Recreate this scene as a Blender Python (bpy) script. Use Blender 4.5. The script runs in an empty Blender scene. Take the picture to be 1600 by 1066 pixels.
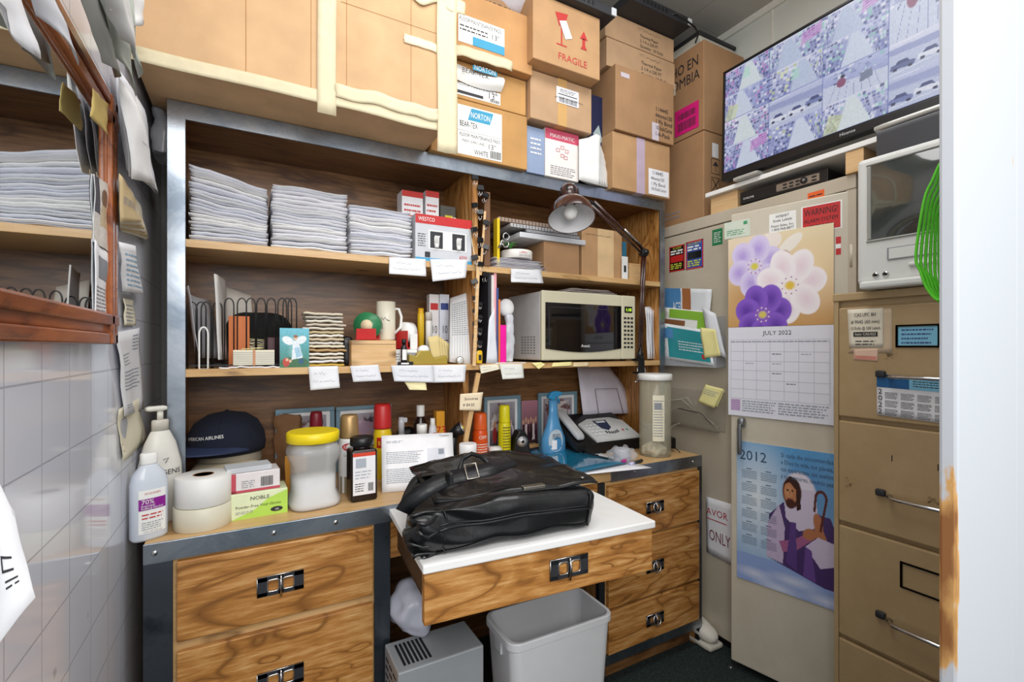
import bpy, math, random
import numpy as np
from math import sin, cos, pi, sqrt, radians, atan2
from mathutils import Vector, Matrix, noise as mnoise

S = bpy.context.scene
C = S.collection
R = random.Random(7)

# ------------------------------------------------ camera, world, lights, exposure
FPX, TH, HZ, EYE = 742.0, radians(28.9), 542.0, 1.17
cam = bpy.data.cameras.new('camera'); camo = bpy.data.objects.new('camera', cam); C.objects.link(camo)
cam.sensor_width = 36.0; cam.lens = 36.0 * FPX / 1600.0; cam.shift_y = (HZ - 533) / 1600.0
cam.clip_start = 0.02
camo.location = (0, 0, EYE); camo.rotation_euler = (pi / 2, 0, -TH)
S.camera = camo
wd = bpy.data.worlds.new('world'); S.world = wd; wd.use_nodes = True
wd.node_tree.nodes['Background'].inputs[0].default_value = (0.93, 0.97, 1.0, 1)
wd.node_tree.nodes['Background'].inputs[1].default_value = 0.6
def area(name, loc, rot, sx, sy, e, col=(1, 1, 1)):
    l = bpy.data.lights.new(name, 'AREA'); l.shape = 'RECTANGLE'; l.size = sx; l.size_y = sy; l.energy = e; l.color = col
    o = bpy.data.objects.new(name, l); C.objects.link(o); o.location = loc; o.rotation_euler = rot
    return o
area('ceiling_light', (0.75, 0.75, 2.56), (0, 0, 0), 1.3, 0.5, 8.5, (1, 1, 1))
area('front_fill_light', (0.15, -0.75, 1.95), (radians(74), 0, radians(-22)), 1.6, 1.1, 24, (1, 0.98, 0.96))  # added fill from behind the camera, not a fixture of the place
S.view_settings.view_transform = 'Standard'; S.view_settings.look = 'None'
S.view_settings.gamma = 1.0; S.view_settings.use_curve_mapping = False
S.view_settings.exposure = 0.62

# ------------------------------------------------ maths
FW = Vector((sin(TH), cos(TH), 0)); RT = Vector((cos(TH), -sin(TH), 0)); CP = Vector((0, 0, EYE))
def ray(px, py): return FW + RT * ((px - 800) / FPX) + Vector((0, 0, (HZ - py) / FPX))
def spot(px, py, z):
    r = ray(px, py); return CP + r * ((z - EYE) / r.z)
class Frame:
    """a vertical plane in the room: local x to the viewer's right, y into it, z up"""
    def __init__(s, o, deg): s.o = Vector(o); s.a = radians(deg); s.x = Vector((cos(s.a), sin(s.a), 0)); s.y = Vector((-sin(s.a), cos(s.a), 0))
    def w(s, x, y, z): return s.o + s.x * x + s.y * y + Vector((0, 0, z))
    def at(s, px, py, y=0.0):
        r = ray(px, py); t = ((s.o + s.y * y) - CP).dot(s.y) / r.dot(s.y); p = CP + r * t - s.o
        return p.dot(s.x), p.z
    def rect(s, x0, y0, x1, y1, y=0.0):
        xc = (x0 + x1) / 2
        return s.at(x0, y0, y)[0], s.at(x1, y0, y)[0], s.at(xc, y1, y)[1], s.at(xc, y0, y)[1]
WF = Frame((0, 0, 0), 0)
HY, HB = 1.46, 1.73              # hutch front and back
ZT, Z2, Z3, ZC = 1.79, 1.445, 1.112, 0.745
DY = 1.27
def col(h):
    if not isinstance(h, str): return tuple(h)[:3]
    h = h.lstrip('#'); v = [int(h[i:i+2], 16) / 255 for i in (0, 2, 4)]
    return tuple(c / 12.92 if c <= 0.04045 else ((c + 0.055) / 1.055) ** 2.4 for c in v)

# ------------------------------------------------ materials
MC = {}
def _new(name):
    m = bpy.data.materials.new(name); m.use_nodes = True; nt = m.node_tree
    return m, nt, nt.nodes['Principled BSDF']
def N(nt, t, **k):
    n = nt.nodes.new(t)
    for a, b in k.items():
        if a[0] == 'i' and a[1:].isdigit(): n.inputs[int(a[1:])].default_value = b
        else: setattr(n, a, b)
    return n
def ramp(nt, stops):
    r = nt.nodes.new('ShaderNodeValToRGB'); e = r.color_ramp.elements
    while len(e) < len(stops): e.new(0.5)
    for i, (p, c) in enumerate(stops): e[i].position = p; e[i].color = (*col(c), 1)
    return r
def plain(c, rough=0.5, metal=0.0, var=0.06, coat=0.0, scale=18, bump=0.0, trans=0.0, ior=1.45, alpha=1.0, emit=0.0):
    key = (c, rough, metal, var, coat, scale, bump, trans, alpha, emit)
    if key in MC: return MC[key]
    m, nt, b = _new('surface_%d' % len(MC)); L = nt.links.new
    cc = col(c)
    if var > 0:
        tc = N(nt, 'ShaderNodeTexCoord'); nz = N(nt, 'ShaderNodeTexNoise'); nz.inputs['Scale'].default_value = scale; nz.inputs['Detail'].default_value = 4
        L(tc.outputs['Object'], nz.inputs['Vector'])
        r = ramp(nt, [(0.3, tuple(x * (1 - var) for x in cc)), (0.7, tuple(min(1, x * (1 + var)) for x in cc))])
        L(nz.outputs[0], r.inputs[0]); L(r.outputs[0], b.inputs['Base Color'])
        if bump:
            bp = N(nt, 'ShaderNodeBump'); bp.inputs['Strength'].default_value = bump; bp.inputs['Distance'].default_value = 0.002
            L(nz.outputs[0], bp.inputs['Height']); L(bp.outputs[0], b.inputs['Normal'])
    else: b.inputs['Base Color'].default_value = (*cc, 1)
    b.inputs['Roughness'].default_value = rough; b.inputs['Metallic'].default_value = metal
    b.inputs['Coat Weight'].default_value = coat; b.inputs['Transmission Weight'].default_value = trans; b.inputs['IOR'].default_value = ior
    b.inputs['Alpha'].default_value = alpha
    if emit: b.inputs['Emission Color'].default_value = (*cc, 1); b.inputs['Emission Strength'].default_value = emit
    MC[key] = m; return m
def wood(name, cols, sx=1.7, sc=6.0, rough=0.38, axis='X', rings=9.0):
    m, nt, b = _new(name); L = nt.links.new
    tc = N(nt, 'ShaderNodeTexCoord'); oi = N(nt, 'ShaderNodeObjectInfo')
    ad = N(nt, 'ShaderNodeVectorMath', operation='ADD'); ml = N(nt, 'ShaderNodeVectorMath', operation='SCALE'); 
    cx = N(nt, 'ShaderNodeCombineXYZ')
    for i in range(3): L(oi.outputs['Random'], cx.inputs[i])
    L(cx.outputs[0], ml.inputs[0]); ml.inputs['Scale'].default_value = 37.0
    L(tc.outputs['Object'], ad.inputs[0]); L(ml.outputs[0], ad.inputs[1])
    mp = N(nt, 'ShaderNodeMapping'); L(ad.outputs[0], mp.inputs[0])
    mp.inputs['Scale'].default_value = {'X': (sx, sc, sc), 'Z': (sc, sc, sx), 'Y': (sc, sx, sc)}[axis]
    n1 = N(nt, 'ShaderNodeTexNoise'); n1.inputs['Scale'].default_value = 0.9; n1.inputs['Detail'].default_value = 3; n1.inputs['Distortion'].default_value = 0.9
    L(mp.outputs[0], n1.inputs['Vector'])
    mu = N(nt, 'ShaderNodeMath', operation='MULTIPLY'); mu.inputs[1].default_value = rings; L(n1.outputs[0], mu.inputs[0])
    pp = N(nt, 'ShaderNodeMath', operation='PINGPONG'); pp.inputs[1].default_value = 0.5; L(mu.outputs[0], pp.inputs[0])
    n2 = N(nt, 'ShaderNodeTexNoise'); n2.inputs['Scale'].default_value = 6; n2.inputs['Detail'].default_value = 8; n2.inputs['Roughness'].default_value = 0.75
    mp2 = N(nt, 'ShaderNodeMapping'); mp2.inputs['Scale'].default_value = {'X': (1.2, 14, 14), 'Z': (14, 14, 1.2), 'Y': (14, 1.2, 14)}[axis]
    L(ad.outputs[0], mp2.inputs[0]); L(mp2.outputs[0], n2.inputs['Vector'])
    mx = N(nt, 'ShaderNodeMath', operation='MULTIPLY_ADD'); mx.inputs[1].default_value = 0.28; L(pp.outputs[0], mx.inputs[0])
    m3 = N(nt, 'ShaderNodeMath', operation='MULTIPLY'); m3.inputs[1].default_value = 1.0; L(n2.outputs[0], m3.inputs[0]); L(m3.outputs[0], mx.inputs[2])
    r = ramp(nt, cols); L(mx.outputs[0], r.inputs[0])
    ln = ramp(nt, [(0.0, tuple(0.16 + 0.25*q for q in (1, .8, .6))), (0.10, (1, 1, 1))]); L(pp.outputs[0], ln.inputs[0])
    lm = N(nt, 'ShaderNodeMapRange'); lm.inputs[1].default_value = 0.36; lm.inputs[2].default_value = 0.56; lm.inputs[4].default_value = 1.0; L(n2.outputs[0], lm.inputs[0])
    lx = N(nt, 'ShaderNodeMixRGB', blend_type='MULTIPLY'); L(lm.outputs[0], lx.inputs[0]); L(r.outputs[0], lx.inputs[1]); L(ln.outputs[0], lx.inputs[2]); r = lx
    # knots
    vo = N(nt, 'ShaderNodeTexVoronoi'); vo.inputs['Scale'].default_value = 1.0
    mp3 = N(nt, 'ShaderNodeMapping'); mp3.inputs['Scale'].default_value = {'X': (3.2, 6.4, 6.4), 'Z': (6.4, 6.4, 3.2), 'Y': (6.4, 3.2, 6.4)}[axis]
    L(ad.outputs[0], mp3.inputs[0]); L(mp3.outputs[0], vo.inputs['Vector'])
    kr = ramp(nt, [(0.03, '#000000'), (0.10, '#ffffff')]); L(vo.outputs['Distance'], kr.inputs[0])
    mc = N(nt, 'ShaderNodeMixRGB'); L(kr.outputs[0], mc.inputs[0]); mc.inputs[1].default_value = (*[x * 0.5 for x in col(cols[0][1])], 1)
    L(r.outputs[0], mc.inputs[2]); L(mc.outputs[0], b.inputs['Base Color'])
    b.inputs['Roughness'].default_value = rough
    return m
def cardboard(name, c, axis='Z', freq=140, amt=0.10):
    m, nt, b = _new(name); L = nt.links.new
    tc = N(nt, 'ShaderNodeTexCoord'); wv = N(nt, 'ShaderNodeTexWave', bands_direction=axis); wv.inputs['Scale'].default_value = freq
    wv.inputs['Distortion'].default_value = 0.6; L(tc.outputs['Object'], wv.inputs['Vector'])
    nz = N(nt, 'ShaderNodeTexNoise'); nz.inputs['Scale'].default_value = 9; nz.inputs['Detail'].default_value = 5; L(tc.outputs['Object'], nz.inputs['Vector'])
    cc = col(c); r = ramp(nt, [(0.25, tuple(x * 0.82 for x in cc)), (0.75, tuple(min(1, x * 1.1) for x in cc))]); L(nz.outputs[0], r.inputs[0])
    r2 = ramp(nt, [(0.2, (1 - amt,) * 3), (0.8, (1, 1, 1))]); L(wv.outputs['Color'], r2.inputs[0])
    mx = N(nt, 'ShaderNodeMixRGB', blend_type='MULTIPLY'); mx.inputs[0].default_value = 1; L(r.outputs[0], mx.inputs[1]); L(r2.outputs[0], mx.inputs[2])
    L(mx.outputs[0], b.inputs['Base Color']); b.inputs['Roughness'].default_value = 0.75
    return m
def scuffed(name, c, c2, rough=0.3, metal=0.0, scale=6.0, lo=0.55, hi=0.7, rr=0.25, stretch=(1, 1, 1), bump=0.0):
    m, nt, b = _new(name); L = nt.links.new
    tc = N(nt, 'ShaderNodeTexCoord'); mp = N(nt, 'ShaderNodeMapping'); mp.inputs['Scale'].default_value = stretch; L(tc.outputs['Object'], mp.inputs[0])
    nz = N(nt, 'ShaderNodeTexNoise'); nz.inputs['Scale'].default_value = scale; nz.inputs['Detail'].default_value = 8; nz.inputs['Roughness'].default_value = 0.65; nz.inputs['Distortion'].default_value = 0.6
    L(mp.outputs[0], nz.inputs['Vector'])
    r = ramp(nt, [(lo, c), (hi, c2)]); L(nz.outputs[0], r.inputs[0]); L(r.outputs[0], b.inputs['Base Color'])
    mr = N(nt, 'ShaderNodeMapRange'); mr.inputs[3].default_value = rough; mr.inputs[4].default_value = rough + rr; L(nz.outputs[0], mr.inputs[0]); L(mr.outputs[0], b.inputs['Roughness'])
    b.inputs['Metallic'].default_value = metal
    if bump:
        bp = N(nt, 'ShaderNodeBump'); bp.inputs['Strength'].default_value = bump; bp.inputs['Distance'].default_value = 0.003; L(nz.outputs[0], bp.inputs['Height']); L(bp.outputs[0], b.inputs['Normal'])
    return m
def tiled(name, c, grout, tw, th, rough, sx=('Y', 'Z'), var=0.03, gap=0.012, off=(0, 0)):
    m, nt, b = _new(name); L = nt.links.new
    ge = N(nt, 'ShaderNodeNewGeometry'); sp = N(nt, 'ShaderNodeSeparateXYZ'); cb = N(nt, 'ShaderNodeCombineXYZ'); L(ge.outputs['Position'], sp.inputs[0])
    L(sp.outputs[sx[0]], cb.inputs[0]); L(sp.outputs[sx[1]], cb.inputs[1])
    br = N(nt, 'ShaderNodeTexBrick', offset=0.0); br.inputs['Scale'].default_value = 1; br.inputs['Brick Width'].default_value = tw; br.inputs['Row Height'].default_value = th
    br.inputs['Mortar Size'].default_value = gap * 0.12; br.inputs['Mortar Smooth'].default_value = 0.3
    br.inputs['Color1'].default_value = (*col(c), 1); br.inputs['Color2'].default_value = (*[x * (1 - var) for x in col(c)], 1); br.inputs['Mortar'].default_value = (*col(grout), 1)
    ov = N(nt, 'ShaderNodeVectorMath', operation='ADD'); ov.inputs[1].default_value = (off[0], off[1], 0); L(cb.outputs[0], ov.inputs[0]); L(ov.outputs[0], br.inputs['Vector'])
    nz = N(nt, 'ShaderNodeTexNoise'); nz.inputs['Scale'].default_value = 14; nz.inputs['Detail'].default_value = 8; L(ge.outputs['Position'], nz.inputs['Vector'])
    r = ramp(nt, [(0.70, '#ffffff'), (0.78, '#6a6254')]); L(nz.outputs[0], r.inputs[0])
    mx = N(nt, 'ShaderNodeMixRGB', blend_type='MULTIPLY'); mx.inputs[0].default_value = 1; L(br.outputs[0], mx.inputs[1]); L(r.outputs[0], mx.inputs[2])
    L(mx.outputs[0], b.inputs['Base Color']); b.inputs['Roughness'].default_value = rough
    bp = N(nt, 'ShaderNodeBump', invert=True); bp.inputs['Strength'].default_value = 0.5; bp.inputs['Distance'].default_value = 0.003; L(br.outputs['Fac'], bp.inputs['Height']); L(bp.outputs[0], b.inputs['Normal'])
    return m
def picture_mat(emit=0.0, rough=0.4):
    key = ('pic', emit, rough)
    if key in MC: return MC[key]
    m, nt, b = _new('printed_picture_%d' % len(MC)); a = N(nt, 'ShaderNodeVertexColor', layer_name='print'); nt.links.new(a.outputs[0], b.inputs['Base Color'])
    b.inputs['Roughness'].default_value = rough
    if emit:
        nt.links.new(a.outputs[0], b.inputs['Emission Color']); b.inputs['Emission Strength'].default_value = emit
        b.inputs['Base Color'].default_value = (0.02, 0.02, 0.02, 1); nt.links.remove(b.inputs['Base Color'].links[0])
    MC[key] = m; return m
HONEY = [(0.28, '#5f3a1a'), (0.42, '#94602c'), (0.56, '#b27a3c'), (0.68, '#c8965a'), (0.82, '#dab27e')]
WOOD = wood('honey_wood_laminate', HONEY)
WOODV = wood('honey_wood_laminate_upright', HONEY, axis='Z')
WOODD = wood('shaded_brown_laminate', [(0.30, '#2f1a0c'), (0.45, '#5c3b20'), (0.6, '#7c5632'), (0.8, '#987048')], rings=3.2)  # same laminate as the fronts; interior shade is painted into these browns
WOODDV = wood('shaded_brown_laminate_upright', [(0.3, '#54331a'), (0.45, '#83572c'), (0.6, '#a07142'), (0.85, '#b58a55')], axis='Z', rings=3.2)  # upright grain of that laminate, its colour darkened for interior shade
EDGE = wood('pale_wood_edge', [(0.1, '#8d6234'), (0.45, '#c39a63'), (0.8, '#d8b482')], rings=3)
PINE = wood('pine', [(0.1, '#b07b45'), (0.45, '#d3a871'), (0.8, '#e2c294')], rings=3)
STEEL = scuffed('scuffed_steel_strip', '#a9b0b8', '#75808c', 0.16, 0.95, 5, 0.4, 0.65, 0.3, stretch=(1, 1, 1), bump=0.25)
CHROME = plain('#c8c8c8', 0.18, 1.0, 0.04)
CB = cardboard('cardboard_tan', '#bd9468'); CB2 = cardboard('cardboard_brown', '#a9825c', amt=0.05); CBL = cardboard('cardboard_light', '#cfa87c', freq=75, amt=0.10)
CBO = cardboard('cardboard_orange', '#bf9054', 'X', 90, 0.06); CBP = cardboard('cardboard_pinkish', '#bb9874', amt=0.03)
TAPE = plain('#d4c8a6', 0.55, 0, 0.05, bump=0.4, scale=40); CTAPE = plain('#c9a066', 0.25, 0, 0.05)
WHITE = plain('#eeeeea', 0.45, 0, 0.02); PAPER = plain('#e9e9ec', 0.7, 0, 0.03); PAPER2 = plain('#e6dfc6', 0.7, 0, 0.04); YEL = plain('#efe6a0', 0.7, 0, 0.03)
INK = plain('#2a2a2e', 0.6, 0, 0); GREY = plain('#8c8f96', 0.6, 0, 0.03); LINK = plain('#9aa0ab', 0.6, 0, 0); BLUEINK = plain('#3a4a8a', 0.6, 0, 0)
BLACK = plain('#121214', 0.35, 0, 0.1); BLACKM = plain('#0c0c0d', 0.6, 0, 0.1); DARK = plain('#2b2c30', 0.5, 0, 0.08); SHEETW = plain('#d9dbe2', 0.75, 0, 0.05)
RED = plain('#c22a2a', 0.35, 0, 0.03); REDI = plain('#b8312c', 0.6, 0, 0.03); CLEAR = plain('#f4f4f4', 0.05, 0, 0, trans=1.0, alpha=0.35, ior=1.1)
FILM = plain('#dfe3ea', 0.12, 0, 0, alpha=0.28)

# ------------------------------------------------ mesh builder
TXT = {}
def text_mesh(s):
    if s not in TXT:
        cu = bpy.data.curves.new('t', 'FONT'); cu.body = s; cu.size = 1; cu.resolution_u = 2
        ob = bpy.data.objects.new('t', cu); me = bpy.data.meshes.new_from_object(ob)
        v = [tuple(p.co) for p in me.vertices]; f = [tuple(p.vertices) for p in me.polygons]
        bpy.data.objects.remove(ob); bpy.data.curves.remove(cu); bpy.data.meshes.remove(me)
        w = max([p[0] for p in v] or [1]); TXT[s] = (v, f, w)
    return TXT[s]
class MB:
    def __init__(s, fn=None): s.v = []; s.f = []; s.m = []; s.s = []; s.fn = fn; s.c = None
    def add(s, vs, fs, mat=0, smooth=False):
        b = len(s.v)
        if s.fn: vs = [s.fn(*p) for p in vs]
        s.v += [tuple(p) for p in vs]; s.f += [tuple(b + i for i in f) for f in fs]; s.m += [mat] * len(fs); s.s += [smooth] * len(fs)
        return s
    def box(s, x0, x1, y0, y1, z0, z1, mat=0):
        return s.add([(x0,y0,z0),(x1,y0,z0),(x1,y1,z0),(x0,y1,z0),(x0,y0,z1),(x1,y0,z1),(x1,y1,z1),(x0,y1,z1)],
                     [(0,3,2,1),(4,5,6,7),(0,1,5,4),(1,2,6,5),(2,3,7,6),(3,0,4,7)], mat)
    def lathe(s, prof, n=24, cx=0, cy=0, mat=0, sx=1, sy=1, smooth=True, pw=2.0, cap=True):
        vs = []; fs = []; k = len(prof)
        for r, z in prof:
            for i in range(n):
                a = 2 * pi * i / n; c, q = cos(a), sin(a)
                if pw != 2.0: g = (abs(c) ** pw + abs(q) ** pw) ** (-1 / pw); c *= g; q *= g
                vs.append((cx + r * c * sx, cy + r * q * sy, z))
        for j in range(k - 1):
            for i in range(n): fs.append((j*n+i, j*n+(i+1) % n, (j+1)*n+(i+1) % n, (j+1)*n+i))
        s.add(vs, fs, mat, smooth)
        fs = []
        if cap and prof[0][0] > 1e-5: fs.append(tuple(range(n))[::-1])
        if cap and prof[-1][0] > 1e-5: fs.append(tuple((k-1)*n+i for i in range(n)))
        if fs: b = len(s.v) - k * n; s.f += [tuple(b + i for i in f) for f in fs]; s.m += [mat] * len(fs); s.s += [False] * len(fs)
        return s
    def cyl(s, p0, p1, r, n=16, mat=0, r2=None): return s.tube([p0, p1], r, n, mat, r2=r2)
    def tube(s, pts, r, n=8, mat=0, closed=False, r2=None, flat=1.0):
        pts = [Vector(p) for p in pts]; k = len(pts); vs = []; fs = []; up = None
        for i, p in enumerate(pts):
            if closed: t = pts[(i+1) % k] - pts[i-1]
            else: t = pts[min(i+1, k-1)] - pts[max(i-1, 0)]
            t.normalize()
            if up is None: up = Vector((0, 0, 1)) if abs(t.z) < 0.9 else Vector((0, 1, 0))
            a = t.cross(up); 
            if a.length < 1e-6: a = t.orthogonal()
            a.normalize(); b = a.cross(t).normalized(); up = b
            rr = r if r2 is None else r + (r2 - r) * i / (k - 1)
            for j in range(n): q = 2 * pi * (j + 0.5) / n; vs.append(p + a * rr * cos(q) + b * rr * sin(q) * flat)
        for i in range(k if closed else k - 1):
            for j in range(n): fs.append((i*n+j, i*n+(j+1) % n, ((i+1) % k)*n+(j+1) % n, ((i+1) % k)*n+j))
        if not closed: fs += [tuple(range(n))[::-1], tuple((k-1)*n+j for j in range(n))]
        return s.add(vs, fs, mat, True)
    def prism(s, poly, y0, y1, mat=0, smooth=False):
        n = len(poly); vs = [(x, y0, z) for x, z in poly] + [(x, y1, z) for x, z in poly]
        fs = [tuple(range(n)), tuple(range(n, 2*n))[::-1]] + [(i, n+i, n+(i+1) % n, (i+1) % n) for i in range(n)]
        return s.add(vs, fs, mat, smooth)
    def grid(s, nu, nv, f, mat=0, smooth=True):
        vs = [f(i / nu, j / nv) for j in range(nv + 1) for i in range(nu + 1)]
        fs = [(j*(nu+1)+i, j*(nu+1)+i+1, (j+1)*(nu+1)+i+1, (j+1)*(nu+1)+i) for j in range(nv) for i in range(nu)]
        return s.add(vs, fs, mat, smooth)
    def soft(s, x0, x1, y0, y1, z0, z1, r=0.02, n=10, amp=0.0, fr=12, seed=0, mat=0, fn=None):
        c = Vector(((x0+x1)/2, (y0+y1)/2, (z0+z1)/2)); h = Vector(((x1-x0)/2, (y1-y0)/2, (z1-z0)/2)); r = min(r, min(h) * 0.98)
        inn = h - Vector((r, r, r))
        for ax in range(3):
            for sg in (-1, 1):
                def f(u, v):
                    p = [0, 0, 0]; p[ax] = sg; a, b = (ax+1) % 3, (ax+2) % 3
                    p[a] = (2*u-1) * sg; p[b] = 2*v-1
                    q = Vector([p[i] * h[i] for i in range(3)]); k = Vector([max(-inn[i], min(inn[i], q[i])) for i in range(3)])
                    d = q - k
                    if d.length > 1e-9: d.normalize()
                    o = c + k + d * r
                    if amp: o += d * amp * mnoise.noise(o * fr + Vector((seed, 0, 0)))
                    return fn(o) if fn else o
                s.grid(n, n, f, mat)
        return s
    def text(s, t, size, x, z, y=-0.0008, mat=1, align='l', maxw=None, rot=0.0, sx=1.0):
        v, f, w = text_mesh(t); kx = size * sx
        if maxw and w * kx > maxw: kx = maxw / w
        ox = {'l': 0, 'c': -w * kx / 2, 'r': -w * kx}[align]
        cr, sr = cos(rot), sin(rot)
        out = []
        for p in v:
            a, b = p[0] * kx + ox, p[1] * size
            out.append((x + a * cr - b * sr, y, z + a * sr + b * cr))
        return s.add(out, f, mat)
    def rect(s, x0, x1, z0, z1, y=-0.0006, mat=1):
        if s.fn and max(abs(x1-x0), abs(z1-z0)) > 0.012: return s.grid(6, 6, lambda u, v: (x0+(x1-x0)*u, y, z0+(z1-z0)*v), mat)
        return s.add([(x0,y,z0),(x1,y,z0),(x1,y,z1),(x0,y,z1)], [(0,1,2,3)], mat)
    def frame_rect(s, x0, x1, z0, z1, t, y=-0.0006, mat=1):
        return s.rect(x0, x1, z0, z0+t, y, mat).rect(x0, x1, z1-t, z1, y, mat).rect(x0, x0+t, z0, z1, y, mat).rect(x1-t, x1, z0, z1, y, mat)
    def lines(s, x0, x1, z0, z1, n, y=-0.0006, mat=1, th=0.35, rag=0.2, word=0.012, seed=1):
        """rows of print too small to read: short dashes"""
        rr = random.Random(seed); st = (z1 - z0) / n
        for i in range(n):
            z = z1 - (i + 0.75) * st; x = x0; e = x1 - rr.random() * rag * (x1 - x0)
            while x < e:
                w = word * (0.4 + rr.random()); s.rect(x, min(x + w, e), z, z + st * th, y, mat); x += w + word * 0.25
        return s
    def script(s, x0, x1, z, h, y=-0.0006, mat=1, seed=1, t=0.0007):
        """a wiggly pen stroke"""
        rr = random.Random(seed); n = max(6, int((x1 - x0) / (h * 0.45))); pts = []
        for i in range(n + 1): pts.append((x0 + (x1-x0) * i / n, z + h * (rr.random() if i % 2 else rr.random() * 0.3)))
        for a, b in zip(pts, pts[1:]):
            if rr.random() < 0.12: continue
            s.add([(a[0], y, a[1]-t), (b[0], y, b[1]-t), (b[0], y, b[1]+t), (a[0], y, a[1]+t)], [(0,1,2,3)], mat)
        return s
    def barcode(s, x0, x1, z0, z1, y=-0.0006, mat=1, seed=1):
        rr = random.Random(seed); x = x0
        while x < x1:
            w = (x1-x0) * (0.008 + 0.025 * rr.random()); s.rect(x, min(x + w, x1), z0, z1, y, mat); x += w + (x1-x0) * (0.01 + 0.02 * rr.random())
        return s
    def mesh(s, name, mats, bevel=0, solid=0, sub=0, seg=2):
        me = bpy.data.meshes.new(name); me.from_pydata(s.v, [], s.f)
        for m in mats: me.materials.append(m)
        nm = len(mats) - 1
        me.polygons.foreach_set('material_index', [min(i, nm) for i in s.m]); me.polygons.foreach_set('use_smooth', s.s)
        if s.c is not None:
            a = me.color_attributes.new('print', 'FLOAT_COLOR', 'POINT'); d = np.ones((len(s.v), 4), np.float32); d[:, :3] = 0.8
            st, arr = s.c; d[st:st+len(arr), :3] = arr; a.data.foreach_set('color', d.ravel())
        me.update(); o = bpy.data.objects.new(name, me); C.objects.link(o)
        if solid: k = o.modifiers.new('thickness', 'SOLIDIFY'); k.thickness = solid; k.offset = 0
        if bevel: k = o.modifiers.new('bevel', 'BEVEL'); k.width = bevel; k.segments = seg; k.limit_method = 'ANGLE'; k.angle_limit = radians(40); k.harden_normals = False
        if sub: k = o.modifiers.new('subdivision', 'SUBSURF'); k.levels = sub; k.render_levels = sub
        return o
    def part(s, name, mats, parent, label=None, stuff=False, **k):
        o = s.mesh(name, mats, **k); o.parent = parent
        if label: o['label'] = label
        if stuff: o['kind'] = 'stuff'
        return o
    def top(s, name, label, cat, mats, fr=WF, x=0, y=0, z=0, rot=0, group=None, **k):
        o = s.mesh(name, mats, **k); put(o, fr, x, y, z, rot); tag(o, label, cat, group); return o
    def structure(s, name, mats, **k):
        o = s.mesh(name, mats, **k); o['kind'] = 'structure'; return o
def put(o, fr, x, y, z, rot=0): o.location = fr.w(x, y, z); o.rotation_euler = (0, 0, fr.a + radians(rot))
def tag(o, label, cat, group=None):
    o['label'] = label; o['category'] = cat
    if group: o['group'] = group
def thing(name, label, cat, fr=WF, x=0, y=0, z=0, rot=0, group=None):
    o = bpy.data.objects.new(name, None); o.empty_display_size = 0.05; C.objects.link(o); put(o, fr, x, y, z, rot); tag(o, label, cat, group); return o
def copy_tree(o, parent=None):
    c = o.copy(); C.objects.link(c); c.parent = parent
    for ch in [q for q in o.children]: copy_tree(ch, c)
    return c
def bil(p00, p10, p11, p01, W=1.0, H=1.0, bulge=0.0, wob=0.0, seed=0):
    """maps (x in 0..W, y offset, z in 0..H) on a four-cornered sheet"""
    a, b, c, d = [Vector(p) for p in (p00, p10, p11, p01)]; n = (b - a).cross(d - a).normalized()
    def f(x, y, z):
        u, v = x / W, z / H; p = a * (1-u)*(1-v) + b * u*(1-v) + c * u*v + d * (1-u)*v
        o = bulge * 4 * u * (1 - u) + wob * mnoise.noise(Vector((u * 2.2 + seed, v * 2.2, seed * 0.7)))
        return p + n * (o - y)
    return f
def sheet(name, label, cat, pts, mats=None, bulge=0.0, wob=0.004, seed=0, deco=None, group=None, parent=None, th=0.0007, nn=8):
    """a sheet of paper through four room points (bottom left, bottom right, top right, top left)"""
    pts = [Vector(p) for p in pts]; o0 = (pts[0] + pts[1]) / 2 if parent is None else Vector((0, 0, 0))
    W = (pts[1] - pts[0]).length; H = (pts[3] - pts[0]).length
    fn = bil(*[p - o0 for p in pts], W, H, bulge, wob, seed)
    m = MB(); m.grid(nn, nn, lambda u, v: fn(u * W, 0, v * H), 0)
    m.grid(nn, nn, lambda u, v: fn((1-u) * W, th, v * H), 0)
    nv = (nn + 1) ** 2
    for i in range(nn):       # rim
        for a, b in ((i, i+1), ((nn*(nn+1))+i+1, (nn*(nn+1))+i)):
            mir = lambda q: nv + (q // (nn+1)) * (nn+1) + (nn - q % (nn+1))
            m.f.append((b, a, mir(a), mir(b))); m.m.append(0); m.s.append(False)
        for a, b in (((i+1)*(nn+1), i*(nn+1)), (i*(nn+1)+nn, (i+1)*(nn+1)+nn)):
            m.f.append((b, a, mir(a), mir(b))); m.m.append(0); m.s.append(False)
    if deco:
        m.fn = fn
        deco(m, W, H)
    mats = mats or [PAPER, LINK]
    if parent is not None: return m.part(name, mats, parent, label)
    o = m.mesh(name, mats); o.location = o0; tag(o, label, cat, group); return o

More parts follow.
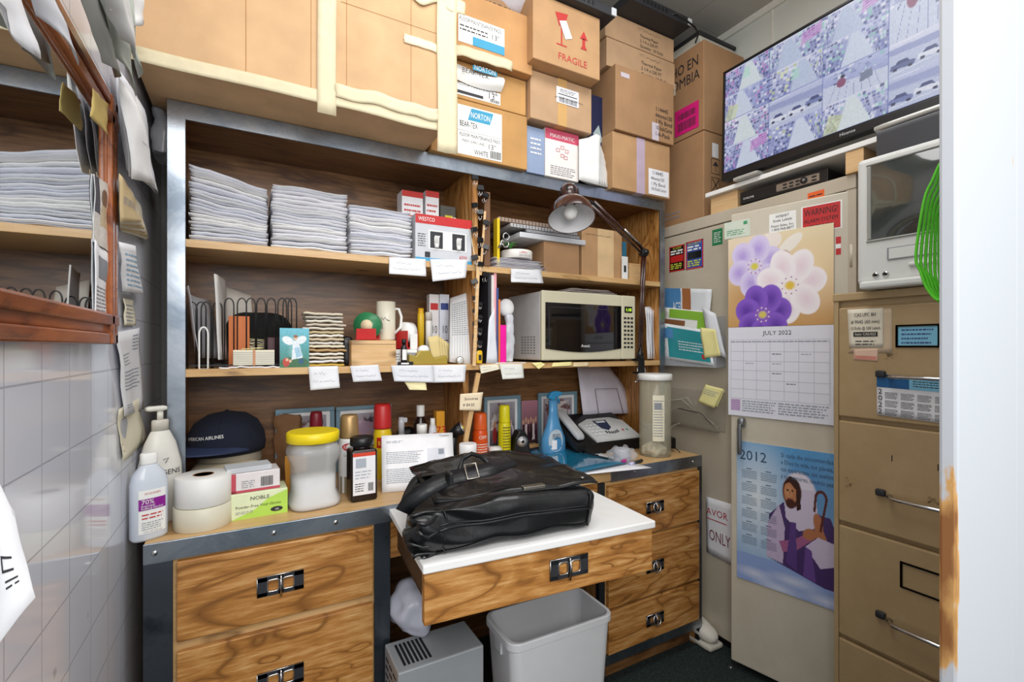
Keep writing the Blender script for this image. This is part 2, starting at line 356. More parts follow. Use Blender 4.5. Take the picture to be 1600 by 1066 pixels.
# ------------------------------------------------ painter for printed pictures and screens
class Paint:
    def __init__(s, w, h, bg): s.w, s.h = w, h; s.a = np.zeros((h, w, 3)); s.a[:] = col(bg); s.Y, s.X = np.mgrid[0:h, 0:w]; s.X = (s.X + 0.5) / w; s.Y = 1 - (s.Y + 0.5) / h
    def _mix(s, mask, c, al=1.0):
        k = (mask * al)[..., None] if mask.ndim == 2 else mask
        s.a = s.a * (1 - k) + np.array(col(c)) * k
    def poly(s, p, c, al=1.0):
        ins = np.zeros(s.X.shape, bool); n = len(p)
        for i in range(n):
            (x0, y0), (x1, y1) = p[i], p[(i+1) % n]
            if y0 == y1: continue
            ins ^= ((y0 > s.Y) != (y1 > s.Y)) & (s.X < (x1-x0) * (s.Y-y0) / (y1-y0) + x0)
        s._mix(ins.astype(float), c, al); return s
    def ell(s, cx, cy, rx, ry, c, al=1.0, rot=0.0, soft=0.12):
        asp = s.h / s.w; dx, dy = (s.X - cx), (s.Y - cy) * asp; ry *= asp; a = cos(rot); b = sin(rot)
        u, v = (dx*a + dy*b) / rx, (-dx*b + dy*a) / ry; d = np.sqrt(u*u + v*v)
        s._mix(np.clip((1 - d) / soft, 0, 1), c, al); return s
    def grad(s, c0, c1, ax='y', al=1.0):
        t = (s.Y if ax == 'y' else s.X)[..., None]; s.a = s.a * (1-al) + (np.array(col(c0)) * (1-t) + np.array(col(c1)) * t) * al; return s
    def noise(s, amt, cell=4, seed=0, tint=(1, 1, 1)):
        rg = np.random.RandomState(seed); n = rg.rand(s.h // cell + 2, s.w // cell + 2); n = np.kron(n, np.ones((cell, cell)))[:s.h, :s.w]
        s.a = np.clip(s.a * (1 + amt * (n[..., None] * 2 - 1) * np.array(tint)), 0, 1); return s
    def line(s, x0, y0, x1, y1, t, c, al=1.0):
        dx, dy = x1-x0, (y1-y0); L = sqrt(dx*dx+dy*dy) or 1; nx, ny = -dy/L*t/2, dx/L*t/2
        return s.poly([(x0+nx, y0+ny), (x1+nx, y1+ny), (x1-nx, y1-ny), (x0-nx, y0-ny)], c, al)
    def sub(s, x0, x1, y0, y1, o):
        """paste another painting"""
        i0, i1, j0, j1 = int(x0*s.w), int(x1*s.w), int((1-y1)*s.h), int((1-y0)*s.h)
        yy = (np.arange(j1-j0) * o.h // max(1, j1-j0)); xx = (np.arange(i1-i0) * o.w // max(1, i1-i0)); s.a[j0:j1, i0:i1] = o.a[yy][:, xx]; return s
def picture(m, P, x0, x1, z0, z1, y=-0.001, mat=0):
    """lay a painting on a mesh as one coloured face grid (vertex colours)"""
    a = P.a; h, w = a.shape[:2]; st = len(m.v)
    m.grid(w - 1, h - 1, lambda u, v: (x0 + (x1-x0)*u, y, z1 + (z0-z1)*v), mat, False)
    m.f[-(w-1)*(h-1):] = [f[::-1] for f in m.f[-(w-1)*(h-1):]]
    m.c = (st, a.reshape(-1, 3).astype(np.float32))

# ================================================= THE SETTING
XW, XR, YB, CE = -0.235, 1.93, 1.78, 2.62
TILEW = tiled('white_glazed_wall_tile', '#dfe1ea', '#b9bac4', 0.108, 0.108, 0.08, off=(-0.83 + 0.108 * 8, -1.125 + 0.108 * 11))
WALLP = plain('#d6d8d0', 0.6, 0, 0.04, scale=3); 
CEILM = tiled('ceiling_panel', '#b8b4ac', '#8c8880', 0.6, 0.6, 0.8, ('X', 'Y'), off=(0.1, 0.33))
CARPET = scuffed('dark_green_carpet', '#0c1a18', '#33433f', 0.9, 0, 140, 0.45, 0.7, 0.1, bump=1.0)
MB().box(XW-0.05, XW, 0.25, YB, 0, CE).structure('wall_left', [TILEW])
MB().box(XW-0.05, XR+0.05, YB, YB+0.05, 0, CE).structure('wall_back', [plain('#8d8c88', 0.6, 0, 0.05)])
MB().box(XR, XR+0.05, 0.25, YB, 0, CE).structure('wall_right', [WALLP])
MB().box(XW-0.05, XR+0.05, 0.2, YB+0.05, CE, CE+0.04).structure('ceiling', [CEILM])
MB().box(XW-1.2, XR+0.05, -1.6, YB+0.05, -0.04, 0).structure('floor', [CARPET])
m = MB().box(XR-0.012, XR, 0.3, YB, CE-0.03, CE)
for i in range(4): m.box(XR-0.004, XR, 0.62+0.3*i, 0.626+0.3*i, 1.0, CE-0.03)
m.structure('trim_1', [plain('#e2e0d6', 0.5)])
PAINT = scuffed('chipped_white_paint', '#e9ebee', '#f2f3f4', 0.35, 0, 4, 0.4, 0.6, 0.2)
def chip_mat():
    m_, nt, b = _new('white_paint_chipped_to_wood'); L = nt.links.new
    tc = N(nt, 'ShaderNodeTexCoord'); mp = N(nt, 'ShaderNodeMapping'); mp.inputs['Scale'].default_value = (45, 10, 4); L(tc.outputs['Object'], mp.inputs[0])
    nz = N(nt, 'ShaderNodeTexNoise'); nz.inputs['Scale'].default_value = 1; nz.inputs['Detail'].default_value = 7; L(mp.outputs[0], nz.inputs['Vector'])
    sp = N(nt, 'ShaderNodeSeparateXYZ'); L(tc.outputs['Object'], sp.inputs[0])
    mr = N(nt, 'ShaderNodeMapRange'); mr.inputs[1].default_value = 0.752; mr.inputs[2].default_value = 0.773; mr.inputs[3].default_value = 0.13; mr.inputs[4].default_value = 0.0; L(sp.outputs[0], mr.inputs[0])
    ad = N(nt, 'ShaderNodeMath', operation='ADD'); L(nz.outputs[0], ad.inputs[0]); L(mr.outputs[0], ad.inputs[1])
    r = ramp(nt, [(0.71, '#b9bdc3'), (0.725, '#c99a5c'), (0.78, '#8a5a30')]); L(ad.outputs[0], r.inputs[0]); L(r.outputs[0], b.inputs['Base Color']); b.inputs['Roughness'].default_value = 0.4
    return m_
CHIP = chip_mat()
m = MB().box(0.752, 0.952, 0.243, 0.262, 0, 2.1)
m.structure('door_1', [CHIP], bevel=0.004)
MB().box(0.956, 1.03, 0.245, 0.262, 0, 2.1).structure('trim_2', [CHIP], bevel=0.003)
MB().box(1.12, XR+0.05, 0.265, 0.355, 0, CE).structure('wall_front', [PAINT])

# ================================================= DESK
def pull(parent, x, y, z, w=0.1, label='black plate handle with a chrome ring pull'):
    """flat plate with two windows and a ring in the middle"""
    m = MB(); h = w * 0.46; t = w * 0.11
    o = [(-w/2, -h/2), (w/2, -h/2), (w/2, h/2), (-w/2, h/2)]
    y0, y1 = y - 0.004, y
    m.box(x-w/2, x-w/2+t*1.9, y0, y1, z-h/2, z+h/2, 0).box(x+w/2-t*1.9, x+w/2, y0, y1, z-h/2, z+h/2, 0)
    m.box(x-w/2, x+w/2, y0, y1, z+h/2-t, z+h/2, 0).box(x-w/2, x+w/2, y0, y1, z-h/2, z-h/2+t*0.8, 0).box(x-0.005, x+0.005, y0, y1, z-h/2, z+h/2, 0)
    m.tube([(x-w/2, y0, z+h/2), (x+w/2, y0, z+h/2)], 0.0012, 6, 1).tube([(x-w/2, y0, z-h/2), (x-w/2, y0, z+h/2)], 0.001, 6, 1)
    rw = 0.2
    if w > 0.09:
        for s_ in (-1, 1):
            cx = x + s_*w*0.165; a_, b_ = w*0.125, h*0.30
            m.tube([(cx + a_*math.copysign(abs(cos(q))**0.4, cos(q)), y0-0.0005, z + b_*math.copysign(abs(sin(q))**0.4, sin(q))) for q in [2*pi*k/24 for k in range(24)]], 0.0016, 6, 1, closed=True)
        m.tube([(x, y0-0.002, z+h*0.45), (x, y0-0.008, z), (x, y0-0.002, z-h*0.62)], 0.0026, 8, 1)
        m.part('handle', [DARK, CHROME], parent, 'black plate handle with a chrome centre bar', bevel=0.0); return
    ring = [(x + rw*w*sin(a), y0 - 0.004 - 0.009*(1-cos(a))/2, z + h*0.42*cos(a) - 0.001) for a in [2*pi*i/20 for i in range(20)]]
    m.tube(ring, 0.0022, 8, 1, closed=True)
    m.tube([(x, y0-0.001, z+h/2), (x, y0-0.012, z), (x, y0-0.004, z-h*0.55)], 0.0024, 8, 1)
    m.part('handle', [DARK, CHROME], parent, label)
desk = thing('desk', 'built-in wooden desk with steel-edged counter, drawers left and right and a knee space', 'desk', WF, 0, 0, 0)
KX0, KX1 = 0.329, 1.04
MB().box(-0.2, 1.55, DY+0.003, 1.755, 0.712, ZC).part('countertop', [EDGE], desk, bevel=0.002)
m = MB().box(-0.2, 0.62, DY-0.002, DY+0.003, 0.703, ZC+0.001, 0).box(0.62, 1.09, DY-0.001, DY+0.003, 0.707, ZC+0.001, 1).box(1.09, 1.55, DY-0.002, DY+0.003, 0.703, ZC+0.001, 0)
m.part('steel_edge_strip', [STEEL, EDGE], desk, bevel=0.001)
for x in (-0.18, 0.05, 0.19, 0.36, 1.2, 1.5):
    MB().lathe([(0.006, 0), (0.006, 0.001), (0.003, 0.0025), (0, 0.0025)], 12).part('screw', [CHROME], desk).matrix_local = Matrix.Translation((x, DY-0.002, 0.725)) @ Matrix.Rotation(pi/2, 4, 'X')
for x0, x1 in ((-0.2, -0.148), (0.287, KX0), (KX1, KX1+0.025), (1.535, 1.552)):
    MB().box(x0, x1, DY, DY+0.02, 0.0, 0.703).part('steel_stile', [scuffed('dark_steel_post', '#5a6068', '#3a4046', 0.2, 0.9, 6, bump=0.2) if 'dark_steel_post' not in bpy.data.materials else bpy.data.materials['dark_steel_post']], desk, bevel=0.001)
for x0, x1 in ((-0.2, -0.185), (0.312, KX0), (KX1, KX1+0.015), (1.535, 1.55)):
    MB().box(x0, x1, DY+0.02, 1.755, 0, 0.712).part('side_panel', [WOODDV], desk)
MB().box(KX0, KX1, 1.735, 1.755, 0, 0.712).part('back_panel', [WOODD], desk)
MB().box(-0.148, 0.287, DY+0.008, DY+0.02, 0.06, 0.703).part('face_frame', [EDGE], desk)
MB().box(KX1+0.025, 1.535, DY+0.008, DY+0.02, 0.08, 0.703).part('face_frame', [EDGE], desk)
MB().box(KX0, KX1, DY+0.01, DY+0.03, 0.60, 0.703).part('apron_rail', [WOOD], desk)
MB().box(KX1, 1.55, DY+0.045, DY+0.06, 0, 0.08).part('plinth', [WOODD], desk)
MB().box(KX1, 1.55, DY-0.003, DY+0.02, 0.075, 0.108).part('steel_base_strip', [STEEL], desk, bevel=0.001)
def drawer(x0, x1, z0, z1, hx=None, hw=0.1):
    d = MB().box(x0, x1, DY-0.008, DY+0.012, z0, z1).part('drawer', [WOOD], desk, bevel=0.002)
    pull(d, (x0+x1)/2 if hx is None else hx, DY-0.008, (z0+z1)/2 - 0.005, hw)
drawer(-0.14, 0.282, 0.522, 0.698, 0.065); drawer(-0.14, 0.282, 0.27, 0.498, 0.065); drawer(-0.14, 0.282, 0.07, 0.26, 0.065)
for z0, z1 in ((0.497, 0.690), (0.27, 0.487), (0.112, 0.26)): drawer(KX1+0.035, 1.528, z0, z1, 1.29, 0.085)
# pulled-out middle drawer with a white board on top
dr = bpy.data.objects.new('pulled_out_drawer', None); C.objects.link(dr); dr.location = (0.304, 0.912, 0); dr.rotation_euler = (0, 0, radians(-4.2)); dr.parent = desk
DWd = 0.578
MB().box(0, DWd, 0, 0.02, 0.612, 0.718).part('drawer_front', [WOOD], dr, bevel=0.002)
MB().box(0.02, 0.035, 0.02, 0.43, 0.625, 0.712).box(DWd-0.035, DWd-0.02, 0.02, 0.43, 0.625, 0.712).box(0.02, DWd-0.02, 0.02, 0.43, 0.622, 0.628).box(0.02, DWd-0.02, 0.42, 0.43, 0.628, 0.712).part('drawer_box', [plain('#4a3420', 0.6)], dr)
MB().box(-0.004, DWd+0.006, -0.006, 0.43, 0.718, 0.736).part('white_board', [scuffed('worn_white_board', '#ededeb', '#e4e2dc', 0.35, 0, 5)], dr, bevel=0.003)
pull(dr, 0.335, 0.0, 0.668, 0.1)

# ================================================= HUTCH
hu = thing('wall_hutch', 'wooden shelf hutch with steel-trimmed front standing on the desk', 'shelf unit', WF, 0, 0, 0)
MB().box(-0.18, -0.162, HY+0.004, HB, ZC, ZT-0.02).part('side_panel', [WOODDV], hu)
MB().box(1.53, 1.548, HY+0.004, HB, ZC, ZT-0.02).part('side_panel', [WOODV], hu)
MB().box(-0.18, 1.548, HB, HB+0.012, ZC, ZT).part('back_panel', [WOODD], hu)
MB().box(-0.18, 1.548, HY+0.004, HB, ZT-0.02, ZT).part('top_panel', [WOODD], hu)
MB().box(-0.162, 1.53, HY, HB, Z2-0.02, Z2).part('shelf', [EDGE], hu, bevel=0.001)
MB().box(-0.162, 1.53, HY, HB, Z3-0.02, Z3).part('shelf', [EDGE], hu, bevel=0.001)
MB().box(0.655, 0.675, HY+0.002, HB, Z2, ZT-0.02).part('divider', [WOODV], hu)
MB().box(0.655, 0.675, HY+0.002, HB, Z3, Z2-0.02).part('divider', [WOODV], hu)
MB().box(0.655, 0.675, HY+0.08, HB, ZC, Z3-0.02).part('divider', [WOODV], hu)
MB().box(-0.182, -0.143, HY-0.002, HY+0.004, ZC, ZT).part('steel_post_strip', [STEEL], hu, bevel=0.001)
MB().box(-0.182, 1.55, HY-0.003, HY+0.004, ZT-0.042, ZT+0.002).part('steel_top_strip', [STEEL], hu, bevel=0.001)
MB().box(1.522, 1.55, HY-0.002, HY+0.004, ZC, ZT-0.042).part('steel_post_strip', [STEEL], hu, bevel=0.001)
H = Frame((0, HY, 0), 0)

# ================================================= LEFT WALL: MIRROR AND PAPERS
LW = Frame((XW, 0, 0), 90)
FRW = wood('reddish_frame_wood', [(0.15, '#5c2a14'), (0.45, '#8f4a22'), (0.8, '#b06430')], rings=4, rough=0.25)
xr, zb = LW.at(185, 538, -0.018); zt = LW.at(184, 164, -0.018)[1]; xl = 0.32; fw = 0.056
mi = thing('wall_mirror', 'large wall mirror in a moulded reddish wooden frame hung on the tiled wall', 'mirror', LW, 0, 0, 0)
def moulding(x0, x1, z0, z1, side):
    m = MB()
    for a, d in ((0, 0.018), (0.35, 0.014), (0.6, 0.020), (0.85, 0.013)):
        k = a; 
        if side == 'b': m.box(x0, x1, -d, 0, z0 + k*fw*0.0 + fw*a, z0 + fw*min(1, a+0.35))
        if side == 't': m.box(x0, x1, -d, 0, z1 - fw*min(1, a+0.35), z1 - fw*a)
        if side == 'r': m.box(x1 - fw*min(1, a+0.35), x1 - fw*a, -d, 0, z0, z1)
        if side == 'l': m.box(x0 + fw*a, x0 + fw*min(1, a+0.35), -d, 0, z0, z1)
    return m
for sd in 'btrl': moulding(xl, xr, zb, zt, sd).part('frame_rail', [FRW], mi, bevel=0.003)
MB().box(xl+fw, xr-fw, -0.010, 0, zb+fw, zt-fw).part('mirror_glass', [plain('#e4e8ea', 0.015, 1.0, 0)], mi)
def lw(px, py, y=0.0): return LW.w(*[(lambda q: q)(v) for v in (LW.at(px, py, y)[0], y, LW.at(px, py, y)[1])])
def wsheet(name, label, cat, pix, off=-0.012, doff=0.0, **k):
    """paper on the left wall, corners given clockwise from bottom left in the photo's frame"""
    offs = off if isinstance(off, (list, tuple)) else [off]*4
    return sheet(name, label, cat, [lw(x, y, o) for (x, y), o in zip(pix, offs)], **k)
def letterdeco(n=14, z0=0.12, z1=0.85, seed=1, mat=1): return lambda m, W, H_: m.lines(W*0.1, W*0.9, H_*z0, H_*z1, n, word=W*0.12, seed=seed, mat=mat)
wsheet('letter', 'long printed letter taped to the tiles below the mirror corner', 'paper', [(195, 650), (224, 640), (219, 512), (180, 520)], -0.006, wob=0.006, deco=lambda m, W, H_: (m.lines(W*0.12, W*0.9, H_*0.3, H_*0.55, 6, seed=3), m.lines(W*0.12, W*0.5, H_*0.6, H_*0.75, 4, seed=4), m.lines(W*0.6, W*0.9, H_*0.75, H_*0.95, 5, seed=5), m.lines(W*0.1, W*0.4, H_*0.08, H_*0.14, 2, seed=5)))
wsheet('letter', 'cream sheet hanging behind the long letter, its lower half bare', 'paper', [(192, 722), (228, 690), (222, 620), (184, 640)], -0.004, mats=[PAPER2, LINK], wob=0.008, seed=3)
wsheet('receipt', 'small ticket stuck on the wall under the bunch of invoices', 'paper', [(195, 508), (212, 509), (209, 470), (193, 466)], -0.006, mats=[PAPER2, LINK], deco=letterdeco(5, seed=8))
wsheet('invoice', 'pale blue-ruled invoice hanging over a tan sheet right of the mirror', 'paper', [(192, 455), (224, 462), (208, 385), (186, 378)], [-0.012]*2+[-0.02]*2, mats=[PAPER, plain('#8fb2cc', 0.7)], deco=letterdeco(7, seed=9), bulge=0.01)
for i in range(6):
    k = i * 3
    wsheet('envelope', 'tan envelope in the fanned bunch at the right edge of the mirror', 'envelope', [(190, 362-k), (232-k*0.7, 376-k*2), (222-k, 330-k), (186, 286-k)], [-0.01-0.004*i]*4, mats=[plain('#cbb489' if i % 2 else '#ddd3bd', 0.7), LINK], group='fanned tan envelopes beside the mirror', seed=i, bulge=0.006, deco=letterdeco(4, 0.4, 0.6, seed=i) if i == 5 else None)
for i in range(6):
    a = i * 3.5
    wsheet('envelope', 'long white envelope hanging in the sheaf at the mirror corner', 'envelope', [(196+a*0.5, 262+a), (247-a*0.4, 315-a*1.5), (226-a, 200-a), (184+a*0.2, 104+a)], [-0.014-0.006*i]*4, mats=[plain(['#e4e4e8', '#d7d8de', '#ececec'][i % 3], 0.7), LINK], group='white envelopes hanging from the mirror corner', seed=i+9, bulge=0.012, wob=0.008, deco=(lambda m, W, H_: m.script(W*0.4, W*0.75, H_*0.5, H_*0.03, seed=3)) if i == 5 else None)
for i, p in enumerate([[(160, 98), (182, 122), (150, -30), (118, -30)], [(178, 90), (208, 150), (172, -20), (140, -30)], [(196, 70), (216, 122), (196, -40), (165, -40)], [(198, 40), (222, 30), (212, -50), (185, -50)], [(186, 60), (212, 92), (185, -30), (150, -30)]]):
    wsheet('folded_paper', ['grey-green folded paper jutting out from behind the mirror top, furthest left', 'grey-green folded paper crossing the middle of the sheaf over the mirror', 'pale green folded paper at the right of the sheaf over the mirror', 'thin white slip sticking up at the ceiling end of the mirror sheaf', 'white folded paper between the grey-green ones over the mirror'][i], 'paper', p, [-0.05-0.008*i]*4, mats=[plain(['#a9aba6', '#9da39c', '#b7c2ba', '#e6e6e6', '#d2d3d3'][i], 0.7)], bulge=0.012, wob=0.01, seed=i+20)
wsheet('envelope', 'white paper corner hanging down at the upper left edge over the mirror', 'paper', [(10, 20), (60, 92), (30, -20), (-20, -20)], [-0.05]*4, bulge=0.008, seed=31)
wsheet('envelope', 'long grey-white envelope tucked behind the mirror top rail', 'envelope', [(60, 25), (121, 102), (92, 20), (20, -80)], [-0.045]*4, mats=[plain('#c9cbd2', 0.7)], bulge=0.008, seed=32)
wsheet('photo_print', 'yellowed card tucked behind the mirror frame at its top corner', 'card', [(142, 182), (170, 212), (168, 162), (146, 138)], [-0.028]*4, mats=[plain('#c9b06a', 0.6)], seed=33)
P = Paint(40, 90, '#d9d4cc'); P.poly([(0, .45), (.35, .45), (.35, 1), (0, 1)], '#2b3040'); P.ell(.62, .72, .2, .16, '#7a5a44'); P.poly([(.3, .3), (.9, .3), (.8, .62), (.45, .62)], '#c4b08c'); P.noise(0.1, 3, 4)
wsheet('photo_print', 'snapshot of a person tucked into the mirror frame at lower right', 'photo', [(148, 378), (170, 395), (170, 290), (147, 272)], [-0.012]*4, mats=[picture_mat()], seed=34, deco=lambda m, W, H_: picture(m, P, 0, W, 0, H_))
wsheet('card', 'white card with a portrait tucked into the mirror frame under the snapshot', 'card', [(149, 498), (169, 500), (169, 398), (148, 374)], [-0.012]*4, mats=[PAPER, DARK, GREY], seed=35, deco=lambda m, W, H_: (m.rect(W*0.25, W*0.8, H_*0.55, H_*0.85, mat=2), m.lines(W*0.1, W*0.9, H_*0.1, H_*0.45, 7, mat=2)))
wsheet('flyer', 'white flyer with a bold black mark hanging low on the tiled wall, left edge', 'paper', [(-14, 1035), (54, 935), (22, 800), (-14, 690)], [-0.02, -0.05, -0.03, -0.01], mats=[PAPER, INK], seed=36, bulge=0.01, deco=lambda m, W, H_: (m.rect(W*0.55, W*0.8, H_*0.48, H_*0.50), m.rect(W*0.55, W*0.59, H_*0.38, H_*0.5), m.rect(W*0.55, W*0.8, H_*0.38, H_*0.40), m.lines(W*0.6, W*0.9, H_*0.25, H_*0.34, 2)))
MB().tube([(XW+0.03, YB-0.06, 0), (XW+0.03, YB-0.06, CE)], 0.009, 10).top('pipe', 'thin grey vertical pipe in the corner behind the hutch', 'pipe', [plain('#9a9a94', 0.4)])
MB().soft(-0.225, -0.185, 1.5, 1.62, 1.67, 1.79, 0.015, 8, 0.02, 20, 3).top('plastic_bag', 'crumpled clear plastic bag wedged between tile wall and hutch top', 'bag', [plain('#a8aab0', 0.15, 0, 0.1, alpha=0.6)])

# ================================================= BOXES ON TOP OF THE HUTCH
def carton(label, x0, x1, y, d, z0, z1, mat, deco=None, rot=0, fr=WF, lmats=(), tape=None, cat='box', name='cardboard_box', group=None, flap=True, bevel=0.003):
    """a closed box: body, a strip of tape and printed front as parts; the front face is at local y 0"""
    w = x1 - x0; h = z1 - z0
    t = thing(name, label, cat, fr, (x0+x1)/2, y, z0, rot, group)
    m = MB().box(-w/2, w/2, 0, d, 0.001, h-0.001)
    m.part('box_body', [mat], t, bevel=bevel)
    if flap:
        MB().box(-w/2+0.002, w/2-0.002, 0.004, d/2-0.001, h-0.003, h+0.001).box(-w/2+0.002, w/2-0.002, d/2+0.001, d-0.004, h-0.003, h+0.001).part('flap', [mat], t)
    if tape:
        tx, tw, tm = tape
        m = MB().box(tx-tw/2, tx+tw/2, -0.0008, 0.0002, 0, h).box(tx-tw/2, tx+tw/2, -0.0008, d, -0.0004, 0.0012)
        m.part('packing_tape', [tm], t)
    if deco:
        m = MB(); deco(m, w, h); m.part('printed_front', list(lmats) or [PAPER, INK], t)
    return t
def HR(px0, py0, px1, py1, y, fr=H): return fr.rect(px0, py0, px1, py1, y)
# big flat carton
x0, _ = WF.at(206, 86, 1.285); x1, _ = WF.at(700, 215, 1.30)
t = thing('cardboard_box', 'huge tan carton patched with masking tape, overhanging the hutch top at left', 'box', WF, 0, 0, ZT)
BW0, BW1, BY, BD, BH = x0, x1 - 0.015, 1.285, 0.44, 0.62
MB().box(BW0, BW1, BY, BY+BD, 0.003, BH).part('box_body', [CBL], t, bevel=0.004)
m = MB()
for q in (0.27, 0.40): m.box(BW0+0.60*(BW1-BW0), BW1-0.002, BY-0.0006, BY, q-0.0008, q+0.0008)
for f in (0.30, 0.50, 0.62, 0.86): m.box(BW0+f*(BW1-BW0)-0.0008, BW0+f*(BW1-BW0)+0.0008, BY-0.0006, BY, 0.02, BH)
m.box(BW0+0.01, BW1, BY+0.2, BY+0.203, 0.0015, 0.003)
m.part('fold_creases', [plain('#a5794a', 0.8)], t)
def wavy(x0, x1, z0, z1, y, seed, amp=0.004, nx=20, nz=4): return MB().grid(nx, nz, lambda u, v: (x0+(x1-x0)*u + amp*mnoise.noise(Vector((v*3, seed, 0))), y - amp*0.12 - amp*0.16*mnoise.noise(Vector((u*6, v*3, seed))), z0+(z1-z0)*v + amp*1.6*mnoise.noise(Vector((u*4, seed, 2)))), 0)
wavy(BW0-0.002, BW1, -0.004, 0.028, BY-0.001, 1, 0.004).part('masking_tape', [TAPE], t, solid=0.0008)
wavy(BW0+0.52*(BW1-BW0), BW0+0.52*(BW1-BW0)+0.045, -0.03, BH, BY-0.004, 2, 0.003, 4, 20).part('masking_tape', [TAPE], t, solid=0.0008)
wavy(BW0+0.58*(BW1-BW0), BW1-0.02, 0.02, 0.055, BY-0.004, 5, 0.010).part('masking_tape', [TAPE], t, solid=0.0008)
wavy(BW1-0.025, BW1+0.035, -0.065, BH, BY-0.005, 3, 0.006, 5, 24).part('masking_tape', [TAPE], t, solid=0.0008)
wavy(BW1-0.15, BW1+0.06, 0.345, 0.385, BY-0.004, 6, 0.012).part('masking_tape', [TAPE], t, solid=0.0008)
wavy(BW1-0.12, BW1-0.01, 0.215, 0.24, BY-0.002, 4, 0.004).part('packing_tape', [plain('#e3cfae', 0.3)], t, solid=0.0006)
# floor pad boxes
NB = plain('#2f93b8', 0.5)
def pad_label(m, x0, x1, z0, z1, word='WHITE', curl=False):
    w, h = x1-x0, z1-z0
    m.rect(x0, x1, z0, z1, -0.0008, 0)
    m.add([(x0+w*0.22, -0.0014, z1-h*0.28), (x0+w*0.72, -0.0014, z1-h*0.28), (x0+w*0.80, -0.0014, z1-h*0.03), (x0+w*0.30, -0.0014, z1-h*0.03)], [(0,1,2,3)], 2)
    m.text('NORTON', h*0.17, x0+w*0.28, z1-h*0.22, -0.002, 0, maxw=w*0.44); m.text('BEAR-TEX', h*0.16, x0+w*0.04, z1-h*0.43, -0.0018, 1, maxw=w*0.40)
    m.rect(x0, x1, z0+h*0.48, z0+h*0.485, -0.0012, 1)
    m.text('FLOOR MAINTENANCE PADS', h*0.10, x0+w*0.04, z0+h*0.37, -0.0014, 1, maxw=w*0.92); m.text('PADS (5/BX CASE)', h*0.07, x0+w*0.1, z0+h*0.26, -0.0014, 1, maxw=w*0.5); m.text('13"', h*0.15, x0+w*0.66, z0+h*0.21, -0.0014, 1)
    m.text(word, h*0.15, x0+w*0.36, z0+h*0.04, -0.0014, 1, maxw=w*0.32); m.barcode(x0+w*0.72, x0+w*0.98, z0+h*0.03, z0+h*0.19, -0.0014, 1)
xa, xb = 0.50, WF.at(824, 200, 1.435)[0]
def d1(m, w, h): pad_label(m, -w/2+WF.at(715, 0, 1.435)[0]-xa, -w/2+WF.at(784, 0, 1.435)[0]-xa, h*0.05, h*0.90)
def d1b(m, w, h):
    a, b = -w/2+WF.at(713, 0, 1.435)[0]-xa, -w/2+WF.at(782, 0, 1.435)[0]-xa
    m.rect(a, b, h*0.10, h*0.42, -0.0008, 0); m.text('FLOOR MAINTENANCE', 0.014, a+0.004, h*0.36, -0.0014, 1, maxw=(b-a)*0.9); m.rect(a, a+(b-a)*0.6, h*0.14, h*0.22, -0.0014, 1); m.text('13"', 0.03, b-0.05, h*0.2, -0.0014, 1); m.barcode(b-0.04, b-0.003, h*0.12, h*0.2, -0.0014)
    fn = lambda u, v: (a-0.004+(b-a+0.006)*u, -0.004-0.018*sin(pi*v)*(0.4+u), h*0.46+(h*0.42)*v - 0.03*sin(pi*u)*0.3)
    m.grid(8, 6, fn, 0); m.rect(a+(b-a)*0.3, a+(b-a)*0.85, h*0.74, h*0.86, -0.024, 2); m.text('NORTON', 0.022, a+(b-a)*0.33, h*0.76, -0.0246, 0, maxw=(b-a)*0.48); m.text('BEAR-TEX', 0.022, a+0.01, h*0.60, -0.0246, 1, maxw=(b-a)*0.6)
z1 = ZT + 0.19; z2 = ZT + 0.315
carton('tan carton with a blue parallelogram label reading WHITE, bottom of its stack', xa, xb, 1.435, 0.28, ZT, z1-0.001, CBO, d1, lmats=[WHITE, INK, NB], flap=False)
carton('tan floor pad carton with a torn curled blue-and-white label, second of its stack', xa, xb-0.004, 1.437, 0.28, z1, z2-0.001, CBO, d1b, lmats=[WHITE, INK, NB], flap=False)
def d1c(m, w, h):
    a, b = -w/2+WF.at(716, 0, 1.40)[0]-0.53, -w/2+WF.at(788, 0, 1.40)[0]-0.53
    m.rect(a, b, h*0.18, h*0.62, -0.0008, 0); m.text('FLOOR MAINTENANCE PADS', 0.018, a+0.004, h*0.52, -0.0014, 1, maxw=(b-a)*0.9); m.text('13"', 0.024, b-0.05, h*0.38, -0.0014, 1); m.rect(a+(b-a)*0.3, b, h*0.18, h*0.32, -0.0014, 2); m.lines(a+0.005, b-0.06, h*0.36, h*0.48, 2, -0.0014)
carton('orange-brown carton with a blue-banded label, third up in its stack', 0.53, WF.at(832, 90, 1.40)[0], 1.40, 0.3, z2, z2+0.20, cardboard('cardboard_deep_orange', '#c4935e', 'X', 90, 0.06), d1c, lmats=[WHITE, INK, NB])
wavy(0.50, 0.74, 0, 0.034, 0, 9, 0.012).top('masking_tape', 'loose strip of masking tape sagging across the floor pad cartons', 'tape', [TAPE], WF, 0.03, 1.395, z2-0.012, solid=0.0008)
carton('flattened tan carton lying on the floor pad stack under the white bags', 0.57, WF.at(826, 60, 1.44)[0], 1.45, 0.27, z2+0.203, z2+0.26, CB2, lambda m, w, h: m.text('THIS CARTON', 0.03, -w*0.35, h*0.3, -0.0012, 0, maxw=w*0.7), lmats=[INK])
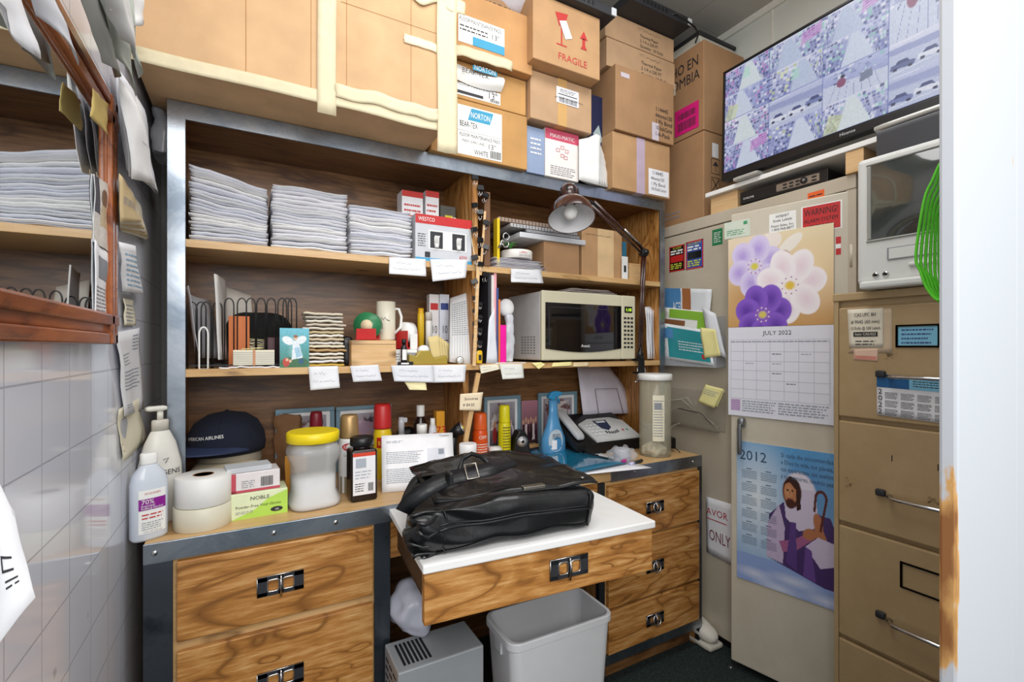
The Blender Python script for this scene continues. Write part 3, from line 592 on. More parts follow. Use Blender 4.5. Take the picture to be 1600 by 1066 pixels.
# bags
PLW = plain('#dcdde6', 0.3, 0, 0.05, bump=0.5)
for i, (a, b_, lb) in enumerate(((706, 764, 'crumpled white plastic bag on the cartons, left of the two at the ceiling'), (774, 838, 'white plastic bag with a red print, right of the two at the ceiling'))):
    X0, X1 = WF.at(a, 20, 1.40)[0], WF.at(b_, 20, 1.40)[0]
    t = thing('plastic_bag', lb, 'bag', WF, (X0+X1)/2, 1.42, z2+0.262)
    w = (X1-X0); zb0 = -0.02 if i else 0.0
    MB().soft(-w/2, w/2, -0.06, 0.16, 0.0, 0.17, 0.07, 14, 0.05, 11, i*5).part('bag_body', [PLW], t)
    MB().tube([(w*0.42, -0.02, 0.03), (w*0.45, -0.06, 0.06), (w*0.43, -0.06, 0.12), (w*0.35, -0.03, 0.16)], 0.012, 8, 0).part('bag_handle', [WHITE if not i else RED], t)
# FRAGILE box on white label box on small boxes
zs = 1.967; zf = 2.139
Xa, Xb = WF.at(829, 0, 1.415)[0], WF.at(924.5, 0, 1.415)[0]
def d2(m, w, h):
    m.rect(-w*0.10, w*0.27, h*0.48, h*0.82, -0.002, 0); m.rect(-w*0.07, w*0.24, h*0.66, h*0.68, -0.0024); m.barcode(-w*0.06, w*0.24, h*0.5, h*0.62, -0.0024); m.lines(-w*0.04, w*0.22, h*0.70, h*0.79, 3, -0.0024); m.script(-w*0.14, w*0.34, h*0.58, 0.006, -0.003, 1, 4)
carton('small tan box with a shipping label and pen stroke, under the FRAGILE box', Xa, Xb, 1.415, 0.26, zs, zf-0.002, CBP, d2, lmats=[PAPER, INK], tape=(0.0, 0.04, CTAPE))
Xa, Xb = WF.at(833, 0, 1.36)[0], WF.at(937.5, 0, 1.36)[0]
def d3(m, w, h):
    def up(x, z, s):
        m.add([(x-s*0.10, -0.001, z), (x+s*0.10, -0.001, z), (x+s*0.10, -0.001, z+s*0.55), (x-s*0.10, -0.001, z+s*0.55)], [(0,1,2,3)], 1)
        m.add([(x-s*0.28, -0.001, z+s*0.5), (x+s*0.28, -0.001, z+s*0.5), (x, -0.001, z+s)], [(0,1,2)], 1)
    up(w*0.24, h*0.42, h*0.27); m.add([(w*0.19, -0.0016, h*0.40), (w*0.29, -0.0016, h*0.40), (w*0.24, -0.0016, h*0.50)], [(0,1,2)], 1)
    m.add([(-w*0.19, -0.001, h*0.82), (w*0.0, -0.001, h*0.85), (-w*0.05, -0.001, h*0.64), (-w*0.13, -0.001, h*0.63)], [(0,1,2,3)], 1)
    m.rect(-w*0.105, -w*0.085, h*0.36, h*0.65, -0.001, 1); m.rect(-w*0.17, -w*0.02, h*0.335, h*0.355, -0.001, 1)
    m.add([(-w*0.13, -0.002, h*0.70), (-w*0.03, -0.002, h*0.74), (w*0.06, -0.002, h*0.50), (-w*0.04, -0.002, h*0.45)], [(0,1,2,3)], 0)
    m.text('FRAGILE', h*0.15, w*0.07, h*0.12, -0.001, 1, 'c', maxw=w*0.58)
carton('yellow-tan box printed FRAGILE with a red glass and an upward arrow', Xa, Xb, 1.36, 0.26, zf, 2.366, CB, d3, lmats=[PAPER, REDI])
# small boxes below
def small(label, p, y, d, z0, mats, deco=None, rot=0, name='small_box', cat='box', bevel=0.0015, z1=None):
    a, b_, zz0, zz1 = WF.rect(*p, y); z1 = z1 or zz1
    t = thing(name, label, cat, WF, (a+b_)/2, y, z0, rot); w = b_-a; h = z1-z0
    MB().box(-w/2, w/2, 0, d, 0, h).part('box_body', [mats[0]], t, bevel=bevel)
    if deco: m = MB(); deco(m, w, h); m.part('printed_front', mats[1:], t)
    return t
def dm(m, w, h):
    m.rect(-w/2, w/2, h*0.78, h, -0.0006, 0); m.text('MAXI-MATIC', h*0.11, 0, h*0.83, -0.0012, 1, 'c', maxw=w*0.85)
    for x, z in ((-0.02, 0.55), (0.0, 0.45), (0.02, 0.56), (0.0, 0.62), (0.015, 0.42)): m.frame_rect(x-0.008, x+0.008, h*z, h*z+0.012, 0.0015, -0.0012, 0)
    m.lines(-w*0.35, w*0.4, h*0.05, h*0.26, 5, -0.0012, 2)
small('white and pink appliance box on the hutch top under the labelled tan box', (852, 209, 904, 283), 1.445, 0.12, ZT, [plain('#e9e2dc', 0.4), plain('#c8506a', 0.5), WHITE, GREY], dm, z1=zs-0.002)
small('pale blue-grey box left of the pink and white one on the hutch top', (823, 218, 851, 275), 1.447, 0.12, ZT, [plain('#8b9bb8', 0.4), WHITE], lambda m, w, h: m.lines(-w*0.3, w*0.3, h*0.4, h*0.8, 4, -0.0012, 0), z1=1.955)
MB().box(0.78, 1.13, 1.6, 1.70, 0, 1.966-ZT).top('cardboard_box', 'low tan box at the back of the hutch top behind the pink one', 'box', [CB2], WF, 0, 0, ZT)
for i in range(7):
    p = [(905+i*3, 281+i*1.6), (938+i*4.2, 290+i*1.0), (938-i*1.0, 212-i*0.5), (905+i*2.4, 218-i*0.5)]
    Yv = 1.430+0.009*i
    sheet('white_envelope', 'white padded sleeve in the leaning fan on the hutch top between two boxes', 'envelope', [WF.w(WF.at(*q, Yv)[0], Yv, WF.at(*q, Yv)[1]) for q in p], [plain('#ecece8', 0.6)], group='white sleeves fanned on the hutch top', th=0.003, wob=0.0006)
small('dark blue box with a pale diamond mark behind the white sleeves', (922, 150, 944, 240), 1.50, 0.1, ZT, [plain('#1c2246', 0.4), plain('#9fb0b4', 0.5)], lambda m, w, h: m.add([(0, -0.001, h*0.45), (w*0.35, -0.001, h*0.55), (w*0.1, -0.001, h*0.7), (-w*0.3, -0.001, h*0.6)], [(0,1,2,3)], 0))
# right stack
YR = 1.432
Xa, Xb = WF.at(957.5, 0, YR)[0], 1.552
VTAPE = plain('#b9a5b4', 0.3, 0, 0.08, bump=0.3)
def d4(m, w, h):
    m.rect(w*0.10, w*0.47, h*0.03, h*0.5, -0.002, 0)
    m.text('114445', h*0.10, w*0.16, h*0.40, -0.0026, 1, maxw=w*0.2); m.text('44mmx150', h*0.09, w*0.14, h*0.30, -0.0026, 1, maxw=w*0.24); m.text('1 Ply Bond', h*0.09, w*0.14, h*0.20, -0.0026, 1, maxw=w*0.26); m.text('100 Rolls/Carton', h*0.08, w*0.14, h*0.11, -0.0026, 1, maxw=w*0.28)
carton('tan box with a white number label and lilac tape, bottom of the right stack', Xa, Xb, YR, 0.27, ZT, 2.014, CB, d4, lmats=[PAPER, INK], tape=(-0.01, 0.045, VTAPE))
def d5(m, w, h):
    m.rect(w*0.1, w*0.22, 0, h*0.28, -0.0014, 2)
    for i, s in enumerate(('114445', '44mmx150', '1 Ply Bond', '100 Rolls/Carton', 'I-A-Pack')): m.text(s, h*0.095, w*0.16, h*(0.48-0.1*i), -0.0018, 1, maxw=w*0.3)
    m.rect(-w*0.42, -w*0.28, h*0.83, h*0.9, -0.001, 2)
carton('brown box with a handwritten note, second in the right stack', WF.at(962, 0, 1.42)[0], 1.562, 1.42, 0.28, 2.016, 2.272, CB2, d5, lmats=[PAPER, INK, plain('#c9bfc6', 0.4)])
def d6(m, w, h):
    m.text('Thermal Paper', h*0.17, -w*0.02, h*0.50, -0.001, 1, maxw=w*0.34); m.text('2 1/4 x 230 FT', h*0.17, -w*0.02, h*0.30, -0.001, 1, maxw=w*0.34); m.text('Quantity : 50 Rolls', h*0.17, -w*0.02, h*0.10, -0.001, 1, maxw=w*0.4)
    m.script(-w*0.05, w*0.28, h*0.76, h*0.12, -0.001, 1, 5, 0.0006)
carton('tan Thermal Paper carton, lower of the two with the same print near the ceiling', WF.at(948, 0, 1.45)[0], WF.at(1054.5, 0, 1.45)[0], 1.45, 0.25, 2.274, 2.388, CBP, d6, lmats=[PAPER, INK])
carton('tan Thermal Paper carton, upper of the two with the same print near the ceiling', WF.at(946, 0, 1.45)[0], WF.at(1053, 0, 1.45)[0], 1.45, 0.25, 2.389, 2.49, CBP, d6, lmats=[PAPER, INK])
# dark flat devices near the ceiling
for nm, lb, a, b_, py, Y, zz in (('scanner', 'flat dark device with a white lip lying on the FRAGILE box', 860, 962, 18, 1.33, 2.368), ('network_switch', 'flat grey-black device with a cable lying on the thermal paper cartons', 985, 1080, 30, 1.36, 2.492)):
    X0, X1 = WF.at(a, py, Y)[0], WF.at(b_, py, Y)[0]; t = thing(nm, lb, 'device', WF, (X0+X1)/2, Y, zz); w = X1-X0
    MB().box(-w/2, w/2, 0, 0.22, 0, 0.035).part('casing', [DARK], t, bevel=0.003)
    MB().box(w/2-0.02, w/2+0.002, -0.004, 0.22, 0.002, 0.03).part('white_edge', [plain('#c9ccd0', 0.3)], t, bevel=0.002)
    m = MB()
    for k in range(7): m.box(-w*0.3+k*0.02, -w*0.3+k*0.02+0.008, -0.001, 0.001, 0.01, 0.025)
    m.part('ports', [BLACKM], t)
MB().tube([WF.w(1.40, 1.47, 2.50), WF.w(1.50, 1.35, 2.51), WF.w(1.58, 1.33, 2.47), WF.w(1.63, 1.35, 2.47), WF.w(1.67, 1.40, 2.473)], 0.004, 8).top('cable', 'black cable running from the device at the ceiling to the tall tan carton', 'cable', [BLACK])

# ================================================= STEEL CABINET ON THE RIGHT
BEIGE = scuffed('beige_enamel', '#c3b9a6', '#b6ab97', 0.3, 0, 3, 0.35, 0.7, 0.1); BEIGE2 = scuffed('light_beige_enamel', '#cfc7b5', '#bfb6a2', 0.28, 0, 3, 0.35, 0.72, 0.15)
XC = 1.62
CF = Frame((XC, 1.535, 0), -90)       # closed left leaf
cab = thing('steel_cabinet', 'tall beige steel two-door cabinet with one leaf ajar against the right wall', 'cabinet', CF, 0, 0, 0)
CWd = 0.775
MB().box(0, CWd, 0.02, 0.305, 0.02, 1.70).part('carcass', [BEIGE], cab, bevel=0.004)
MB().box(0, CWd, -0.004, 0.02, 1.655, 1.70).box(0.745, CWd, -0.002, 0.02, 0.02, 1.655).part('face_frame', [BEIGE], cab, bevel=0.002)
lf = MB().box(0.002, 0.40, -0.002, 0.018, 0.03, 1.652).part('left_door', [BEIGE], cab, bevel=0.004)
MB().box(0, CWd, 0.01, 0.30, 0, 0.03).part('base', [BLACKM], cab)
DF = Frame((1.535, 1.13, 0), math.degrees(atan2(-0.355, 0.085)))
rd = bpy.data.objects.new('right_door', None); C.objects.link(rd); rd.parent = cab
rd.matrix_local = (Matrix.Translation(CF.w(0, 0, 0)) @ Matrix.Rotation(CF.a, 4, 'Z')).inverted() @ (Matrix.Translation(DF.o) @ Matrix.Rotation(DF.a, 4, 'Z'))
MB().box(0, 0.362, 0, 0.022, 0.03, 1.652).part('door_panel', [BEIGE2], rd, bevel=0.004)
for z in (0.35, 0.9, 1.45): MB().tube([(0.366, 0.002, z-0.035), (0.366, 0.002, z+0.035)], 0.006, 10).part('hinge', [BEIGE2], rd)
hx, hz = DF.at(1161, 665)
m = MB().soft(hx-0.012, hx+0.014, -0.03, 0.0, hz-0.005, hz+0.03, 0.011, 6).lathe([(0.008, 0), (0.008, 0.004), (0.004, 0.005), (0, 0.005)], 12, mat=0)
m.soft(hx-0.008, hx+0.008, -0.038, -0.024, hz-0.10, hz+0.01, 0.006, 6)
m.part('door_handle', [plain('#8b8d90', 0.3, 0.9, 0.1)], rd, 'grey steel lever handle')
def sticker(name, fr, par, p, y, mats, deco, label):
    a, b_, z0, z1 = fr.rect(*p, y); m = MB().box(a, b_, y-0.0006, y, z0, z1, 0); m2 = MB(); deco(m2, b_-a, z1-z0)
    m.add([(v[0]+a, v[1]+y-0.0004, v[2]+z0) for v in m2.v], m2.f, 0); m.m[-len(m2.f):] = m2.m if m2.f else []
    return m.part(name, mats, par, label)
BRW = [BLACK, RED, plain('#c7cc4a', 0.5), plain('#3556a8', 0.5), WHITE]
def stk(a):
    def f(m, w, h):
        m.frame_rect(0, w, 0, h, w*0.06, -0.0006, 1); m.rect(w*0.1, w*0.9, h*0.36, h*0.62, -0.0006, 1 if a else 3); m.lines(w*0.1, w*0.9, h*0.64, h*0.84, 2, -0.001, 4, seed=a, word=w*0.3, th=0.6); m.lines(w*0.1, w*0.9, h*0.08, h*0.32, 3, -0.001, 2, seed=a+3, word=w*0.3, th=0.6); m.text('ALARM' if a else 'SECURITY', h*0.13, w/2, h*0.86, -0.001, 2, 'c', maxw=w*0.8)
    return f
sticker('sticker', CF, lf, (1046, 384, 1070, 424), -0.002, BRW, stk(1), 'black and red sticker')
sticker('sticker', CF, lf, (1072, 376, 1099, 420), -0.002, [BRW[3], BRW[1], BRW[2], BLACK, WHITE], stk(0), 'blue and yellow sticker')
sticker('sticker', CF, lf, (1113, 358, 1129, 383), -0.002, [plain('#1f7a4a', 0.5), WHITE], lambda m, w, h: m.lines(w*0.15, w*0.85, h*0.15, h*0.85, 6, -0.0006, 1, word=w*0.3), 'green sticker')
sticker('sticker', DF, rd, (1132, 345, 1172, 371), 0, [plain('#cfd8c8', 0.5), plain('#3f9a6a', 0.5)], lambda m, w, h: (m.rect(w*0.1, w*0.5, h*0.5, h*0.8, -0.0006, 0), m.rect(w*0.75, w*0.9, h*0.7, h*0.9), m.lines(w*0.1, w*0.8, h*0.15, h*0.5, 3, word=w*0.2)), 'pale green label')
sticker('sticker', DF, rd, (1202, 332, 1244, 361), 0, [WHITE, INK], lambda m, w, h: (m.text('HOBART', h*0.2, w/2, h*0.76, -0.0008, 1, 'c', maxw=w*0.5), m.text('Scale Labels', h*0.2, w/2, h*0.54, -0.0008, 1, 'c', maxw=w*0.7), m.text('Foam Sales, Inc.', h*0.19, w/2, h*0.26, -0.0008, 1, 'c', maxw=w*0.85), m.text('1-800-968-8877', h*0.19, w/2, h*0.06, -0.0008, 1, 'c', maxw=w*0.85)), 'white printed label')
sticker('sticker', DF, rd, (1252, 318, 1316, 361), 0, [WHITE, RED, BLACK], lambda m, w, h: (m.rect(w*0.04, w*0.96, h*0.04, h*0.96, -0.0006, 1), m.text('WARNING!', h*0.34, w*0.08, h*0.62, -0.001, 2, maxw=w*0.82), m.text('ALARM SYSTEM', h*0.2, w*0.08, h*0.36, -0.001, 2, maxw=w*0.82), m.lines(w*0.2, w*0.8, h*0.08, h*0.3, 2, -0.001, 2)), 'red WARNING! ALARM SYSTEM sticker')
sticker('sticker', DF, rd, (1306, 370, 1314, 398), 0, [RED, WHITE], lambda m, w, h: m.rect(0, w, h*0.35, h*0.6), 'small red and white sticker')
sticker('sticker', CF, cab, (1262, 299, 1288, 316), -0.004, [plain('#e2622a', 0.5), INK], lambda m, w, h: m.lines(w*0.1, w*0.9, h*0.2, h*0.8, 2, word=w*0.3), 'orange sticker')
# sheet on the left leaf behind the ajar door
def cw(fr, px, py, y=0.0): q = fr.at(px, py, y); return fr.w(q[0], y, q[1])
def psheet(fr, name, label, cat, pix, y=-0.003, **k):
    ys = y if isinstance(y, (list, tuple)) else [y]*4
    return sheet(name, label, cat, [cw(fr, px, py, yy) for (px, py), yy in zip(pix, ys)], **k)
REDPEN = plain('#b03040', 0.6, 0, 0)
psheet(CF, 'hand_lettered_sign', 'white sheet hand-lettered ONLY taped low on the cabinet', 'sign', [(1104, 862), (1150, 888), (1150, 790), (1103, 776)], -0.006, mats=[PAPER, REDPEN, plain('#7a3040', 0.6)], wob=0.002, deco=lambda m, W, H_: (m.text('AVOR', H_*0.17, W*0.02, H_*0.70, -0.001, 1, maxw=W*0.72), m.rect(W*0.02, W*0.7, H_*0.62, H_*0.635, -0.001), m.text('ONLY', H_*0.27, W*0.10, H_*0.26, -0.001, 2, maxw=W*0.72)))
# pamphlet holder
ph = thing('pamphlet_holder', 'clear pocket stuffed with blue and teal pamphlets on the cabinet left leaf', 'holder', CF, *[CF.at(1082, 572)[0]], -0.002, CF.at(1082, 572)[1])
a0 = CF.at(1030, 560)[0] - CF.at(1082, 560)[0]; a1 = CF.at(1134, 560)[0] - CF.at(1082, 560)[0]
MB().box(a0, a1, -0.004, 0, 0, 0.20).box(a0, a1, -0.055, -0.053, 0, 0.12).box(a0, a0+0.002, -0.055, 0, 0, 0.12).box(a1-0.002, a1, -0.055, 0, 0, 0.12).box(a0, a1, -0.055, 0, 0, 0.002).part('clear_pocket', [FILM], ph)
def pam(label, pix, y, mats, deco, seed=0, name='pamphlet'): return psheet(CF, name, label, 'pamphlet', pix, y, mats=mats, deco=deco, seed=seed, wob=0.004)
SKY = plain('#4f86b8', 0.5); TEAL = plain('#2a8f96', 0.45)
pam('blue and white pamphlet with a coastal photo, tallest in the pocket', [(1036, 500), (1108, 505), (1112, 452), (1032, 450)], -0.02, [plain('#dfe3e6', 0.4), SKY, plain('#a5673a', 0.6), WHITE], lambda m, W, H_: (m.rect(0, W*0.42, 0, H_), m.rect(W*0.45, W*0.62, H_*0.3, H_, mat=2), m.text('ACES', H_*0.4, W*0.25, H_*0.3, -0.001, 3, maxw=W*0.2)))
pam('white folded leaflet with green stripe in the pocket', [(1030, 548), (1106, 556), (1112, 488), (1036, 480)], -0.03, [WHITE, plain('#8bbf3c', 0.5), plain('#8a5a3a', 0.5), DARK], lambda m, W, H_: (m.rect(W*0.15, W*0.85, H_*0.78, H_*0.98), m.rect(W*0.75, W*0.95, H_*0.3, H_*0.9), m.rect(W*0.05, W*0.5, H_*0.62, H_*0.74, mat=2)), 3)
pam('teal brochure with a small inset portrait, front of the pocket', [(1032, 560), (1116, 572), (1104, 516), (1030, 504)], -0.058, [plain('#dfe4e6', 0.4), TEAL, SKY, RED], lambda m, W, H_: (m.rect(W*0.18, W*0.96, H_*0.08, H_*0.92), m.rect(W*0.02, W*0.3, H_*0.6, H_*0.88, -0.001, 2), m.rect(W*0.82, W*0.88, H_*0.15, H_*0.27, -0.001, 3), m.lines(W*0.4, W*0.9, H_*0.3, H_*0.6, 4, -0.001, 0)), 5)
pam('crumpled cream paper sticking out at the right of the pocket', [(1100, 560), (1126, 556), (1118, 515), (1094, 512)], [-0.06]*4, [YEL], None, 6, 'note_paper')
psheet(CF, 'pamphlet', 'white curled leaflet sagging from the right side of the pocket', 'pamphlet', [(1108, 545), (1135, 560), (1118, 490), (1096, 478)], -0.045, mats=[plain('#d9dbe0', 0.4)], bulge=0.01, seed=8)
# lower clear file holder with a bent arm and sticky notes
q0, q1 = CF.at(1043, 598); fh = thing('wall_file_holder', 'smoky clear plastic file holder on the cabinet left leaf below the pamphlets', 'holder', CF, q0, -0.002, CF.at(1090, 668)[1])
wq = CF.at(1134, 668)[0] - q0; hq = 0.155
MB().box(0, wq, -0.003, 0, 0, hq).part('back_plate', [plain('#aaa190', 0.15)], fh, bevel=0.001)
MB().grid(12, 4, lambda u, v: (wq*u, -0.035-0.01*sin(pi*u), (0.02+0.06*(1-abs(2*u-1)**2))*v), 0).part('front_lip', [plain('#968e7e', 0.15, alpha=0.5)], fh, solid=0.002)
MB().tube([(wq*0.35, -0.045, 0.075), (wq*0.75, -0.05, 0.07), (wq*0.98, -0.03, 0.0)], 0.0015, 6).part('wire', [DARK], fh)
psheet(CF, 'sticky_note', 'pale yellow sticky note hanging on the file holder, front of two', 'note', [(1090, 628), (1116, 638), (1130, 608), (1102, 601)], -0.055, mats=[YEL, LINK], deco=letterdeco(3, 0.5, 0.8), seed=2)
psheet(CF, 'sticky_note', 'pale yellow sticky note on the file holder, behind the other', 'note', [(1096, 632), (1120, 636), (1132, 610), (1106, 602)], -0.051, mats=[YEL], seed=4)

# ---- July calendar
FP = Paint(170, 140, '#d9b27a'); FP.grad('#c9995a', '#e9d9b4'); FP.ell(.85, .6, .35, .5, '#f2d9ac', .8, soft=1); FP.ell(.15, .9, .4, .3, '#e8d7c0', .8, soft=1); FP.ell(.2, .35, .3, .25, '#c08a45', .7, soft=1)
def flower(cx, cy, r, n, c1, c2, cc, rot=0, ry=0.42):
    for k in range(n):
        a = rot + 2*pi*k/n; x, y = cx + cos(a)*r*0.62, cy + sin(a)*r*0.62*170/140
        FP.ell(x, y, r*0.52, r*ry*0.8, c2, 1, a, 0.06); FP.ell(x + cos(a)*r*0.05, y, r*0.40, r*ry*0.6, c1, 0.9, a, 0.9); FP.line(cx, cy, cx+cos(a)*r, cy+sin(a)*r*1.2, 0.003, c2, 0.6)
    FP.ell(cx, cy, r*0.22, r*0.2, cc, 1, 0, 0.6)
    for k in range(18): a = 2*pi*k/18; FP.ell(cx+cos(a)*r*0.26, cy+sin(a)*r*0.3, 0.008, 0.008, '#f4efe0' if k % 2 else '#b060a0')
FP.ell(.32, .88, .12, .1, '#f3ece4'); FP.ell(.62, .85, .14, .07, '#f2ebe0', rot=.6); FP.ell(.45, .92, .1, .1, '#efe5dc'); FP.ell(.57, .72, .06, .08, '#a8683c', rot=.4)
for x0, y0, x1, y1 in ((.3, .5, .33, .2), (.38, .6, .38, .3), (.28, .55, .25, .3)): FP.line(x0, y0, x1, y1, .012, '#7a5a30')
flower(.28, .66, .25, 6, '#b096de', '#dacff2', '#d9cf4a', .3, .72); flower(.62, .42, .29, 7, '#ecd6e0', '#f7f0f3', '#e8c23c', .15, .62); flower(.36, .13, .25, 7, '#55299c', '#8558c8', '#d8c860', .2, .72)
def mini(m, x0, x1, z0, z1, y, mat): m.lines(x0, x1, z0, z1, 5, y, mat, th=0.5, rag=0.15, word=(x1-x0)*0.09)
calp = [(1140, 650), (1303, 662), (1305, 352), (1137, 371)]
cz0 = DF.at(1220, 656)[1]; czm = DF.at(1220, 510)[1]; cz1 = DF.at(1220, 362)[1]; cx0 = DF.at(1139, 500)[0]; cx1 = DF.at(1303.5, 500)[0]
cal = thing('wall_calendar', 'July 2022 wall calendar with purple and white flowers on the cabinet door', 'calendar', DF, (cx0+cx1)/2, -0.003, cz0)
w = cx1-cx0; hl = czm-cz0; ht = cz1-czm
m = MB().box(-w/2, w/2, -0.003, 0, 0, hl, 0)
m.text('JULY 2022', hl*0.065, 0, hl*0.91, -0.0036, 2, 'c', maxw=w*0.3)
gx0, gx1, gz0, gz1 = -w*0.47, w*0.47, hl*0.20, hl*0.86
for i in range(8): m.rect(gx0+(gx1-gx0)*i/7-0.0004, gx0+(gx1-gx0)*i/7+0.0004, gz0, gz1, -0.0036, 1)
for i in range(7): m.rect(gx0, gx1, gz0+(gz1-gz0)*i/6.25-0.0004, gz0+(gz1-gz0)*i/6.25+0.0004, -0.0036, 1)
m.rect(gx0, gx1, gz1-0.0006, gz1, -0.0036, 1); m.lines(gx0, gx1, gz1-hl*0.035, gz1-hl*0.005, 1, -0.0036, 1, word=0.012)
for i, (c_, r_) in enumerate(((3, 1), (3, 3), (4, 4), (1, 2), (3, 2), (5, 1))): m.lines(gx0+(gx1-gx0)*(c_+0.15)/7, gx0+(gx1-gx0)*(c_+0.85)/7, gz1-hl*0.05-(gz1-gz0)*(r_+0.1)/6.25, gz1-hl*0.04-(gz1-gz0)*(r_)/6.25, 1, -0.0036, 2 if i < 3 else 1, word=0.008)
mini(m, gx0+w*0.12, 0, hl*0.05, hl*0.185, -0.0036, 1); mini(m, 0.004, gx1, hl*0.05, hl*0.185, -0.0036, 1)
m.rect(gx0, gx0+w*0.1, hl*0.06, hl*0.185, -0.0036, 3)
m.lathe([(0.002, 0.0), (0.002, 0.0005)], 8, 0, -0.0036, 2)
m.part('month_page', [plain('#e4e5ee', 0.5, 0, 0.01), LINK, INK, plain('#b79ac0', 0.5)], cal)
m = MB(); picture(m, FP, -w/2, w/2, hl+0.001, hl+ht, -0.003); m.box(-w/2, w/2, -0.0025, 0, hl+0.001, hl+ht, 1)
m.part('flower_picture', [picture_mat(), PAPER], cal)
# ---- 2012 poster calendar with a robed figure
JP = Paint(190, 266, '#7fb2d6'); JP.grad('#9db8d8', '#5d9fd0'); JP.ell(.22, .62, .45, .5, '#e8f0f4', .95, soft=1); JP.ell(.75, .7, .3, .35, '#2f6fb0', .6, soft=1)
JP.poly([(0, 0), (1, 0), (1, .2), (0, .2)], '#8fa6d8'); 
for x, y, rx in ((.2, .07, .25), (.6, .1, .3), (.9, .04, .25), (.45, .02, .3)): JP.ell(x, y, rx, .05, '#dfe4f2', .8, soft=1)
JP.poly([(.33, .22), (.36, .52), (.50, .62), (.95, .58), (1, .50), (1, .12), (.9, .12)], '#4a3468'); JP.poly([(.33, .22), (.34, .45), (.46, .60), (.52, .45), (.50, .2)], '#c3b3d0')
JP.ell(.66, .70, .17, .15, '#e4ddea'); JP.poly([(.50, .72), (.53, .52), (.66, .45), (.84, .50), (.82, .74)], '#d5cbe0')
JP.ell(.59, .70, .10, .11, '#4a2418'); JP.ell(.575, .695, .07, .085, '#b97a52'); JP.ell(.56, .70, .05, .06, '#cf9468', soft=.8); JP.ell(.575, .622, .05, .036, '#4a2418'); JP.poly([(.50, .74), (.57, .81), (.66, .77), (.68, .60), (.64, .58), (.63, .72), (.57, .765)], '#3a1c14')
JP.ell(.55, .71, .012, .007, '#2a1510'); JP.ell(.595, .71, .012, .007, '#2a1510'); JP.line(.57, .705, .565, .675, .008, '#a06240'); JP.line(.55, .655, .59, .655, .008, '#8a4038')
JP.poly([(.46, .35), (.60, .38), (.78, .47), (.80, .42), (.64, .32), (.5, .28)], '#a4608a'); JP.ell(.76, .445, .07, .04, '#b5744e', rot=.4); JP.ell(.84, .53, .045, .07, '#b5744e', rot=.2); JP.poly([(.80, .50), (.88, .50), (.94, .40), (.84, .38)], '#b5744e')
JP.poly([(.72, .36), (.84, .44), (1, .42), (1, .28), (.86, .24)], '#cfc4dc'); JP.poly([(.53, .22), (.58, .5), (.63, .5), (.64, .18)], '#5c3f80'); JP.poly([(.70, .16), (.72, .36), (.78, .34), (.82, .14)], '#6a4a90')
for k in range(24):
    a = pi*k/23; JP.ell(.865+cos(a)*.05, .69+sin(a)*.05, .013, .011, '#5a2a20')
JP.line(.815, .69, .805, .60, .022, '#5a2a20'); JP.line(.915, .69, .86, .48, .022, '#5a2a20')
JP.noise(0.03, 2, 3)
a0, _ = DF.at(1152, 800); a1, _ = DF.at(1306.5, 800); z0 = DF.at(1230, 928)[1]; z1 = DF.at(1230, 699)[1]
pc = thing('poster_calendar', 'blue 2012 poster calendar of a robed figure with a crook', 'poster', DF, (a0+a1)/2, -0.002, z0)
w, h = a1-a0, z1-z0
m = MB(); picture(m, JP, -w/2, w/2, 0, h, -0.002); m.box(-w/2, w/2, -0.0015, 0, 0, h, 1); m.part('picture', [picture_mat(0, 0.25), PAPER], pc)
m = MB(); m.text('2012', h*0.10, -w*0.47, h*0.87, -0.0026, 0, maxw=w*0.30)
for i, s in enumerate(('Si cada dia encomiendas', 'a Dios tu vida, tus planes,', 'tus esperanzas, tus sueños', 'y tus temores, tendrás paz')): m.text(s, h*0.042, -w*0.02, h*(0.93-0.048*i), -0.0026, 0, maxw=w*0.5)
for r_ in range(6):
    for c_ in range(2): x = -w*0.44+c_*w*0.21; z = h*(0.74-0.095*r_); m.lines(x, x+w*0.17, z, z+h*0.06, 5, -0.0026, 0, th=0.3, rag=0.05, word=w*0.012, seed=r_*2+c_); m.rect(x+w*0.05, x+w*0.11, z+h*0.066, z+h*0.071, -0.0026, 0)
m.part('printed_text', [plain('#3b5470', 0.5, 0, 0)], pc)

# ================================================= FILING CABINET
XFc = 1.462; FF = Frame((XFc, 0.744, 0), -90)
TAN = scuffed('tan_enamel', '#b39a72', '#a68c63', 0.33, 0, 4, 0.4, 0.72, 0.15)
def scuff_tan():
    m_, nt, b = _new('tan_enamel_chipped'); L = nt.links.new
    tc = N(nt, 'ShaderNodeTexCoord'); nz = N(nt, 'ShaderNodeTexNoise'); nz.inputs['Scale'].default_value = 11; nz.inputs['Detail'].default_value = 9; nz.inputs['Roughness'].default_value = 0.7; L(tc.outputs['Object'], nz.inputs['Vector'])
    r = ramp(nt, [(0.35, '#b0976f'), (0.655, '#a88e66'), (0.69, '#6a5436'), (0.76, '#3a2c1c')]); L(nz.outputs[0], r.inputs[0]); L(r.outputs[0], b.inputs['Base Color']); b.inputs['Roughness'].default_value = 0.38
    return m_
TAN2 = scuff_tan()
fc = thing('filing_cabinet', 'tan steel four-drawer filing cabinet with chrome handles at the right by the door', 'filing cabinet', FF, 0, 0, 0)
MB().box(0, 0.385, 0.012, 0.46, 0, 1.318).part('carcass', [TAN], fc, bevel=0.003)
MB().box(-0.002, 0.387, -0.004, 0.46, 1.298, 1.32).part('top_lid', [TAN], fc, bevel=0.003)
MB().box(0, 0.012, 0, 0.014, 0, 1.3).box(0.373, 0.385, 0, 0.014, 0, 1.3).part('side_rail', [TAN], fc, bevel=0.001)
zs4 = [FF.at(1318, y)[1] for y in (479, 655, 819, 996)] + [0.10]
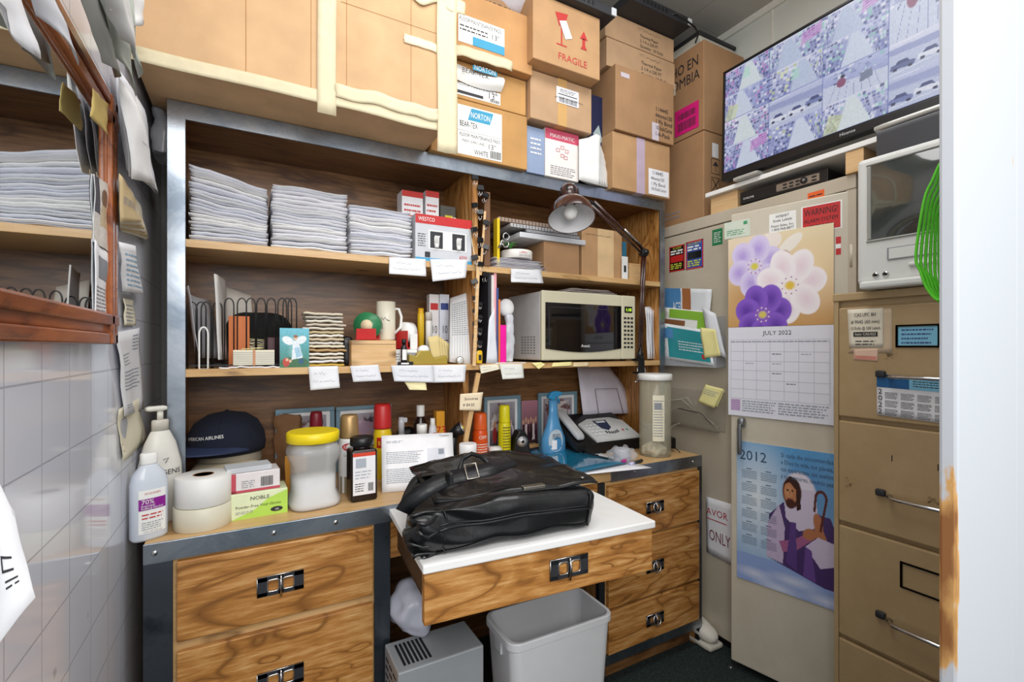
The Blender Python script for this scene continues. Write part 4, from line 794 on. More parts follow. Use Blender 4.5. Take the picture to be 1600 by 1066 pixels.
for i in range(4):
    d = MB().box(0.014, 0.371, -0.004, 0.014, zs4[i+1]+0.008, zs4[i]-0.004).part('drawer', [TAN2], fc, bevel=0.004)
    hy = [590, 787, 980, 1170][i]; hx0, hx1 = FF.at(1392, hy)[0], FF.at(1392, hy)[0]+0.145; hz = FF.at(1392, hy-(12 if i != 0 else 2))[1]
    MB().tube([(hx0, -0.004, hz), (hx0+0.004, -0.022, hz), (hx0+0.02, -0.032, hz), (hx1-0.02, -0.032, hz), (hx1-0.004, -0.022, hz), (hx1, -0.004, hz)], 0.006, 10, flat=0.8).part('handle', [CHROME], d, 'chrome bar handle')
    MB().soft(hx0-0.03, hx0-0.008, -0.016, -0.004, hz-0.004, hz+0.014, 0.004, 5).part('thumb_latch', [DARK], d)
    if i in (0, 2):
        ly = [(1400, 507, 1470, 543), None, (1407, 888, 1477, 930)][i]; a, b_, z0, z1 = FF.rect(*ly, -0.004)
        MB().frame_rect(a, b_, z0, z1, 0.005, -0.0075, 0).box(a, b_, -0.0075, -0.004, z1-0.004, z1).box(a, b_, -0.0075, -0.004, z0, z0+0.004).box(a, a+0.005, -0.0075, -0.004, z0, z1).box(b_-0.005, b_, -0.0075, -0.004, z0, z1).part('label_holder', [plain('#7a766c', 0.3, 0.9)], d)
        if i == 0:
            m = MB().rect(a+0.005, b_-0.005, z0+0.004, z1-0.004, -0.005, 0); m.lines(a+0.012, b_-0.012, z0+0.007, z1-0.007, 4, -0.0056, 1, word=0.006); m.part('card', [plain('#7fc2dc', 0.5), BLUEINK], d)
for px_, py_ in ((1393, 714), (1465, 728)): a, z = FF.at(px_, py_, -0.004); MB().box(a, a+0.002, -0.0046, -0.004, z-0.012, z+0.004).part('slot', [BLACKM], fc)
psheet(FF, 'paper_label', 'peeling white label on the top drawer of the filing cabinet', 'label', [(1327, 543), (1380, 543), (1380, 481), (1324, 484)], -0.006, mats=[plain('#e4dcc8', 0.5), INK], wob=0.001, deco=lambda m, W, H_: (m.text('CAS UPC BH', H_*0.13, W*0.5, H_*0.80, -0.001, 1, 'c', maxw=W*0.6), m.text('# 9045 (60 mm)', H_*0.13, W*0.5, H_*0.62, -0.001, 1, 'c', maxw=W*0.8), m.text('12 Rolls @ 500 Labels', H_*0.11, W*0.5, H_*0.46, -0.001, 1, 'c', maxw=W*0.85), m.rect(W*0.15, W*0.85, H_*0.28, H_*0.40, -0.001), m.text('Item: CAS1023', H_*0.1, W*0.5, H_*0.31, -0.0014, 0, 'c', maxw=W*0.6), m.lines(W*0.2, W*0.8, H_*0.05, H_*0.2, 2)))
psheet(FF, 'tape_patch', 'beige packing tape patch behind the peeling label on the filing cabinet', 'tape', [(1325, 552), (1394, 552), (1394, 482), (1370, 482)], -0.0048, mats=[plain('#cdb79a', 0.35)], wob=0.0005)
psheet(FF, 'paper_label', 'torn pinkish label remnant below the peeling label', 'label', [(1334, 562), (1371, 565), (1372, 545), (1334, 546)], -0.0055, mats=[plain('#e0bda6', 0.5), plain('#d08878', 0.5)], wob=0.0005, deco=lambda m, W, H_: m.rect(W*0.05, W*0.95, H_*0.1, H_*0.4))
psheet(FF, 'calendar_card', 'blue and white 2022 calendar card taped under the top drawer handle', 'calendar', [(1370, 648), (1490, 664), (1490, 592), (1370, 584)], -0.007, mats=[plain('#e8eaee', 0.4), plain('#1f5f96', 0.4), plain('#7fc0dc', 0.4), INK], wob=0.0005,
    deco=lambda m, W, H_: (m.rect(0, W*0.45, H_*0.68, H_), m.rect(W*0.45, W, H_*0.68, H_, mat=2), m.lines(W*0.5, W*0.95, H_*0.74, H_*0.96, 4, -0.001, 3, word=0.006), [m.text(c_, H_*0.18, W*0.02, H_*(0.52-0.16*i), -0.001, 3) for i, c_ in enumerate('2022')], [m.lines(W*(0.12+0.22*c_), W*(0.30+0.22*c_), H_*(0.42-0.2*r_), H_*(0.58-0.2*r_), 5, -0.001, 3, word=0.003, th=0.4) for r_ in range(3) for c_ in range(4)]))
a, z0 = FF.at(1481, 640, -0.03); _, z1 = FF.at(1481, 497, -0.03)
t = thing('clip_strip', 'slim white plastic strip standing out from the filing cabinet edge beside the door', 'strip', FF, a, -0.02, z0)
MB().box(-0.006, 0.006, -0.012, 0, 0, z1-z0).part('strip', [plain('#d5d8de', 0.3)], t, bevel=0.002)
MB().soft(-0.014, -0.004, -0.01, 0.0, (z1-z0)*0.52, (z1-z0)*0.58, 0.004, 4).part('peg', [WHITE], t); MB().soft(-0.010, 0.0, -0.008, 0.012, (z1-z0)*0.97, (z1-z0)+0.008, 0.004, 4).part('red_tab', [RED], t)

# ================================================= CRT TV ON THE FILING CABINET
CRW = scuffed('white_tv_plastic', '#d9dad6', '#cfcfc9', 0.35, 0, 4)
TF = Frame((1.425, 0.70, 0), -88)
a0 = TF.at(1338, 430)[0]; zb_, zt_ = 1.322, TF.at(1345, 250)[1]; hh = zt_-zb_; ww = 0.385; zb_crt = zt_
tv = thing('crt_television', 'white tube television with a built-in tape slot on the filing cabinet', 'television', TF, a0, 0, zb_)
m = MB().box(0, ww, 0, 0.06, 0.012, hh)
m.part('front_bezel', [CRW], tv, bevel=0.012, seg=3)
MB().add([(0.01, 0.05, 0.03), (ww-0.01, 0.05, 0.03), (ww-0.01, 0.05, hh-0.012), (0.01, 0.05, hh-0.012), (0.06, 0.33, 0.05), (ww-0.06, 0.33, 0.05), (ww-0.06, 0.33, hh-0.07), (0.06, 0.33, hh-0.07)], [(0,1,5,4), (1,2,6,5), (2,3,7,6), (3,0,4,7), (4,5,6,7)], 0).part('back_shell', [CRW], tv, bevel=0.01)
MB().box(0.01, ww-0.01, -0.012, 0.28, 0, 0.02).part('foot_ledge', [CRW], tv, bevel=0.006)
sx0, sx1, sz0, sz1 = 0.035, ww-0.035, hh*0.37, hh*0.93
m = MB().grid(14, 12, lambda u, v: (sx0+(sx1-sx0)*(u + 0.012*sin(2*pi*(v-0.25))*(1-2*u)*0), -0.001-0.012*(1-(2*u-1)**2)*(1-(2*v-1)**2), sz0+(sz1-sz0)*v), 0)
m.part('screen', [plain('#3b403e', 0.08, 0, 0, coat=1.0)], tv, 'dark grey bulging glass')
MB().box(sx0-0.012, sx1+0.012, -0.004, 0.006, sz1, sz1+0.006).box(sx0-0.012, sx1+0.012, -0.004, 0.006, sz0-0.006, sz0).box(sx0-0.01, sx0, -0.004, 0.006, sz0, sz1).box(sx1, sx1+0.01, -0.004, 0.006, sz0, sz1).part('screen_surround', [plain('#9a9a94', 0.4)], tv, bevel=0.003)
m = MB().box(0.07, ww-0.05, -0.003, 0, hh*0.20, hh*0.29, 0).box(0.074, ww-0.054, -0.0034, -0.002, hh*0.207, hh*0.283, 1); m.part('tape_slot', [GREY, CRW], tv, bevel=0.001)
for k in range(5): MB().soft(0.135+0.025*k-(0.02 if k == 0 else 0), 0.135+0.025*k+0.012+(0.01 if k == 0 else 0), -0.008, 0.002, hh*0.135, hh*0.165, 0.004, 5).part('button', [CRW], tv)
for k in range(2): MB().tube([(0.045+0.022*k, -0.003, hh*0.10), (0.045+0.022*k, 0.001, hh*0.10)], 0.007, 12).tube([(0.045+0.022*k, -0.005, hh*0.10), (0.045+0.022*k, 0.0, hh*0.10)], 0.004, 10, 1).part('jack', [CHROME, BLACKM], tv)
m = MB(); m.text('Panasonic', 0.016, 0.22, hh*0.32, -0.001, 0, maxw=0.075); m.lines(0.2, 0.33, hh*0.235, hh*0.26, 2, -0.004, 0, word=0.006); m.part('printed_text', [INK], tv)
# ================================================= SHELF BOARD, DVR, FLAT TV
bz = 1.785
sb = thing('shelf_board', 'white board on wooden blocks across the top of the steel cabinet', 'shelf', CF, 0, 0, 1.70)
bx0, bx1 = CF.at(1103, 300, -0.015)[0], 1.2
MB().box(bx0, bx1, -0.02, 0.25, 0.068, 0.085).part('board', [WHITE], sb, bevel=0.002)
MB().box(bx0+0.01, bx0+0.13, 0.0, 0.12, 0.0, 0.068).part('block', [PINE], sb, bevel=0.002); a = CF.at(1322, 250, -0.01)[0]; MB().box(a, a+0.05, -0.015, 0.12, 0.0, 0.068).part('block', [PINE], sb, bevel=0.002)
a, b_, z0, z1 = CF.rect(1158, 272, 1290, 305, 0.0)
dv = thing('dvr_recorder', 'black recorder with a silver button panel under the white board', 'recorder', CF, (a+b_)/2, 0.005, 1.701, 4); w = b_-a
MB().box(-w/2, w/2, 0, 0.22, 0.004, 0.048).part('casing', [BLACK], dv, bevel=0.002)
m = MB().soft(-w*0.05, w*0.42, -0.004, 0.002, 0.012, 0.040, 0.012, 6, mat=0)
for k in range(3):
    for j in range(2): m.soft(w*(0.03+0.07*k), w*(0.03+0.07*k)+0.014, -0.007, -0.003, 0.017+0.011*j, 0.023+0.011*j, 0.002, 3, mat=1)
for c0 in (0.26,): m.lathe([(0.0, 0.0)], 4); m.tube([(w*c0, -0.008, 0.027), (w*c0, -0.003, 0.027)], 0.011, 16, 1).tube([(w*c0, -0.010, 0.027), (w*c0, -0.003, 0.027)], 0.005, 12, 0)
for j in range(2): m.soft(w*0.34, w*0.39, -0.007, -0.003, 0.017+0.011*j, 0.022+0.011*j, 0.002, 3, mat=1)
m.part('button_panel', [plain('#9a9186', 0.3, 0.7), DARK], dv, 'silver grey panel')
m = MB(); m.text('CHROME', 0.010, -w*0.46, 0.018, -0.0012, 0); m.part('printed_text', [WHITE], dv)
# flat TV
VF = Frame((1.598, 0, 0), -90)
x0 = VF.at(1128, 284)[0]; zb_ = VF.at(1128, 284)[1]; W_, H_ = 0.735, 0.425
TP = Paint(336, 190, '#6a76b8')
def scene_cam(k):
    r = random.Random(k*13+5); p = Paint(84, 48, '#8b95c8'); p.grad(['#6c78b2', '#7f8ac2', '#8f97c8'][k % 3], ['#c4cae8', '#b6bfe4', '#d9dcf0'][k % 3])
    pal = ['#4c5a96', '#6e7ab4', '#9aa4d2', '#c6cce8', '#e4e6f4', '#39457c', '#a6aed8', '#8a92c0']; ex = [['#b05ab8', '#c98ad0'], ['#b9c88a', '#dfe6b0'], ['#8ac6c0', '#c0e4dc'], ['#b08a9a', '#8a6a8a']][k % 4]
    typ = [0, 3, 0, 2, 1, 0, 1, 3, 0, 3, 2, 3, 0, 1, 0, 3][k]
    if typ in (0, 1):
        vx = .35+.3*r.random(); s_ = .1*r.random(); p.poly([(vx-.05, .95), (vx+.06, .95), (vx+.30+s_, 0), (vx-.22, 0)], r.choice(['#cdd6ea', '#bcc8e2', '#d6e0e6']))
        for i in range(9):
            y = i/9
            for sd in (-1, 1):
                for q in range(7):
                    t0, t1 = q/7, (q+.8)/7; ex0 = 0 if sd < 0 else 1; ix = vx-.06-.16*(1-y) if sd < 0 else vx+.07+.2*(1-y)
                    xa, xb = ex0+(ix-ex0)*t0, ex0+(ix-ex0)*t1; dy = .12*(t0)*(.6-y)
                    c = r.choice(pal) if r.random() < .86 else r.choice(ex); p.poly([(xa, y+dy), (xb, y+dy), (xb, y+dy+.085), (xa, y+dy+.085)], c, .85)
        if k % 5 == 2: p.poly([(.60, .45), (.97, .62), (.97, .98), (.62, .85)], '#b84ac0', .55); [p.line(.6, .5+.09*q, .97, .66+.09*q, .02, '#e6c6ec', .8) for q in range(4)]
        if k % 5 == 0: p.poly([(.42, .40), (.58, .42), (.56, .8), (.44, .8)], '#aee0cc', .6)
        if k % 5 == 4: p.poly([(0, 0), (.24, 0), (.34, .5), (.1, .62)], '#cfd89c', .6)
    if typ == 2:
        p.poly([(0, 0), (1, 0), (1, .45), (0, .6)], '#c9d0e6')
        for q in range(7): p.line(.1+.13*q, 0, .2+.1*q, .5, .008, '#8a94c0')
        for q in range(45): x, y = r.random(), .45+.5*r.random(); w_ = .02+.06*r.random(); p.poly([(x, y), (x+w_, y+.02), (x+w_*.8, y+w_*1.3), (x-.01, y+w_)], r.choice(pal+ex))
        p.ell(.3, .55, .08, .15, '#8a4a70'); p.ell(.32, .74, .04, .06, '#2a3050'); p.poly([(.58, .3), (.78, .36), (.76, .62), (.6, .58)], '#76829e')
    if typ == 3:
        p.poly([(0, 0), (1, 0), (1, .5), (0, .62)], '#bcc5e0')
        for q in range(3):
            cx, cy = .16+.33*q+.05*r.random(), .30+.1*q*r.random(); p.poly([(cx-.17, cy-.08), (cx+.15, cy-.12), (cx+.17, cy+.02), (cx-.15, cy+.05)], r.choice(['#5a6698', '#dfe3f2', '#7480b4'])); p.poly([(cx-.10, cy+.04), (cx+.10, cy+.02), (cx+.06, cy+.13), (cx-.06, cy+.13)], '#3f4b80'); p.ell(cx-.1, cy-.09, .035, .05, '#2a3258'); p.ell(cx+.1, cy-.11, .035, .05, '#2a3258')
        p.poly([(0, .66), (1, .56), (1, .78), (0, .84)], '#98a2cc'); p.line(0, .1, 1, .22, .02, '#e6eaf6')
    p.noise(.10, 1, k); p.poly([(.05, .93), (.4, .93), (.4, .96), (.05, .96)], '#f4f4ff', .6)
    return p
for k in range(16):
    cI, rI = k % 4, k // 4; TP.sub(cI/4+.001, (cI+1)/4-.001, 1-(rI+1)/4+.002, 1-rI/4-.002, scene_cam(k))
TP.sub(.25, .5, .75, 1, scene_cam(2)); TP.sub(.752, .998, .5, 1, scene_cam(3))
tv2 = thing('flat_television', 'large flat black television showing a grid of security camera views, on the white board', 'television', VF, x0, 0, zb_, 0)
tilt = bpy.data.objects.new('panel', None); C.objects.link(tilt); tilt.parent = tv2; tilt.rotation_euler = (radians(-1.5), 0, 0)
MB().box(0, W_, 0, 0.035, 0, H_).part('casing', [BLACK], tilt, bevel=0.003)
m = MB(); picture(m, TP, 0.010, W_-0.010, 0.030, H_-0.010, -0.0012); m.part('screen', [picture_mat(0.5)], tilt, 'lit screen with sixteen camera pictures')
MB().box(0.0, W_, -0.004, 0, 0, 0.026).box(0, 0.008, -0.004, 0, 0.026, H_).box(0, W_, -0.004, 0, H_-0.008, H_).box(W_-0.008, W_, -0.004, 0, 0.026, H_).part('bezel', [BLACK], tilt, bevel=0.001)
m = MB(); m.text('Hisense', 0.014, 0.42, 0.010, -0.0048, 0, maxw=0.055); m.part('printed_text', [plain('#c9ccd2', 0.3)], tilt)
MB().soft(0.52, 0.72, -0.03, 0.10, bz-zb_+0.001, bz-zb_+0.02, 0.009, 8).box(0.58, 0.66, 0.04, 0.07, bz-zb_+0.01, 0.06).soft(0.06, 0.16, -0.02, 0.10, bz-zb_+0.001, bz-zb_+0.016, 0.006, 6).part('stand', [plain('#b9b8b2', 0.25, 0.3)], tv2)
t = thing('set_top_box', 'dark grey flat box lying on top of the tube television', 'device', CF, 1.535-0.665, -0.10, zb_crt+0.002)
MB().box(0, 0.32, 0, 0.17, 0, 0.095).part('casing', [plain('#55575c', 0.4)], t, bevel=0.003); MB().box(0.003, 0.317, -0.002, 0, 0.006, 0.085).part('front_panel', [plain('#3b3d42', 0.35)], t)
# tall cartons behind the television
YK = 1.345
ck = Frame((1.64, YK, 0), -90)      # unused side frame helper: faces the room centre
def tall(label, z0, z1, deco, lm):
    t = thing('cardboard_box', label, 'box', WF, 1.655, YK, z0)
    MB().box(0, 0.262, 0, 0.40, 0.001, z1-z0).part('box_body', [CB2], t, bevel=0.003)
    m = MB(); deco(m, 0.4, z1-z0)
    m.v = [(-0.001+v[1], 0.4-v[0], v[2]) for v in m.v]
    m.part('printed_side', lm, t)
    return t
MAG = plain('#d8207a', 0.5)
def da(m, w, h):
    m.text('CHO EN', 0.062, w*0.93, h*0.76, -0.0004, 0, 'r', maxw=w*0.45); m.text('COLOMBIA', 0.062, w*0.95, h*0.60, -0.0004, 0, 'r', maxw=w*0.62)
    m.rect(w*0.34, w*0.63, h*0.56, h*0.70, -0.001, 1); m.lines(w*0.36, w*0.6, h*0.58, h*0.68, 3, -0.0014, 0)
    m.rect(w*0.62, w*0.94, h*0.06, h*0.36, -0.001, 2); m.barcode(w*0.66, w*0.9, h*0.1, h*0.2, -0.0014, 0); m.barcode(w*0.66, w*0.9, h*0.23, h*0.3, -0.0014, 0, seed=3)
tall('tall brown carton with a magenta label, upper of two behind the television', 2.075, 2.452, da, [INK, PAPER2, MAG])
t = tall('tall brown carton with umbrella handling marks, lower of two behind the television', 1.701, 2.073, lambda m, w, h: m.lines(w*0.3, w*0.7, h*0.1, h*0.2, 2, -0.0004, 0, word=0.02), [GREY])
m = MB(); m.rect(0.05, 0.09, 0.27, 0.33, -0.001, 1)
for z in (0.12, 0.20): m.frame_rect(0.045, 0.10, z, z+0.065, 0.002, -0.001, 0)
m.add([(0.055, -0.001, 0.235), (0.09, -0.001, 0.235), (0.0725, -0.001, 0.255)], [(0,1,2)], 0); m.rect(0.0715, 0.0735, 0.21, 0.236, -0.001, 0)
m.add([(0.05, -0.001, 0.13), (0.053, -0.001, 0.127), (0.095, -0.001, 0.177), (0.092, -0.001, 0.18)], [(0,1,2,3)], 0).add([(0.092, -0.001, 0.127), (0.095, -0.001, 0.13), (0.053, -0.001, 0.18), (0.05, -0.001, 0.177)], [(0,1,2,3)], 0)
m.part('printed_front', [INK, PAPER], t)
t = thing('light_fixture', 'old white metal light fixture with a black rim lying on the tall carton', 'light fixture', WF, 1.665, YK+0.02, 2.454)
MB().add([(0, 0, 0.0), (0.25, 0, 0.0), (0.25, 0.36, 0.0), (0, 0.36, 0.0), (0.02, 0.03, 0.055), (0.25, 0.03, 0.055), (0.25, 0.33, 0.055), (0.02, 0.33, 0.055)], [(0,3,2,1), (4,5,6,7), (0,1,5,4), (1,2,6,5), (2,3,7,6), (3,0,4,7)]).part('shade', [plain('#d8d4c6', 0.4)], t, bevel=0.004)
MB().box(0.012, 0.255, 0.02, 0.34, 0.055, 0.068).part('rim', [DARK], t, bevel=0.002)
# green cable bundle
g = [VF.w(*q) for q in ()]
t = thing('cable_bundle', 'bright green cable coiled in long loops hanging from a hook by the door jamb', 'cable', WF, 0, 0, 0)
GF = Frame((1.22, 0, 0), -90); GRN = plain('#5fd02a', 0.4, 0, 0.05)
for i in range(7):
    r = random.Random(i+3); tx, tz = GF.at(1476, 258+4*i, 0); lx, lz = GF.at(1438+i*5, 400+6*i, 0); bx, bz_ = GF.at(1474+i*2, 470+3*i, 0); rx, rz = GF.at(1486+i*2, 360, 0)
    pts = [(tx, tz), (tx-0.012+0.003*i, tz-0.03), ((tx+lx)/2-0.006, (tz+lz)/2+0.02), (lx, lz), (lx+0.008, lz-0.035), ((lx+bx)/2, bz_+0.025), (bx, bz_), (bx+0.008, bz_+0.04), (rx, rz), (rx-0.004, (rz+tz)/2+0.01), (tx+0.004, tz)]
    k = len(pts); sm = []
    for j in range(k):
        p0, p1, p2, p3 = [pts[(j+q) % k] for q in (-1, 0, 1, 2)]
        for s_ in range(4):
            u = s_/4; sm.append(tuple(0.5*((2*p1[c])+(-p0[c]+p2[c])*u+(2*p0[c]-5*p1[c]+4*p2[c]-p3[c])*u*u+(-p0[c]+3*p1[c]-3*p2[c]+p3[c])*u**3) for c in (0, 1)))
    MB().tube([GF.w(a, 0.007*i-0.02, z) for a, z in sm], 0.0027, 8, closed=True).part('loop', [GRN], t)
tx, tz = GF.at(1476, 262); MB().tube([GF.w(tx+0.01, 0.0, tz+0.05), GF.w(tx, 0.0, tz+0.055), GF.w(tx-0.004, 0.0, tz+0.03), GF.w(tx, 0.0, tz-0.004), GF.w(tx+0.012, 0.0, tz-0.008), GF.w(tx+0.1, -0.3, tz-0.006)], 0.002, 8).part('hook', [DARK], t)
# shoe on the floor between desk and cabinet
sh = thing('shoe', 'whitish sneaker on the floor between the desk and the steel cabinet', 'shoe', WF, 1.570, 1.215, 0, -2)
SH = scuffed('worn_white_canvas', '#d8d2c6', '#b5ab98', 0.7, 0, 20)
MB().soft(-0.040, 0.040, 0, 0.28, 0.0, 0.025, 0.012, 10).part('sole', [plain('#c9c3b6', 0.6)], sh)
def toe(o): return (o.x*(1-0.25*max(0, (0.06-o.y)/0.06)), o.y, 0.02+(o.z-0.02)*(0.55+0.45*min(1, max(0, o.y)/0.11)))
MB().soft(-0.038, 0.038, 0.004, 0.275, 0.02, 0.095, 0.034, 16, fn=toe).part('upper', [SH], sh)
m = MB()
for k in range(4): m.tube([(-0.022, 0.075+0.02*k, 0.068+0.005*k), (0, 0.073+0.02*k, 0.083+0.006*k), (0.022, 0.075+0.02*k, 0.068+0.005*k)], 0.002, 6)
m.part('laces', [WHITE], sh)

# ================================================= SHELF AND COUNTER CONTENTS
def depth(x, y): return (Vector((x, y, 0))).dot(FW)
def IT(px0, px1, pyt, Y, z0, rnd=False):
    a, b_ = WF.at(px0, pyt, Y)[0], WF.at(px1, pyt, Y)[0]; xc = (a+b_)/2; h = WF.at((px0+px1)/2, pyt, Y)[1] - z0
    if rnd:
        u = ((px0+px1)/2 - 800)/FPX; return xc, (px1-px0)*depth(xc, Y)/FPX/sqrt(1+u*u), h
    return xc, b_-a, h
def CN(px, pyb, z=ZC): p = spot(px, pyb, z); return p.x, p.y
def turned(name, label, cat, px0, px1, pyt, Y, z0, parts, rot=0, sy=1.0, pw=2.0, n=24, group=None, extra=None, dz=0.0):
    """a bottle-like thing: parts are (name, material, profile of (radius share, height share))"""
    xc, d, h = IT(px0, px1, pyt, Y, z0, True); r = d/2
    t = thing(name, label, cat, WF, xc, Y, z0+dz, rot, group)
    for p in parts:
        m = MB().lathe([(a*r, b_*h) for a, b_ in p[2]], n, sy=sy, pw=pw); m.part(p[0], [p[1]], t, p[3] if len(p) > 3 else None)
    if extra: extra(t, r, h)
    return t
def wrap(r, sy=1.0, a0=-0.0): 
    """lays flat print on the front of an upright cylinder"""
    return lambda x, y, z: (r*sin(x/r), -(r*sy)*cos(x/r) + y, z)
def block(name, label, cat, px0, px1, pyt, Y, z0, d, mats, deco=None, rot=0, bevel=0.0015, group=None, body='body', h=None, z1=None, front='printed_front'):
    xc, w, hh = IT(px0, px1, pyt, Y, z0); h = h or hh
    t = thing(name, label, cat, WF, xc, Y, z0, rot, group)
    MB().box(-w/2, w/2, 0, d, 0, h).part(body, [mats[0]], t, bevel=bevel)
    if deco: m = MB(); deco(m, w, h); m.part(front, mats[1:], t)
    return t, w, h
def slab(label, name, cat, x0, x1, y0, y1, z, tl, tr, seed, mat, group, th=0.75, wob=0.0012, rnd=True):
    """a soft flat bundle, z at left and right differ"""
    w = x1-x0; m = MB(); n = 16
    def lift(u): return z[0] + (z[1]-z[0])*u
    def f(u, v):      # cross-section loop along v (0..1), along x u
        x = -w/2 + w*u; e = 1 - 0.8*max(0, abs(2*u-1)-0.9)*10*0.1
        t_ = (tl + (tr-tl)*u)*th*e; a = 2*pi*v; c = cos(a); s_ = sin(a)
        yy = (y0+y1)/2 - ((y1-y0)/2)*math.copysign(abs(c)**0.25, c); zz = lift(u) + t_/2*math.copysign(abs(s_)**0.6, s_) + t_/2
        if rnd == 2: zz += .010*(u**3)*mnoise.noise(Vector((1.3, lift(u)*16, 5))) + .006*mnoise.noise(Vector((u*2.6, lift(u)*14, 0)))
        zz += wob*mnoise.noise(Vector((u*5, seed*1.7, 0))) - 0.5*wob*mnoise.noise(Vector((u*14, seed, 3)))*(1 if c > 0 else 0.2)
        return (x, yy + 0.004*mnoise.noise(Vector((seed, 5, 0))), zz)
    m.grid(n, 14, lambda u, v: f(u, 1-v), 0)
    k = len(m.v); e0 = [j*(n+1) for j in range(14)]; e1 = [j*(n+1)+n for j in range(14)]
    m.f += [tuple(e0), tuple(e1[::-1])]; m.m += [0, 0]; m.s += [False, False]
    o = m.mesh(name, [mat]); o.location = ((x0+x1)/2, 0, 0); tag(o, label, cat, group); return o
def pile(px0, px1, zl, zr, n, which, seed, Y0=1.464, Y1=1.70, z0=Z2):
    x0, x1 = WF.at(px0, 0, Y0)[0], WF.at(px1, 0, Y0)[0]
    rw = random.Random(seed); ws = [rw.uniform(.55, 1.6) for _ in range(n)]; S_ = sum(ws); acc = 0
    for i in range(n):
        f_ = ws[i]/S_; tl, tr = (zl-z0)*f_, (zr-z0)*f_; r = random.Random(seed*50+i); bl, br_ = (zl-z0)*acc, (zr-z0)*acc; acc += f_
        slab('white folded paper sack in the %s of the three stacks' % which, 'folded_paper_sack', 'paper sack', x0+r.uniform(0.0, 0.006), x1-r.uniform(0.002, 0.008), Y0+r.uniform(0, 0.006), Y1, (z0+bl+0.0005, z0+br_+0.0005), tl, tr, seed*50+i, plain(['#f0f0f4', '#e6e8f0', '#f6f6f6'][r.randrange(3)], 0.75, 0, 0.03), 'folded white sacks in the %s stack' % which, wob=0.0016, rnd=2, th=.86)
zz = lambda px, py: WF.at(px, py, 1.464)[1]
pile(294, 421, zz(295, 252), zz(420, 293), 23, 'leftmost', 1)
pile(423, 545, zz(424, 285), zz(544, 303), 20, 'middle', 2)
pile(546, 646, zz(547, 318), zz(644, 331), 16, 'rightmost', 3)
def dw(m, w, h):
    m.rect(-w/2, w/2, h*0.80, h, -0.0006, 0); m.rect(-w/2, w/2, 0, h*0.07, -0.0006, 3); m.text('WESTCO', h*0.12, -w*0.45, h*0.86, -0.001, 1, maxw=w*0.28)
    m.rect(-w*0.28, w*0.40, h*0.26, h*0.68, -0.001, 4); m.rect(-w*0.25, -w*0.03, h*0.29, h*0.65, -0.0014, 2); m.rect(w*0.14, w*0.37, h*0.29, h*0.65, -0.0014, 2)
    m.lines(-w*0.46, -w*0.32, h*0.3, h*0.6, 6, -0.001, 2, word=0.008); m.rect(-w*0.34, -w*0.25, h*0.08, h*0.2, -0.001, 2); m.text('60W', h*0.12, w*0.34, h*0.1, -0.001, 0, 'c', maxw=w*0.15)
t, w, h = block('light_bulb_box', 'grey and red light bulb carton with two windows, right end of the upper left shelf', 'box', 649, 737, 339, 1.462, Z2, 0.07, [plain('#c9cbd0', 0.4), RED, WHITE, DARK, plain('#3f9ec8', 0.4), plain('#e6e6e6', 0.4)], dw)
for cx in (-0.14, 0.255):
    m = MB()
    for k in (-1, 0, 1): m.tube([(w*cx+0.006*k, -0.003, h*0.36), (w*cx+0.006*k, -0.003, h*0.52), (w*cx+0.006*(k+0.5), -0.003, h*0.56)], 0.0026, 8)
    m.tube([(w*cx, -0.003, h*0.30), (w*cx, -0.003, h*0.38)], 0.007, 12); m.part('bulb', [WHITE], t)
for a, b_, lb in ((628, 661, 'small white carton standing behind the bulb box, left of two'), (665, 686, 'small white carton standing behind the bulb box, right of two')):
    block('small_box', lb, 'box', a, b_, 299, 1.56, Z2, 0.06, [plain('#dfdde0', 0.5), GREY, REDI], lambda m, w, h: (m.lines(-w*0.4, w*0.4, h*0.2, h*0.85, 9, word=0.006), m.rect(-w/2, w/2, h*0.92, h, mat=1)))
block('small_box', 'dark grey box with a yellow square behind the bulb box', 'box', 688, 712, 322, 1.58, Z2, 0.04, [plain('#55544e', 0.5), WHITE, plain('#d8c840', 0.5)], lambda m, w, h: (m.rect(-w*0.2, w*0.3, h*0.5, h*0.85), m.rect(-w*0.1, w*0.1, h*0.55, h*0.75, -0.001, 1)))
MB().tube([WF.w(*p) for p in ((0.50, 1.56, 1.585), (0.545, 1.52, 1.60), (0.60, 1.48, 1.60), (0.645, 1.46, 1.56), (0.662, 1.450, 1.45), (0.668, 1.449, 1.38))], 0.0014, 6).top('plastic_strap', 'thin cream strap arching over the bulb box', 'strap', [PAPER2])

# ---- middle left shelf
z0 = Z3
sheet('file_folder', 'white curled sheet leaning at the left end of the middle shelf', 'paper', [WF.w(WF.at(a, b_, y)[0], y, WF.at(a, b_, y)[1]) for a, b_, y in ((312, 556, 1.50), (346, 560, 1.62), (330, 470, 1.66), (296, 446, 1.47))], [plain('#dcdce2', 0.6)], bulge=-0.03, seed=2)
sheet('file_folder', 'tall folded grey board standing upright among the wire loops', 'folder', [WF.w(WF.at(a, b_, y)[0], y, WF.at(a, b_, y)[1]) for a, b_, y in ((344, 562, 1.475), (356, 562, 1.60), (352, 440, 1.62), (336, 428, 1.475))], [plain('#cfccc8', 0.6)], th=0.003, bulge=0.004, seed=5)
sheet('paper_sheet', 'greyish paper sheet leaning against the hutch back behind the wire loops', 'paper', [WF.w(WF.at(a, b_, y)[0], y, WF.at(a, b_, y)[1]) for a, b_, y in ((352, 560, 1.66), (400, 560, 1.66), (392, 462, 1.70), (352, 448, 1.70))], [plain('#cfc8be', 0.6)], seed=7)
t = thing('wire_organizer', 'black wire file sorter with upright loops on the middle left shelf', 'organizer', WF, WF.at(380, 500, 1.50)[0], 1.50, z0)
ox = WF.at(380, 500, 1.50)[0]
